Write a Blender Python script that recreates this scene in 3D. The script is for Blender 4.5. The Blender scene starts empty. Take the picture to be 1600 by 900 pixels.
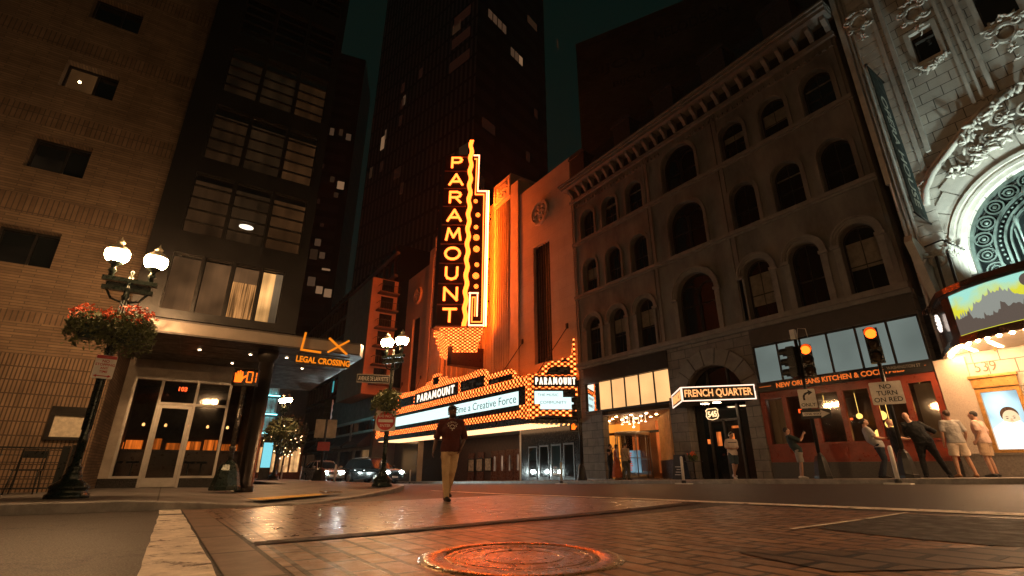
import bpy, bmesh, math, random
from mathutils import Vector, Matrix, noise as mnoise
from mathutils.geometry import tessellate_polygon
R = math.radians; PI = math.pi
random.seed(7)
SC = bpy.context.scene
COL = SC.collection
# ---------------------------------------------------------------- camera, sky, moon, exposure
cam = bpy.data.cameras.new('camera'); co = bpy.data.objects.new('camera', cam); COL.objects.link(co)
cr, cu, cf = Vector((.55751, .83016, .00218)), Vector((.28829, -.19606, .93726)), Vector((-.77850, .52191, .34863))
co.matrix_world = Matrix(((cr.x, cu.x, -cf.x, 0), (cr.y, cu.y, -cf.y, 0), (cr.z, cu.z, -cf.z, .55), (0, 0, 0, 1)))
cam.sensor_width = 36; cam.lens = 17.007; cam.clip_start = .05; cam.clip_end = 1500
SC.camera = co
w = bpy.data.worlds.new('World'); SC.world = w; w.use_nodes = True
nt = w.node_tree; nt.nodes.clear()
sky = nt.nodes.new('ShaderNodeTexSky'); sky.sky_type = 'NISHITA'; sky.sun_disc = False
sky.sun_elevation = R(-4); sky.sun_rotation = R(200); sky.air_density = 1.5; sky.ozone_density = 3
bg = nt.nodes.new('ShaderNodeBackground'); wo = nt.nodes.new('ShaderNodeOutputWorld')
gl_ = nt.nodes.new('ShaderNodeMix'); gl_.data_type = 'RGBA'; gl_.inputs[0].default_value = .85
# city glow: dull green night sky, a little brighter towards the rooftops
tcw = nt.nodes.new('ShaderNodeTexCoord'); sxw = nt.nodes.new('ShaderNodeSeparateXYZ'); nt.links.new(tcw.outputs['Generated'], sxw.inputs[0])
mrw = nt.nodes.new('ShaderNodeMapRange'); mrw.inputs[1].default_value = .15; mrw.inputs[2].default_value = .8; nt.links.new(sxw.outputs[2], mrw.inputs[0])
mxw = nt.nodes.new('ShaderNodeMix'); mxw.data_type = 'RGBA'; nt.links.new(mrw.outputs[0], mxw.inputs[0])
mxw.inputs[6].default_value = (.030, .060, .048, 1); mxw.inputs[7].default_value = (.010, .044, .030, 1); nt.links.new(mxw.outputs[2], gl_.inputs[7])
nt.links.new(sky.outputs[0], gl_.inputs[6]); nt.links.new(gl_.outputs[2], bg.inputs[0])
bg.inputs[1].default_value = .10
nt.links.new(bg.outputs[0], wo.inputs[0])
sl = bpy.data.lights.new('moon', 'SUN'); sl.energy = .004; sl.angle = R(3); sl.color = (.7, 1, .9)
so = bpy.data.objects.new('moon', sl); COL.objects.link(so); so.rotation_euler = (R(50), 0, R(200))
SC.view_settings.view_transform = 'Standard'; SC.view_settings.look = 'None'
SC.view_settings.exposure = .6; SC.view_settings.gamma = 1
SC.render.engine = 'CYCLES'
SC.cycles.use_denoising = True
SC.cycles.max_bounces = 5; SC.cycles.diffuse_bounces = 2; SC.cycles.glossy_bounces = 3
SC.cycles.transparent_max_bounces = 12; SC.cycles.transmission_bounces = 4
SC.cycles.sample_clamp_indirect = 3.0; SC.cycles.caustics_reflective = False; SC.cycles.caustics_refractive = False

# ---------------------------------------------------------------- helpers
def sm(a, b, x):
    t = min(1, max(0, (x-a)/(b-a))); return t*t*(3-2*t)
def gz(x, y):                         # the streets climb gently to the north
    gl = .008*max(x, -60); gr = .294+.024*max(x, -48)
    k = sm(4, 16, y); return gl*(1-k)+gr*k
V = Vector
WM = {}
class MB:
    """collects shapes, then links them as ONE mesh object"""
    def __init__(s, M=None): s.v = []; s.f = []; s.m = []; s.s = []; s.M = M
    def a(s, p):
        p = V(p)
        if s.M is not None: p = s.M @ p
        s.v.append(p); return len(s.v)-1
    def face(s, idx, m=0, sm_=False): s.f.append(tuple(idx)); s.m.append(m); s.s.append(sm_)
    def poly(s, pts, m=0): s.face([s.a(p) for p in pts], m)
    def hexa(s, p, m=0):              # 8 points: bottom 4, top 4
        i = [s.a(q) for q in p]
        for q in ((3,2,1,0),(4,5,6,7),(0,1,5,4),(1,2,6,5),(2,3,7,6),(3,0,4,7)): s.face([i[k] for k in q], m)
    def box(s, x0, x1, y0, y1, z0, z1, m=0):
        s.hexa([(x0,y0,z0),(x1,y0,z0),(x1,y1,z0),(x0,y1,z0),(x0,y0,z1),(x1,y0,z1),(x1,y1,z1),(x0,y1,z1)], m)
    def bx(s, c, d, m=0, rot=None):   # centred box, d = full sizes, rot = Matrix 3x3
        c = V(c); q = []
        for z in (-.5, .5):
            for x, y in ((-.5,-.5),(.5,-.5),(.5,.5),(-.5,.5)):
                p = V((x*d[0], y*d[1], z*d[2]))
                if rot is not None: p = rot @ p
                q.append(c+p)
        s.hexa(q, m)
    def beam(s, p, q, wd, ht=None, m=0):
        p, q = V(p), V(q); d = (q-p); L = d.length
        rot = d.to_track_quat('X', 'Z').to_matrix(); s.bx((p+q)/2, (L, wd, ht or wd), m, rot)
    def prism(s, pts, d, m=0, me=None):   # planar loop pts (3D) extruded by vector d
        d = V(d); n = len(pts); a = [s.a(p) for p in pts]; b = [s.a(V(p)+d) for p in pts]
        tri = tessellate_polygon([[V(p) for p in pts]])
        for t in tri: s.face([a[k] for k in t], m); s.face([b[k] for k in reversed(t)], m)
        for k in range(n): s.face((a[k], a[(k+1)%n], b[(k+1)%n], b[k]), m if me is None else me)
    def tube(s, path, r, n=8, m=0, cap=True, sm_=True, up=None):
        path = [V(p) for p in path]; rings = []
        k = len(path)
        rr = r if isinstance(r, (list, tuple)) else [r]*k
        ref = None
        for i, p in enumerate(path):
            t = (path[min(i+1, k-1)]-path[max(i-1, 0)])
            if t.length < 1e-9: t = V((0, 0, 1))
            t.normalize()
            if up is not None: u = V(up)
            elif ref is None: u = V((0, 0, 1)) if abs(t.z) < .9 else V((1, 0, 0))
            else: u = ref
            x = u - t*u.dot(t)
            if x.length < 1e-6: x = t.orthogonal()
            x.normalize(); ref = x; y = t.cross(x)
            rx, ry = rr[i] if isinstance(rr[i], (tuple, list)) else (rr[i], rr[i])
            rings.append([s.a(p + x*(rx*math.cos(2*PI*j/n)) + y*(ry*math.sin(2*PI*j/n))) for j in range(n)])
        for a, b in zip(rings, rings[1:]):
            for j in range(n): s.face((a[j], a[(j+1)%n], b[(j+1)%n], b[j]), m, sm_)
        if cap: s.face(rings[0][::-1], m); s.face(rings[-1], m)
    def lathe(s, prof, c=(0,0,0), n=16, m=0, sm_=True, ax=None):
        c = V(c); rings = []
        for r, z in prof:
            rings.append([s.a(c + (V((r*math.cos(2*PI*j/n), r*math.sin(2*PI*j/n), z)) if ax is None else ax @ V((r*math.cos(2*PI*j/n), r*math.sin(2*PI*j/n), z)))) for j in range(n)])
        for a, b in zip(rings, rings[1:]):
            for j in range(n): s.face((a[j], a[(j+1)%n], b[(j+1)%n], b[j]), m, sm_)
        s.face(rings[0][::-1], m); s.face(rings[-1], m)
    def ball(s, c, r, nu=14, nv=9, m=0, rot=None):
        c = V(c); r = (r, r, r) if not isinstance(r, (tuple, list)) else r
        def P(th, ph):
            p = V((r[0]*math.sin(ph)*math.cos(th), r[1]*math.sin(ph)*math.sin(th), r[2]*math.cos(ph)))
            return c + (rot @ p if rot is not None else p)
        t = s.a(P(0, 0)); b = s.a(P(0, PI))
        rows = [[s.a(P(2*PI*j/nu, PI*i/nv)) for j in range(nu)] for i in range(1, nv)]
        for j in range(nu): s.face((t, rows[0][j], rows[0][(j+1)%nu]), m, True); s.face((b, rows[-1][(j+1)%nu], rows[-1][j]), m, True)
        for x, y in zip(rows, rows[1:]):
            for j in range(nu): s.face((x[j], y[j], y[(j+1)%nu], x[(j+1)%nu]), m, True)
    def wall(s, outer, holes, P, d, m=0, mr=None):
        """sheet with holes: outer / holes in (u,v); P maps to space; d = inward reveal vector"""
        d = V(d); loops = [outer]+holes
        flat = [p for l in loops for p in l]
        idx = [s.a(P(*p)) for p in flat]
        for t in tessellate_polygon([[V((p[0], p[1], 0)) for p in l] for l in loops]): s.face([idx[k] for k in t], m)
        k = 0
        for l in loops:
            n = len(l); a = idx[k:k+n]; b = [s.a(V(P(*p))+d) for p in l]; k += n
            # keep back vertices in the same frame as the front ones
            for j in range(n): s.face((a[j], a[(j+1)%n], b[(j+1)%n], b[j]), m if mr is None else mr)
    def ring(s, A, B, P, d0, d1, m=0):
        """solid band between two loops / open polylines of equal length, from offset d0 to d1 (vectors)"""
        n = len(A); L = []
        for lp, d in ((A, d0), (B, d0), (B, d1), (A, d1)): L.append([s.a(V(P(*p))+V(d)) for p in lp])
        for k in range(n-1):
            for q in range(4): s.face((L[q][k], L[q][k+1], L[(q+1)%4][k+1], L[(q+1)%4][k]), m)
        s.face([L[q][0] for q in range(4)], m); s.face([L[q][-1] for q in (3,2,1,0)], m)
    def text(s, txt, size, P, U, W, dep=.01, m=0, bold=0., width=None, align='CENTER', sp=1., N=None):
        """letters lying in the plane through P spanned by U (reading) and W (up)"""
        vs, fs = text_mesh(txt, bold, sp)
        x0 = min(v[0] for v in vs); x1 = max(v[0] for v in vs); y0 = min(v[1] for v in vs); y1 = max(v[1] for v in vs)
        k = size/(y1-y0); kx = k if width is None else width/(x1-x0)
        P, U, W = V(P), V(U).normalized(), V(W).normalized(); N = U.cross(W)
        ox = {'CENTER': (x0+x1)/2, 'LEFT': x0, 'RIGHT': x1}[align]; oy = (y0+y1)/2
        ids = [s.a(P + U*((v[0]-ox)*kx) + W*((v[1]-oy)*k) + N*(dep*(v[2]+.5))) for v in vs]
        for f in fs: s.face([ids[i] for i in f], m)
    def build(s, name, mats, parent=None, smooth=False):
        me = bpy.data.meshes.new(name); me.from_pydata([tuple(p) for p in s.v], [], s.f)
        mats = mats if isinstance(mats, (list, tuple)) else [mats]
        for q in mats: me.materials.append(q)
        me.polygons.foreach_set('material_index', s.m)
        me.polygons.foreach_set('use_smooth', [bool(x) or smooth for x in s.s])
        uv = me.uv_layers.new(name='UVMap').data
        for p in me.polygons:
            n = p.normal
            if abs(n.z) < .7:
                t = V((-n.y, n.x, 0)).normalized()
                if (t.x+t.y*.99) < 0: t = -t
                for li in p.loop_indices: q = me.vertices[me.loops[li].vertex_index].co; uv[li].uv = (q.dot(t), q.z)
            else:
                for li in p.loop_indices: q = me.vertices[me.loops[li].vertex_index].co; uv[li].uv = (q.x, q.y)
        me.update()
        return link(name, me, parent)
def link(name, me, parent=None):
    o = bpy.data.objects.new(name, me); COL.objects.link(o); WM[o] = Matrix()
    if parent is not None:
        o.parent = parent; o.matrix_parent_inverse = WM[parent].inverted()
    return o
_tx = {}
def text_mesh(txt, bold, sp):
    key = (txt, bold, sp)
    if key in _tx: return _tx[key]
    cu_ = bpy.data.curves.new('t', 'FONT'); cu_.body = txt; cu_.size = 1; cu_.extrude = .5; cu_.offset = bold; cu_.space_character = sp; cu_.resolution_u = 3
    ob = bpy.data.objects.new('t', cu_); COL.objects.link(ob)
    dg = bpy.context.evaluated_depsgraph_get(); dg.update()
    me = bpy.data.meshes.new_from_object(ob.evaluated_get(dg))
    r = ([tuple(v.co) for v in me.vertices], [tuple(p.vertices) for p in me.polygons])
    bpy.data.objects.remove(ob); bpy.data.meshes.remove(me); bpy.data.curves.remove(cu_)
    _tx[key] = r; return r
def tag(o, label=None, cat=None, group=None, kind=None):
    if label: o['label'] = label
    if cat: o['category'] = cat
    if group: o['group'] = group
    if kind: o['kind'] = kind
    return o
def thing(name, label, cat, loc=(0,0,0), rz=0, group=None):
    o = bpy.data.objects.new(name, None); COL.objects.link(o); o.empty_display_size = .2
    o.location = loc; o.rotation_euler = (0, 0, rz)
    WM[o] = Matrix.Translation(V(loc)) @ Matrix.Rotation(rz, 4, 'Z')
    return tag(o, label, cat, group)
def kids(o): return [c for c in bpy.data.objects if c.parent == o]
def dup(o, loc, rz=0, label=None, group=None, parent=None):
    c = o.copy(); COL.objects.link(c)
    if parent is None:
        c.location = loc; c.rotation_euler = (0, 0, rz); WM[c] = Matrix.Translation(V(loc)) @ Matrix.Rotation(rz, 4, 'Z')
        if label: c['label'] = label
        if group: c['group'] = group
    else:
        inv = o.matrix_parent_inverse.copy(); c.parent = parent; c.matrix_parent_inverse = inv
    for k in kids(o): dup(k, None, parent=c)
    return c
def frame(x, y, z=0, rz=0): return Matrix.Translation((x, y, z)) @ Matrix.Rotation(rz, 4, 'Z')
def rect(u0, u1, v0, v1): return [(u0, v0), (u1, v0), (u1, v1), (u0, v1)]
def arch(u0, u1, v0, vt, n=14, rise=None):
    r = (u1-u0)/2; rise = r if rise is None else rise; c = (u0+u1)/2; sp = vt-rise
    return [(u0, v0), (u1, v0)]+[(c+r*math.cos(PI*k/n), sp+rise*math.sin(PI*k/n)) for k in range(n+1)]
def arcline(c, v0, vs, r, n=14):       # open line: up one side, over the arch, down the other
    return [(c+r, v0)]+[(c+r*math.cos(PI*k/n), vs+r*math.sin(PI*k/n)) for k in range(n+1)]+[(c-r, v0)]

# ---------------------------------------------------------------- materials
def _mat(name):
    m = bpy.data.materials.new(name); m.use_nodes = True; t = m.node_tree
    b = t.nodes['Principled BSDF']; return m, t, b
def mixc(t, fac, a, b, mode='MIX'):
    n = t.nodes.new('ShaderNodeMix'); n.data_type = 'RGBA'; n.blend_type = mode
    for s_, v in ((0, fac), (6, a), (7, b)):
        if hasattr(v, 'is_linked') or hasattr(v, 'links'): t.links.new(v, n.inputs[s_])
        else: n.inputs[s_].default_value = v if s_ == 0 else (*v[:3], 1)
    return n.outputs[2]
def nz(t, scale, detail=4, rough=.6, co_='Object', stretch=None):
    c = t.nodes.new('ShaderNodeTexCoord'); n = t.nodes.new('ShaderNodeTexNoise')
    n.inputs['Scale'].default_value = scale; n.inputs['Detail'].default_value = detail; n.inputs['Roughness'].default_value = rough
    src = c.outputs[co_]
    if stretch:
        mp = t.nodes.new('ShaderNodeMapping'); mp.inputs['Scale'].default_value = stretch; t.links.new(src, mp.inputs[0]); src = mp.outputs[0]
    t.links.new(src, n.inputs['Vector']); return n.outputs['Fac']
def ramp(t, src, a, b, lo=.35, hi=.65):
    n = t.nodes.new('ShaderNodeMapRange'); n.inputs[1].default_value = lo; n.inputs[2].default_value = hi
    n.inputs[3].default_value = a; n.inputs[4].default_value = b; t.links.new(src, n.inputs[0]); return n.outputs[0]
def bumpn(t, b, src, st, dist=.02):
    n = t.nodes.new('ShaderNodeBump'); n.inputs['Strength'].default_value = st; n.inputs['Distance'].default_value = dist
    t.links.new(src, n.inputs['Height'])
    if b.inputs['Normal'].links: t.links.new(b.inputs['Normal'].links[0].from_socket, n.inputs['Normal'])
    t.links.new(n.outputs[0], b.inputs['Normal'])
def M(name, c, rough=.6, metal=0., var=.25, vs=3., bump=.15, bs=40., spec=.5, dist=.01, stretch=None):
    m, t, b = _mat(name)
    b.inputs['Metallic'].default_value = metal; b.inputs['Specular IOR Level'].default_value = spec
    a = nz(t, vs, 5, .65, stretch=stretch)
    col = mixc(t, ramp(t, a, 0, 1, .3, .7), [x*(1-var) for x in c], [min(1, x*(1+var)) for x in c])
    t.links.new(col, b.inputs['Base Color'])
    t.links.new(ramp(t, nz(t, vs*2.3, 4), max(.02, rough*.75), min(1, rough*1.25)), b.inputs['Roughness'])
    if bump: bumpn(t, b, nz(t, bs, 5, .7), bump, dist)
    return m
def E(name, c, s, sample=True):
    m, t, b = _mat(name); t.nodes.remove(b)
    e = t.nodes.new('ShaderNodeEmission'); e.inputs[0].default_value = (*c, 1); e.inputs[1].default_value = s
    t.links.new(e.outputs[0], t.nodes['Material Output'].inputs[0])
    if not sample: m.cycles.emission_sampling = 'NONE'
    return m
def brick(name, c1, c2, mo, bw=.22, bh=.07, mort=.008, rough=.8, bump=.6, off=.5, var=.3, vs=1.2, spec=.3, rot=False, wet=None, stain=0):
    m, t, b = _mat(name)
    c = t.nodes.new('ShaderNodeTexCoord'); n = t.nodes.new('ShaderNodeTexBrick')
    mp = t.nodes.new('ShaderNodeMapping'); t.links.new(c.outputs['UV'], mp.inputs[0]); t.links.new(mp.outputs[0], n.inputs['Vector'])
    if rot: mp.inputs['Rotation'].default_value = (0, 0, rot)
    n.offset = off; n.inputs['Scale'].default_value = 1; n.inputs['Brick Width'].default_value = bw; n.inputs['Row Height'].default_value = bh
    n.inputs['Mortar Size'].default_value = mort; n.inputs['Mortar Smooth'].default_value = .15; n.inputs['Bias'].default_value = 0
    for k, v in (('Color1', c1), ('Color2', c2), ('Mortar', mo)): n.inputs[k].default_value = (*v, 1)
    g = nz(t, vs, 6, .7)
    if stain: n_col = mixc(t, ramp(t, nz(t, stain, 7, .72), 0, .72, .54, .66), n.outputs['Color'], [x*.35 for x in c2])
    else: n_col = n.outputs['Color']
    col = mixc(t, 1., n_col, mixc(t, ramp(t, g, 0, 1, .3, .7), (1-var,)*3, (1+var,)*3), 'MULTIPLY')
    t.links.new(col, b.inputs['Base Color']); b.inputs['Specular IOR Level'].default_value = spec
    if wet: t.links.new(ramp(t, nz(t, wet[0], 5, .7), wet[1], wet[2], .35, .65), b.inputs['Roughness'])
    else: b.inputs['Roughness'].default_value = rough
    iv = t.nodes.new('ShaderNodeMath'); iv.operation = 'SUBTRACT'; iv.inputs[0].default_value = 1; t.links.new(n.outputs['Fac'], iv.inputs[1])
    bumpn(t, b, nz(t, 45, 5, .7), bump*.5, .006)
    bumpn(t, b, iv.outputs[0], bump, .012)
    return m
def backlit(name, c, s):
    m, t, b = _mat(name); t.nodes.remove(b)
    e = t.nodes.new('ShaderNodeEmission'); e.inputs[0].default_value = (*c, 1)
    t.links.new(ramp(t, nz(t, .55, 2, .4), s*.72, s*1.15, .3, .7), e.inputs[1])
    t.links.new(e.outputs[0], t.nodes['Material Output'].inputs[0]); return m
def glass(name, tint=(.95,.95,.93), gl=.05, refl=.9):
    m, t, b = _mat(name); t.nodes.remove(b)
    tr = t.nodes.new('ShaderNodeBsdfTransparent'); tr.inputs[0].default_value = (*tint, 1)
    gs = t.nodes.new('ShaderNodeBsdfGlossy'); gs.inputs['Roughness'].default_value = gl; gs.inputs[0].default_value = (refl,)*3+(1,)
    fr = t.nodes.new('ShaderNodeFresnel'); fr.inputs[0].default_value = 1.5
    mx = t.nodes.new('ShaderNodeMixShader'); t.links.new(fr.outputs[0], mx.inputs[0]); t.links.new(tr.outputs[0], mx.inputs[1]); t.links.new(gs.outputs[0], mx.inputs[2])
    t.links.new(mx.outputs[0], t.nodes['Material Output'].inputs[0]); return m
def bulbs(name, cw, ch, hot, cold, s_hot=1.6, s_cold=.12):
    """panel of small lamps set in a checker of bright and dim sockets (a lit sign)"""
    m, t, b = _mat(name); t.nodes.remove(b)
    c = t.nodes.new('ShaderNodeTexCoord'); mp = t.nodes.new('ShaderNodeMapping'); mp.inputs['Scale'].default_value = (1/cw, 1/ch, 1)
    t.links.new(c.outputs['UV'], mp.inputs[0])
    ck = t.nodes.new('ShaderNodeTexChecker'); ck.inputs['Scale'].default_value = 1; ck.inputs[1].default_value = (1,1,1,1); ck.inputs[2].default_value = (0,0,0,1)
    z = t.nodes.new('ShaderNodeVectorMath'); z.operation = 'MULTIPLY_ADD'; z.inputs[1].default_value = (1,1,0); z.inputs[2].default_value = (0,0,.5)
    t.links.new(mp.outputs[0], z.inputs[0]); t.links.new(z.outputs[0], ck.inputs[0])
    fr = t.nodes.new('ShaderNodeVectorMath'); fr.operation = 'FRACTION'; t.links.new(mp.outputs[0], fr.inputs[0])
    sb = t.nodes.new('ShaderNodeVectorMath'); sb.operation = 'SUBTRACT'; sb.inputs[1].default_value = (.5,.5,.0); t.links.new(fr.outputs[0], sb.inputs[0])
    zz = t.nodes.new('ShaderNodeVectorMath'); zz.operation = 'MULTIPLY'; zz.inputs[1].default_value = (1,1,0); t.links.new(sb.outputs[0], zz.inputs[0])
    ln = t.nodes.new('ShaderNodeVectorMath'); ln.operation = 'LENGTH'; t.links.new(zz.outputs[0], ln.inputs[0])
    core = ramp(t, ln.outputs['Value'], 1, .12, .1, .62)
    mu = t.nodes.new('ShaderNodeMath'); mu.operation = 'MULTIPLY'; t.links.new(core, mu.inputs[0]); t.links.new(ck.outputs['Fac'], mu.inputs[1])
    vr = t.nodes.new('ShaderNodeMath'); vr.operation = 'MULTIPLY'; t.links.new(mu.outputs[0], vr.inputs[0]); t.links.new(ramp(t, nz(t, 5, 2), .55, 1.25), vr.inputs[1])
    mu = vr
    col = mixc(t, mu.outputs[0], cold, hot)
    st = t.nodes.new('ShaderNodeMapRange'); st.inputs[3].default_value = s_cold; st.inputs[4].default_value = s_hot; t.links.new(mu.outputs[0], st.inputs[0])
    e = t.nodes.new('ShaderNodeEmission'); t.links.new(col, e.inputs[0]); t.links.new(st.outputs[0], e.inputs[1])
    t.links.new(e.outputs[0], t.nodes['Material Output'].inputs[0]); return m
def curtain(name, c, s, fold=9., lo=.3):
    """a curtain or blind lit by the room behind it"""
    m, t, b = _mat(name); t.nodes.remove(b)
    f = nz(t, fold, 3, .5, 'UV', (1, .03, 1)); g = nz(t, .9, 2)
    e = t.nodes.new('ShaderNodeEmission'); e.inputs[0].default_value = (*c, 1)
    mu = t.nodes.new('ShaderNodeMath'); mu.operation = 'MULTIPLY'; t.links.new(ramp(t, f, lo*s, s, .35, .65), mu.inputs[0]); t.links.new(ramp(t, g, .5, 1.3), mu.inputs[1])
    t.links.new(mu.outputs[0], e.inputs[1])
    t.links.new(e.outputs[0], t.nodes['Material Output'].inputs[0]); m.cycles.emission_sampling = 'NONE'; return m

asphalt = M('asphalt', (.044, .039, .034), .55, var=.4, vs=38., bump=.45, bs=110, dist=.006, spec=.4)
def cracked(m):                       # thin cracks and old oil patches over a road surface
    t = m.node_tree; b = t.nodes['Principled BSDF']; s_ = b.inputs['Base Color'].links[0].from_socket
    c = t.nodes.new('ShaderNodeTexCoord'); n = t.nodes.new('ShaderNodeTexNoise'); n.inputs['Scale'].default_value = 1.3; n.inputs['Detail'].default_value = 6; t.links.new(c.outputs['Object'], n.inputs['Vector'])
    ad = t.nodes.new('ShaderNodeVectorMath'); ad.operation = 'MULTIPLY_ADD'; ad.inputs[1].default_value = (.9,.9,.9); t.links.new(n.outputs['Color'], ad.inputs[0]); t.links.new(c.outputs['Object'], ad.inputs[2])
    v = t.nodes.new('ShaderNodeTexVoronoi'); v.feature = 'DISTANCE_TO_EDGE'; v.inputs['Scale'].default_value = .38; t.links.new(ad.outputs[0], v.inputs['Vector'])
    a = mixc(t, ramp(t, v.outputs['Distance'], .8, 0, .004, .011), s_, (.012, .011, .010))
    t.links.new(mixc(t, ramp(t, nz(t, .55, 7, .75), 0, .6, .55, .68), a, (.03, .027, .025)), b.inputs['Base Color'])
cracked(asphalt)
asphalt_new = M('asphalt_patch', (.036, .034, .032), .7, var=.35, vs=3, bump=1, bs=80, dist=.01)
concrete = M('concrete', (.28, .26, .24), .75, var=.25, vs=1.3, bump=.3, bs=60)
walk = brick('sidewalk_slabs', (.20, .185, .17), (.17, .155, .145), (.06, .055, .05), 1.5, 1.5, .012, .62, .4, 0, .35, 1.1)
granite = M('granite_kerb', (.30, .28, .26), .6, var=.3, vs=5, bump=.4, bs=90)
paver = brick('brick_paving', (.255, .150, .092), (.150, .092, .062), (.028, .023, .019), .40, .20, .020, .4, .9, .5, .35, 2.2, .5, wet=(7, .32, .56), stain=.9)
paver_far = brick('worn_paving', (.255, .142, .085), (.195, .11, .07), (.06, .035, .03), .24, .12, .012, .4, .45, .5, .3, 1.2, .65, wet=(5, .24, .42), stain=.7)
border_st = brick('granite_border', (.19, .13, .095), (.15, .105, .08), (.02, .02, .02), 1.1, 3, .02, .5, .5, 0, .35, 4)
paint_w = M('worn_white_paint', (.74, .69, .60), .6, var=.3, vs=7, bump=.5, bs=70)
_t = paint_w.node_tree; _b = _t.nodes['Principled BSDF']; _s = _b.inputs['Base Color'].links[0].from_socket
_t.links.new(mixc(_t, ramp(_t, nz(_t, 3.2, 8, .75), 0, 1, .54, .62), _s, (.10, .08, .065)), _b.inputs['Base Color'])   # worn through to the road
paint_y = M('yellow_tactile', (.62, .36, .04), .6, var=.2, vs=4, bump=.6, bs=60)
iron = M('cast_iron', (.34, .22, .12), .30, .8, var=.35, vs=9, bump=.14, bs=120)
black_metal = M('black_painted_metal', (.014, .016, .015), .34, .2, var=.3, vs=6, bump=.12, bs=50)
dark_metal = M('dark_bronze_metal', (.03, .026, .022), .4, .5, var=.3, vs=4, bump=.1)
alu = M('brushed_aluminium', (.45, .42, .38), .38, .8, var=.12, vs=5, bump=.05)
black_glass = M('dark_glass', (.006, .008, .008), .06, var=.2, vs=1, bump=.02, bs=3, spec=.8)
clear_glass = glass('clear_glass')
brown_dark = M('dark_metal_cladding', (.016,.014,.012), .4, .3, var=.25, vs=1, bump=.05)
brown = M('brown_metal_panel', (.05, .04, .033), .45, .2, var=.2, vs=2, bump=.06)
white_pl = M('white_plastic', (.72, .70, .66), .45, var=.12, vs=6, bump=.1)
rubber = M('black_rubber', (.012, .012, .012), .7, var=.2)
# ---------------------------------------------------------------- ground
def lerp(a, b, t): return a+(b-a)*t
def dense(pl_, step=1.):
    out = []
    for p, q in zip(pl_, pl_[1:]):
        n = max(1, int(math.dist(p[:2], q[:2])/step))
        out += [tuple(lerp(p[i], q[i], k/n) for i in range(len(p))) for k in range(n)]
    return out+[tuple(pl_[-1])]
def strip(name, A, B, dz, mat, nc=4, kind='structure', zA=None, zB=None, jitter=0):
    b = MB(); rows = []
    for p, q in zip(A, B):
        r = []
        for k in range(nc+1):
            t = k/nc; x, y = lerp(p[0], q[0], t), lerp(p[1], q[1], t)
            if jitter and k in (0, nc):
                j = mnoise.noise(V((x*2.1, y*2.1, k)))*jitter; x += j*.3; y += j
            z = lerp(p[2], q[2], t) if len(p) > 2 else dz
            r.append(b.a((x, y, gz(x, y)+z)))
        rows.append(r)
    for r, s_ in zip(rows, rows[1:]):
        for k in range(nc): b.face((r[k], s_[k], s_[k+1], r[k+1]))
    o = b.build(name, mat)
    if kind: o['kind'] = kind
    return o
xs = [-190, -150] + list(range(-100, 61, 4)); ys = [-90] + [-60+4*k for k in range(15)] + [k*.5 for k in range(0, 50)] + [26, 30, 40, 60, 90]
b = MB(); gi = [[b.a((x, y, gz(x, y))) for y in ys] for x in xs]
for i in range(len(xs)-1):
    for j in range(len(ys)-1): b.face((gi[i][j], gi[i+1][j], gi[i+1][j+1], gi[i][j+1]))
tag(b.build('road', asphalt), kind='structure')
# left corner sidewalk with dropped kerb
K = [(-9.97,-40,.15),(-9.97,-1.75,.15),(-9.92,-.4,.15),(-9.8,.6,.10),(-9.7,1.4,.03),(-10.2,2.4,.03),(-11.5,3.6,.05),(-13.5,5.2,.12),(-14.9,6.0,.15),(-15.9,6.5,.15),(-17,6.85,.15),(-19,7,.15),(-70,7,.15)]
Bk = [(-20,-40,.15),(-20,-1.75,.15),(-20,-.4,.15),(-20,.6,.15),(-20,1.4,.15),(-20,2.0,.15),(-20,2.6,.15),(-20,3.2,.15),(-20,3.5,.15),(-20,3.7,.15),(-20.5,3.8,.15),(-21,3.9,.15),(-70,2,.15)]
def densepair(A, B, step=.7):
    a, bb = [], []
    for (p, q), (r, s_) in zip(zip(A, A[1:]), zip(B, B[1:])):
        n = max(1, int(math.dist(p[:2], q[:2])/step))
        for k in range(n):
            a.append(tuple(lerp(p[i], q[i], k/n) for i in range(3))); bb.append(tuple(lerp(r[i], s_[i], k/n) for i in range(3)))
    return a+[A[-1]], bb+[B[-1]]
ka, kb = densepair(K, Bk)
def off(p, q, d):
    v = V((q[0]-p[0], q[1]-p[1], 0)).normalized(); return (p[0]+v.x*d, p[1]+v.y*d, p[2])
ki = [off(p, q, .16) for p, q in zip(ka, kb)]
strip('corner_sidewalk', [(p[0], p[1], p[2]) for p in ki], kb, .15, walk, 10)
def kerb(name, outer, inner):
    b = MB(); r = []
    for p, q in zip(outer, inner):
        g1, g2 = gz(p[0], p[1]), gz(q[0], q[1])
        r.append([b.a((p[0], p[1], g1-.1)), b.a((p[0], p[1], g1+p[2]-.015)), b.a((lerp(p[0],q[0],.12), lerp(p[1],q[1],.12), g1+p[2])), b.a((q[0], q[1], g2+q[2]))])
    for x, y in zip(r, r[1:]):
        for k in range(3): b.face((x[k], y[k], y[k+1], x[k+1]))
    return tag(b.build(name, granite), kind='structure')
kerb('corner_kerb', ka, ki)
# far sidewalk along the theatre row
KA, KB = densepair([(30,17.3,.15),(0,17,.15),(-12,16.9,.15),(-60,16.9,.15)], [(30,26.5,.15),(0,26.5,.15),(-12,26.5,.15),(-60,26.5,.15)], 1.)
KI = [off(p, q, .16) for p, q in zip(KA, KB)]
strip('theatre_sidewalk', KI, KB, .15, walk, 8)
kerb('theatre_kerb', KA, KI)
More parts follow.
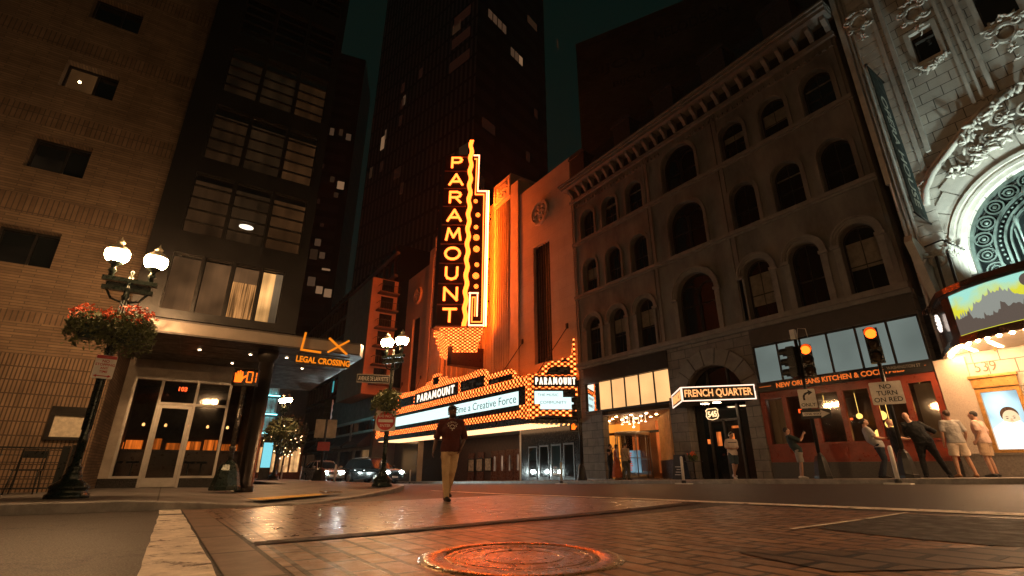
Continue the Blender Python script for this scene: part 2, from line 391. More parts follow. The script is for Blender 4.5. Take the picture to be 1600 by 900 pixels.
# paving of the crossing, its border stones, painted lines, patches
xl = [4-.5*k for k in range(0, 28)]
def yb(x): return .42+.018*(x+4)
strip('paved_crossing', dense([(1.1,.75),(-4.6,.72),(-4.72,.72)], .5), dense([(1.1,7.9),(-5.05,7.6),(-5.15,7.6)], .5), .004, paver, 16)
NA, NB = densepair([(1.1,-40,.15),(1.1,7.2,.15),(1.9,8.6,.15),(3.4,9.3,.15),(40,9.6,.15)], [(14,-40,.15),(14,4,.15),(14,5,.15),(14,5.6,.15),(41,6,.15)])
NI = [off(p, q, .16) for p, q in zip(NA, NB)]
strip('near_sidewalk', NI, NB, .15, walk, 6); kerb('near_kerb', NA, NI)
strip('worn_paving_band', dense([(-4.9,.72),(-9.7,.60)], .5), dense([(-5.85,7.7),(-10.7,7.0)], .5), .005, paver_far, 16)
A = [(-4.72,.72),(-4.85,1.82),(-5.11,3.43),(-5.3,5.0),(-5.55,7.6)]; B = [(-4.92,.72),(-5.06,1.82),(-5.34,3.43),(-5.56,5.0),(-5.86,7.6)]
strip('asphalt_seam', dense(A, .4), dense(B, .4), .012, asphalt_new, 2, jitter=.02)
strip('border_stones', dense([(4,.45),(-9.7,.34)], .5), dense([(4,.76),(-9.6,.62)], .5), .010, border_st, 2)
strip('painted_crossing_line', dense([(3,-.10),(-8.6,.05)], .25), dense([(3,.40),(-8.6,.33)], .25), .008, paint_w, 6, jitter=.012)
strip('painted_crossing_line', dense([(-8.85,.05),(-9.9,.05)], .2), dense([(-8.85,.32),(-9.9,.32)], .2), .008, paint_w, 4, jitter=.012)
strip('painted_lane_line', dense([(6,8.85),(-1.75,8.35),(-7.1,7.9),(-11.3,7.2),(-14.5,6.9)], .4), dense([(6,8.5),(-1.75,8.02),(-7.1,7.62),(-11.3,7.0),(-14.5,6.75)], .4), .010, paint_w, 3, jitter=.03)
strip('asphalt_patch', dense([(-2.75,5.45),(-1.9,5.3),(3,5.6)], .4), dense([(-2.75,7.5),(-1.9,7.6),(3,7.9)], .4), .011, asphalt_new, 5, jitter=.08)
strip('granite_setts', dense([(-2.35,3.5),(-1.15,5.6)], .3), dense([(-1.6,3.3),(-.55,5.3)], .3), .010, brick('granite_setts', (.11,.085,.07), (.085,.065,.055), (.02,.02,.02), .6, .3, .03, .55, 1, .5, .4, 5), 3)
strip('tactile_paving', dense([(-10.25,1.55),(-11.9,3.25)], .3), dense([(-10.95,1.35),(-12.55,3.0)], .3), .09, paint_y, 3)
strip('pale_joint', dense([(-2.86,5.2),(-2.74,7.7)], .3), dense([(-2.81,5.2),(-2.69,7.7)], .3), .016, paint_w, 1, jitter=.01)
# manhole cover lying in the paving
t = thing('manhole_cover', 'round cast iron manhole cover set in the brick paving in the foreground', 'manhole cover', (-3.05, 2.13, gz(-3.05, 2.13)))
mx, my = -3.05, 2.13; mz = gz(mx, my)
mk = 1.25
b = MB(); b.lathe([(r_*mk,z_) for r_,z_ in ((.0,.010),(.20,.010),(.205,.014),(.225,.014),(.23,.010),(.33,.010),(.335,.014),(.36,.014),(.365,.009),(.375,.009),(.38,.014),(.41,.014),(.415,.008),)], (mx,my,mz), 48, sm_=False)
for k in range(7):
    for j in range(7):
        x, y = (k-3)*.095, (j-3)*.095
        if .1 < math.hypot(x, y) < .19 or .24 < math.hypot(x, y) < .32: b.bx((mx+x*mk, my+y*mk, mz+.0105), (.055,.02,.005), 0, Matrix.Rotation(math.atan2(y,x)+1.57, 3, 'Z'))
b.build('lid', iron, t)
b = MB(); b.lathe([(r_*mk,z_) for r_,z_ in ((.425,.004),(.43,.016),(.52,.017),(.56,.006),(.56,.0),)], (mx,my,mz), 48); b.build('frame', iron, t)

# ---------------------------------------------------------------- the left brick building
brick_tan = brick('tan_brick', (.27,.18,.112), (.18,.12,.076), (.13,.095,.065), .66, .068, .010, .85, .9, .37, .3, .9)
soldier = brick('soldier_brick', (.23,.15,.093), (.17,.11,.068), (.10,.072,.05), .10, .46, .012, .85, .8, 0, .3, 1.5)
ribbed = brick('ribbed_brick', (.27,.18,.112), (.20,.132,.082), (.085,.058,.038), .072, .30, .014, .85, 1., 0, .25, 1.5)
ANG = R(-1.617)
F1 = frame(-15.3, 0, 0, ANG)
t = thing('brick_building', 'tall tan brick building with small dark square windows on the left', 'building', (-15.3, -8, -.1), ANG)
Pw = lambda u, v: (0, u, v)
wins = [(-4.48,-3.31,5.1,6.04),(-4.48,-3.31,7.66,8.62),(-4.45,-3.28,10.23,11.11),(-4.41,-3.25,12.74,13.62),(-4.41,-3.25,15.25,16.13),(-8.6,-7.4,7.66,8.62),(-8.6,-7.4,10.23,11.11),(-8.6,-7.4,5.1,6.04)]
b = MB(F1); b.wall(rect(-30,-1.55,-.4,32), [rect(*q) for q in wins], Pw, (-.32,0,0), mr=0)
b.box(-12,-.33,-30,-1.56,-.4,31.9); b.build('brick_wall', brick_tan, t)
for z0, z1 in ((3.72,3.98),(6.4,6.9),(8.92,9.4),(11.42,11.86),(13.95,14.4)):
    b = MB(F1); b.box(-.05,.006,-29.9,-1.6,z0,z1); b.build('soldier_course', soldier, t)
b = MB(F1); b.box(-.05,.012,-29.5,-1.58,-.3,2.98); b.build('ribbed_panel', ribbed, t)
dim_blind = curtain('dim_blind', (.34,.15,.05), .085, 3, .7)
lampspot = E('bare_bulb', (1,.75,.45), 9)
for i, (u0,u1,v0,v1) in enumerate(wins):
    f = MB(F1); f.ring(rect(u0,u1,v0,v1)+[(u0,v0)], rect(u0+.05,u1-.05,v0+.05,v1-.05)+[(u0+.05,v0+.05)], Pw, (-.30,0,0), (-.24,0,0))
    f.box(-.30,-.25,(u0+u1)/2+.06,(u0+u1)/2+.11,v0,v1)
    wn = f.build('window', dark_metal, t)
    g = MB(F1); g.box(-.31,-.29,u0+.02,u1-.02,v0+.02,v1-.02); g.build('pane', black_glass, wn)
    if i in (2, 1, 0):
        g = MB(F1); g.box(-.285,-.28,u0+.06,(u0+u1)/2+.05,v0+.05,v1-.07 if i == 2 else v0+.5); g.build('blind', dim_blind if i == 2 else curtain('dark_blind', (.2,.13,.07), .03, 3, .7), wn)
    if i == 2:
        g = MB(F1); g.ball((-.22,u0+.33,v0+.42),.035); g.build('bulb', lampspot, wn)
# framed menu board on the wall
t = thing('menu_case', 'dark framed menu board on the ribbed brick wall behind the lamp post', 'menu board', tuple(F1 @ V((0,-2.0,1.2))), ANG)
b = MB(F1); b.ring(rect(-2.42,-1.62,1.12,1.86)+[(-2.42,1.12)], rect(-2.33,-1.70,1.19,1.66)+[(-2.33,1.19)], Pw, (.013,0,0), (.09,0,0)); b.box(.013,.03,-2.4,-1.64,1.14,1.84); b.build('frame', dark_metal, t)
b = MB(F1); b.box(.031,.045,-2.33,-1.70,1.19,1.66); b.build('menu_sheet', M('menu_paper', (.62,.55,.42), .7, var=.25, vs=9), t)

# ---------------------------------------------------------------- glass corner building with the restaurant
F2 = frame(-14.1, 0, 0, ANG)
cream = M('cream_stone', (.36,.31,.25), .7, var=.25, vs=2.5, bump=.15, bs=60)
soffit_m = M('bronze_soffit', (.10,.075,.055), .4, .4, var=.25, vs=.8, bump=.06)
t = thing('corner_building', 'dark glass corner building with gridded windows above a restaurant canopy', 'building', (-16, 1, -.1), ANG)
rows = [(4.2,5.72,[-.93,-.22,.47,1.15,1.76],0),(6.32,8.12,[-.9,.08,1.06,2.03],5),(8.60,10.42,[-.86,.10,1.12,2.03],5),(10.95,12.68,[-.82,.13,1.13,2.05],5),(13.2,14.86,[-.79,.15,1.14,2.06],5),(15.5,17.1,[-.79,.15,1.14,2.06],5),(17.8,19.4,[-.79,.15,1.14,2.06],5)]
holes = [rect(r[2][k]+.03, r[2][k+1]-.03, r[0], r[1]) for r in rows for k in range(len(r[2])-1)]
b = MB(F2); b.wall(rect(-1.46,2.24,3.98,32), holes, Pw, (-.22,0,0)); b.box(-12,-1.0,-1.46,2.2,3.98,31.9); b.build('wall', brown_dark, t)
room_wall = M('room_wall', (.25,.16,.10), .8, var=.2, vs=1)
tones = [(.36,.20,.10),(.30,.20,.11),(.24,.17,.10)]
drape = curtain('pleated_drape', (.62,.27,.085), .8, 26, .15); drape_hot = curtain('glowing_drape', (1.,.50,.17), .95, 5, .35); drape_dim = curtain('dim_drape', (.34,.165,.07), .30, 5, .75)
for ri, (z0,z1,us,bars) in enumerate(rows):
    for k in range(len(us)-1):
        u0, u1 = us[k]+.03, us[k+1]-.03
        f = MB(F2); f.ring(rect(u0,u1,z0,z1)+[(u0,z0)], rect(u0+.025,u1-.025,z0+.03,z1-.03)+[(u0+.025,z0+.03)], Pw, (-.16,0,0), (-.10,0,0))
        for q in range(1, bars): f.box(-.15,-.10,u0,u1,z0+(z1-z0)*q/bars-.022,z0+(z1-z0)*q/bars+.022)
        wn = f.build('window', dark_metal, t)
        g = MB(F2); g.box(-.18,-.165,u0+.01,u1-.01,z0+.01,z1-.01); g.build('pane', clear_glass, wn)
        rr = random.random()
        if ri == 0:
            mt = [drape_dim, drape_dim, drape, drape_hot][k]
            top = z1 if k != 2 else 5.30
            g = MB(F2); g.box(-.40,-.38,u0,u1,z0,top); g.build('curtain', mt, wn)
            if k == 2: g = MB(F2); g.box(-.37,-.36,u0,u1,5.30,z1); g.build('blind', drape_dim, wn)
            if k == 3:
                g = MB(F2); g.box(-.36,-.34,u0+.36,u1,z0,z1); g.build('blind', curtain('side_drape', (.42,.27,.15), .30, 9, .7), wn)
        else:
            s = (.10,.075,.05,.035,.025,.02,.02)[ri]*(1.35 if k == 2 else .8)
            g = MB(F2); g.box(-.55,-.53,u0-.02,u1+.02,z0,z1); g.build('curtain', curtain('room_glow_%d%d' % (ri, k), [(.44,.20,.08),(.40,.20,.085),(.48,.20,.07)][k], s, 4, .45), wn)
            if ri == 1 and k == 1:
                g = MB(F2); g.ball((-.45,.56,7.0),(.06,.19,.075)); g.build('ceiling_lamp', E('round_room_lamp', (1,.88,.7), 1.6), wn)
# canopy
b = MB(F2)
b.prism([(.02,-1.46,3.59),(.02,4.05,3.59),(-.25,4.2,3.59),(-8,4.2,3.59),(-8,-1.46,3.59)], (0,0,.36)); cn = b.build('canopy', brown, t)
b = MB(F2)
for x in (-.9,-1.8,-2.7): b.box(x-.008,x+.008,-1.4,4.1,3.583,3.592)
for u in (-.35,.75,1.9,3.0): b.box(-3.9,-.05,u-.008,u+.008,3.582,3.591)
b.build('soffit_joint', dark_metal, cn)
b = MB(F2); b.box(.022,.035,-1.4,4.04,3.63,3.90); b.build('fascia', M('fascia_metal', (.20,.165,.13), .42, .3, var=.15, vs=2), cn)
dl = E('downlight', (1,.72,.42), 14)
for (x, u) in ((-1.6,.1),(-1.5,1.35),(-1.4,2.3),(-1.3,3.2),(-2.9,3.0),(-3.2,1.0)):
    b = MB(F2); b.lathe([(.0,-.004),(.028,-.004),(.034,.0),(.034,.02)], (x,u,3.58), 12, 0); b.build('downlight', dl, cn)
# restaurant front, set back below the canopy
F3 = frame(-18, 0, 0, ANG)
st = MB(F3); st.box(-.3,.0,-1.95,-1.24,.25,3.62); st.box(-.3,-.002,-1.24,1.9,3.07,3.62); st.build('stone_surround', cream, t)
blk_ = M('black_granite', (.02,.018,.016), .25, var=.5, vs=30)
for a_, c_ in ((-1.93,-.60),(.36,1.3)):
    bs_ = MB(F3); bs_.box(-.25,.02,a_,c_,-.3,.25); bs_.build('plinth', blk_, t)
fr = MB(F3)
for u in (-1.22,-.55,.36,1.24): fr.box(-.14,.03,u-.035,u+.035,.25 if u in (-1.22,1.24) else -.1,3.07)
fr.box(-.14,.029,-1.25,1.27,3.0,3.07); fr.box(-.14,.028,-1.25,-.55,.25,.31); fr.box(-.14,.028,.36,1.27,.25,.31); fr.box(-.13,.027,-.55,1.27,2.30,2.37)
fr.build('shopfront_frame', alu, t)
sg = MB(F3); sg.box(-.07,-.06,-1.2,1.22,.28,3.03); sg.build('shopfront_glass', clear_glass, t)
d = MB(F3); d.ring(rect(-.51,.32,.02,2.29)+[(-.51,.02)], rect(-.43,.24,.26,2.20)+[(-.43,.26)], Pw, (-.05,0,0), (.035,0,0)); dr = d.build('door', alu, t)
d = MB(F3); d.box(.04,.07,.255,.285,.9,1.25); d.build('handle', alu, dr)
d = MB(F3); d.box(-.01,.01,-.42,.23,.27,2.19); d.build('pane', clear_glass, dr)
d = MB(F3); d.text('103', .13, (.04,-.02,2.78), (0,1,0), (0,0,1), .01, 0, .03); d.build('house_number', E('red_number', (1,.10,.02), 1.6), t)
sk = MB(F3); sk.box(.0,.02,-1.74,-1.62,.62,.76); sk.build('socket_cover', brown, t)
# the bar inside
b = MB(F3); b.box(-4.2,-4.0,-2.2,2.2,-.1,3.4); b.box(-4,-.15,-2.3,-2.2,-.1,3.4); b.box(-4.1,-.15,2.0,2.1,-.1,3.4); b.box(-4.1,-.1,-2.3,2.1,-.15,-.02); b.box(-4.1,-.32,-2.3,2.1,3.3,3.4); b.build('interior', M('dark_interior', (.05,.03,.02), .7, var=.3), t)
b = MB(F3); b.box(-3.2,-2.7,-2.2,2.0,0,1.05); b.box(-3.25,-2.62,-2.2,2.0,1.05,1.1); b.build('bar_counter', M('dark_wood', (.05,.022,.012), .35), t)
ob = curtain('amber_backbar', (1,.20,.02), .85, 9, .04)
for k in range(7):
    b = MB(F3); b.box(-3.98,-3.94,-2.0+k*.58,-1.47+k*.58-.05*(k%3),1.10+.03*(k%2),1.36+.07*(k%3)); b.build('lit_shelf', ob, t)
for k in range(6):
    u = -1.6+k*.62; b = MB(F3); b.lathe([(.02,0),(.04,-.03),(.045,-.08),(.03,-.1)], (-2.9,u,1.95), 10); b.build('pendant_lamp', E('pendant_glow', (1,.45,.14), 1.6), t)
for u in (-1.3,-.9,.55,.9):
    b = MB(F3); b.lathe([(.16,.66),(.17,.72)], (-1.4,u,0), 10); b.tube([(-1.4,u,0),(-1.4,u,.68)], .02); b.build('bar_stool', black_metal, t)
# round column carrying the canopy
t2 = thing('canopy_column', 'dark polished round column holding up the restaurant canopy', 'column', (-14.75, 1.75, gz(-14.75,1.75)+.15))
b = MB(); z0 = gz(-14.75,1.75)+.1; b.lathe([(.22,z0-.1),(.22,z0+.12),(.19,z0+.14),(.19,3.59)], (-14.75,1.75,0), 32); b.build('shaft', M('polished_bronze', (.028,.02,.016), .38, .6, var=.1, vs=3, bump=.02), t2)
b = MB(); b.lathe([(.19,3.25),(.27,3.40),(.27,3.585)], (-14.75,1.75,0), 32); b.build('capital', dark_metal, t2)
# LX sign on the canopy edge
amber = E('amber_letters', (1,.25,.010), .66)
t = thing('restaurant_sign', 'orange lit LX sign reading LEGAL CROSSING at the canopy corner', 'sign', tuple(F2 @ V((.1,3.0,3.2))), ANG)
b = MB(F2)
b.beam((.12,2.44,3.54),(.12,2.49,4.04),.05,.05); b.beam((.12,2.42,3.555),(.12,2.96,3.535),.05,.05)
b.beam((.12,3.13,3.56),(.12,3.68,3.97),.05,.05); b.beam((.125,3.12,3.97),(.125,3.66,3.56),.05,.05)
b.build('logo_letters', amber, t)
b = MB(F2); b.text('LEGAL CROSSING', .165, (.10,3.06,3.30), (0,1,0), (0,0,1), .03, 0, .022, width=1.42); b.build('lettering', amber, t)
b = MB(F2); b.box(.03,.09,2.36,3.76,3.17,3.43); b.box(.03,.10,2.4,3.75,3.46,3.50); b.build('back_panel', dark_metal, t)
# cafe railing and chair by the brick wall
t = thing('cafe_railing', 'low black metal railing around the cafe terrace below the brick wall', 'railing', (-13.5,-2.6,gz(-13.5,-2.6)+.15))
b = MB(); z = gz(-13.5,-2.2)+.15
b.beam((-13.5,-4.2,z+.86),(-13.5,-1.72,z+.86),.04,.03); b.beam((-13.5,-4.2,z+.12),(-13.5,-1.72,z+.12),.03,.03)
for k in range(5):
    b.beam((-13.5,-4.2,z+.2+.13*k),(-13.5,-1.72,z+.2+.13*k),.012,.012)
for k in range(9): b.beam((-13.5,-4.2+k*.31,z+.12),(-13.5,-4.2+k*.31,z+.86),.014,.014)
b.build('rails', black_metal, t)
for y in (-1.72,-2.95):
    b = MB(); b.box(-13.56,-13.44,y-.06,y+.06,z,z+.9); b.build('post', black_metal, t)
b = MB(); b.box(-13.62,-13.38,-1.62,-1.50,z,z+.92); tag(b.build('menu_stand', black_metal), 'narrow black stand at the end of the cafe railing', 'stand')
t = thing('cafe_chair', 'black metal cafe chair behind the railing', 'chair', (-14.1,-2.3,z))
b = MB(); b.bx((-14.1,-2.3,z+.45),(.42,.42,.03)); b.build('seat', black_metal, t)
b = MB(); b.tube([(-14.28,-2.5,z+.45),(-14.34,-2.5,z+.85),(-14.34,-2.1,z+.85),(-14.28,-2.1,z+.45)],.014,6); b.bx((-14.33,-2.3,z+.75),(.02,.38,.14)); b.build('backrest', black_metal, t)
for dx in (-.18,.18):
    for dy in (-.18,.18):
        b = MB(); b.tube([(-14.1+dx,-2.3+dy,z+.45),(-14.1+dx*1.2,-2.3+dy*1.2,z)],.013,6); b.build('leg', black_metal, t)
t = thing('cafe_table', 'small cafe table with a plant behind the railing', 'table', (-14.2,-3.1,z))
b = MB(); b.lathe([(.33,.72),(.34,.75)], (-14.2,-3.1,z), 20); b.build('tabletop', brown, t)
b = MB(); b.lathe([(.2,0),(.03,.04),(.03,.72)], (-14.2,-3.1,z), 12); b.build('pedestal', black_metal, t)
# ---------------------------------------------------------------- the arched-window building, no. 545
D = 20.
Pf = lambda u, v: (u, D, v)
def PY(y): return lambda u, v: (u, y, v)
stone = M('weathered_granite', (.142,.130,.112), .8, var=.45, vs=.8, stretch=(1,1,.35), bump=.45, bs=35, dist=.02, spec=.3)
stone_lt = M('pale_granite_trim', (.175,.16,.138), .75, var=.22, vs=2.5, bump=.35, bs=45, dist=.015, spec=.3)
rustic = brick('rusticated_granite', (.185,.16,.135), (.15,.13,.11), (.075,.066,.058), .86, .43, .016, .8, .8, .5, .3, 2.)
slate = M('dark_slate', (.03,.03,.03), .6, var=.3, vs=4, bump=.4, bs=30)
t5 = thing('arched_window_building', 'old granite building with rows of round arched windows and a bracketed cornice', 'building', (-13.8, 21, -.05))
Lx = [-20.9,-18.88,-16.83]; Rx = [-10.42,-8.39,-6.43]
W5 = []
for z0, zt, ztc in ((14.78,16.72,17.33),(11.02,13.18,13.75),(6.62,9.28,9.72)):
    for c in Lx: W5.append((c, .59, z0, zt))
    for c in Rx: W5.append((c, .60, z0, zt+.02))
    W5.append((-13.62, 1.06, z0, ztc))
def archw(c, h, z0, zt, n=14): return arch(c-h, c+h, z0, zt, n)
b = MB(); b.wall(rect(-22.35,-5.3,6.42,18.1), [archw(*q) for q in W5], Pf, (0,.38,0)); b.box(-22.34,-5.31,D+.39,34,6.2,18.1); b.build('front_wall', stone, t5)
blind_m = M('old_roller_blind', (.16,.14,.11), .9, var=.3, vs=3, bump=.3, bs=12)
for (c,h,z0,zt) in W5:
    big = h > 1
    f = MB(); o_ = archw(c,h,z0,zt); i_ = archw(c,h-.06,z0+.07,zt-.06)
    f.ring(o_+[o_[0]], i_+[i_[0]], Pf, (0,.30,0), (0,.36,0))
    sp = zt-h
    if big:
        f.box(c-.07,c+.07,D+.27,D+.36,z0,sp+.35); f.ring(arcline(c-h/2,sp,sp+.05,h/2-.02,8),arcline(c-h/2,sp,sp+.05,h/2-.09,8),Pf,(0,.29,0),(0,.35,0)); f.ring(arcline(c+h/2,sp,sp+.05,h/2-.02,8),arcline(c+h/2,sp,sp+.05,h/2-.09,8),Pf,(0,.29,0),(0,.35,0))
        f.box(c-h,c+h,D+.30,D+.35,sp-.55,sp-.49)
    else:
        f.box(c-.018,c+.018,D+.31,D+.35,z0,zt-.03); f.box(c-h,c+h,D+.305,D+.355,z0+(sp-z0)*.52,z0+(sp-z0)*.52+.05)
    wn = f.build('window', dark_metal, t5)
    g = MB(); g.prism([Pf(*q) for q in i_], (0,.02,0)); [setattr(v_, 'y', v_.y+.33) for v_ in g.v]; g.build('pane', black_glass, wn)
    hv = (abs(c*7.3+z0*3.1) % 1.)
    if hv < .55 and not big:
        g = MB(); zb = lerp(zt, z0, .22+hv); g.prism([Pf(*q) for q in i_ if q[1] > zb]+[(c-h+.06,D,zb),(c+h-.06,D,zb)] if False else [(c-h+.07,D,zb),(c+h-.07,D,zb),(c+h-.07,D,sp),(c-h+.07,D,sp)], (0,.01,0)); [setattr(v_, 'y', v_.y+.318) for v_ in g.v]; g.build('blind', blind_m, wn)
    lw = .23 if z0 < 7 else .13
    m_ = MB()
    if z0 < 7:
        for r0, r1, d0 in ((h+.03,h+.12,-.05),(h+.12,h+.22,-.09),(h+.22,h+.30,-.13)):
            m_.ring(arcline(c,sp-.02,sp,r0),arcline(c,sp-.02,sp,r1),Pf,(0,d0,0),(0,.05,0))
        for s_ in (-1,1):
            m_.box(c+s_*(h+.16)-.17,c+s_*(h+.16)+.17,D-.14,D+.04,sp-.16,sp-.03); m_.box(c+s_*(h+.13)-.12,c+s_*(h+.13)+.12,D-.05,D+.04,z0-.02,sp-.161)
    else:
        m_.ring(arcline(c,z0,sp,h+.04),arcline(c,z0,sp,h+.20),Pf,(0,-.06,0),(0,.05,0))
    m_.build('arch_moulding', stone_lt if z0 < 7 else stone, wn)
for z0, z1, pr in ((14.55,14.74,.11),(14.46,14.548,.06),(10.80,10.98,.12),(10.70,10.798,.06),(6.36,6.58,.22),(6.20,6.358,.12)):
    b = MB(); b.box(-22.4,-5.28,D-pr,D+.05,z0,z1); b.build('string_course', stone_lt, t5)
for x in (-22.2,-16.0,-15.75,-11.45,-11.2,-5.5):
    b = MB(); b.box(x-.09,x+.09,D-.05,D+.05,6.6,17.9); b.build('pilaster_strip', stone, t5)
# dentils, brackets and cornice
b = MB()
for k in range(62): b.box(-22.2+k*.273,-22.07+k*.273,D-.10,D+.02,17.35,17.50) if not any(abs(-22.13+k*.273-c) < .9 for c in (-13.62,)) else None
b.box(-22.25,-5.3,D-.03,D+.03,17.3,17.55); b.build('dentil_course', stone, t5)
b = MB(); b.box(-22.45,-5.25,D-.16,D+.1,17.78,17.98); b.box(-22.6,-5.15,D-.72,D+.1,18.72,18.9); b.box(-22.7,-5.12,D-.82,D+.1,18.9,19.05); b.box(-22.75,-5.1,D-.9,D+.1,19.05,19.14); b.build('cornice', stone_lt, t5)
for k in range(26):
    x = -22.1+k*.668
    b = MB(); b.prism([(x-.09,D-.02,18.05),(x-.09,D-.16,18.07),(x-.09,D-.24,18.28),(x-.09,D-.50,18.52),(x-.09,D-.50,18.715),(x-.09,D-.02,18.715)],(.18,0,0)); b.build('bracket', stone_lt, t5)
mr_ = MB(); mr_.hexa([(-22.4,D-.3,19.12),(-5.2,D-.3,19.12),(-5.2,34,19.12),(-22.4,34,19.12),(-22.3,D+1.5,22.4),(-5.3,D+1.5,22.4),(-5.3,33,22.4),(-22.3,33,22.4)]); roof = mr_.build('mansard_roof', slate, t5)
for x in (-21.35,-17.1,-13.85,-10.6,-7.2):
    b = MB(); b.box(x-.68,x+.68,D-.25,D+1.5,19.3,21.15); b.prism([(x-.82,D-.35,21.15),(x+.82,D-.35,21.15),(x+.6,D-.35,21.42),(x-.6,D-.35,21.42)],(0,1.9,0)); dm = b.build('dormer', slate, roof)
    dm.name = 'dormer'
# street level
b = MB(); b.wall(rect(-22.35,-5.3,-.5,6.19), [rect(-20.6,-15.9,-.45,3.58), rect(-21.9,-15.75,3.64,5.30), arch(-14.83,-11.9,-.45,5.02), rect(-11.24,-5.32,-.45,5.48)], Pf, (0,.45,0)); b.build('street_front', rustic, t5)
b = MB()
for k in range(9):
    a0, a1 = PI*k/9+.012, PI*(k+1)/9-.012; c, zc, r0, r1 = -13.36, 3.55, 1.52, 2.25
    b.prism([(c+r0*math.cos(a0),D-.07,zc+r0*math.sin(a0)),(c+r1*math.cos(a0),D-.07,zc+r1*math.sin(a0)),(c+r1*math.cos(a1),D-.07,zc+r1*math.sin(a1)),(c+r0*math.cos(a1),D-.07,zc+r0*math.sin(a1))],(0,.09,0))
b.build('voussoir', stone_lt, t5)
for x0, x1 in ((-15.72,-14.86),(-11.88,-11.27)):
    b = MB()
    for k in range(6): b.box(x0,x1,D-.09,D+.1,.0+k*.60 if k else -.3,.585+k*.60)
    b.box(x0-.04,x1+.04,D-.13,D+.1,3.60,3.78); b.build('portal_pier', rustic, t5)
b = MB(); b.box(-21.95,-15.7,D-.05,D+.02,5.33,6.17); b.box(-22,-15.7,D-.09,D+.02,5.26,5.328); b.box(-21.95,-15.7,D-.07,D+.02,3.585,3.66); b.build('shop_fascia', dark_metal, t5)
panel_warm = backlit('backlit_warm_glass', (1,.52,.20), .80)
for k in range(5):
    x0, x1 = -20.86+k*1.022, -20.86+(k+1)*1.022
    b = MB(); b.box(x0+.04,x1-.04,D+.12,D+.14,3.70,5.25); b.build('backlit_panel', panel_warm, t5)
    b = MB(); b.box(x1-.04,x1+.04,D+.08,D+.3,3.64,5.3); b.build('mullion', dark_metal, t5)
mir = M('mirror_glass', (.8,.8,.8), .03, 1., var=.02, bump=0)
b = MB(); b.box(-21.86,-20.92,D+.10,D+.12,3.68,5.26); b.build('reflecting_pane', mir, t5)
# lobby behind
lob_w = M('lobby_wall', (.50,.22,.08), .5, var=.25, vs=1.5); lob_c = M('lobby_ceiling', (.30,.20,.13), .4, var=.15)
b = MB(); b.box(-23.4,-23.3,D+.45,22.9,-.4,3.6); b.box(-23.4,-16.6,22.8,22.9,-.4,3.6); b.build('lobby_wall', lob_w, t5)
b = MB(); b.prism([(-23.4,D+.01,3.3),(-15.6,D+.01,3.3),(-19,22.9,3.3),(-23.4,22.9,3.3)],(0,0,.06)); b.build('lobby_ceiling', lob_c, t5)
b = MB(); b.prism([(-23.4,D-.02,-.35),(-15.6,D-.02,-.25),(-19,22.9,-.25),(-23.4,22.9,-.35)],(0,0,gz(-18,20)+.165+.3)); b.build('lobby_floor', M('lobby_tile', (.25,.17,.11), .25, var=.2, vs=2), t5)
wl = E('warm_downlight', (1,.55,.23), 55)
for x in (-22.4,-21.3,-20.2,-19.1,-18):
    for y in (20.7,21.5,22.3):
        if x-(-15.6) < -(y-20)*1.15-.3:
            b = MB(); b.box(x-.07,x+.07,y-.03,y+.03,3.275,3.298); b.build('ceiling_light', wl, t5)
b = MB(); b.box(-23.2,-21.75,22.74,22.78,.0,2.45); b.build('glowing_wall', backlit('amber_wall', (1,.30,.035), .8), t5)
b = MB(); b.box(-23.2,-20.4,22.74,22.78,2.62,3.1); b.build('glowing_wall', bpy.data.materials['amber_wall'], t5)
b = MB(); b.box(-23.3,-17,22.70,22.76,2.47,2.60); b.box(-21.72,-21.6,22.6,22.78,0,2.5); b.build('lobby_beam', dark_metal, t5)
b = MB(); b.box(-19.2,-18.6,22.73,22.78,.3,3.1); b.box(-21.4,-20.6,22.73,22.78,.2,2.4); b.build('red_curtain', curtain('red_curtain', (.8,.16,.03), .5, 8, .4), t5)
# glazed side with upright timber fins, running back at an angle
fa, fb = V((-16.05,20.25,0)), V((-18.9,22.75,0)); fd = (fb-fa).normalized(); fn = V((-fd.y,fd.x,0)); rotf = Matrix((fd,fn,V((0,0,1)))).transposed()
timber = M('pale_timber', (.62,.40,.20), .5, var=.2, vs=3)
for k in range(9):
    p = fa+(fb-fa)*(k+.5)/9; b = MB(); b.bx((p.x,p.y,2.1),(.09,.20,2.3),0,rotf); b.build('timber_fin', timber, t5)
b = MB(); p = (fa+fb)/2-fn*.22; b.bx((p.x,p.y,2.1),((fb-fa).length,.02,2.35),0,rotf); b.build('lit_side_wall', backlit('amber_side', (1,.34,.07), .42), t5)
b = MB(); p = (fa+fb)/2; b.bx((p.x,p.y,.45),((fb-fa).length,.24,1.0),0,rotf); b.build('side_plinth', dark_metal, t5)
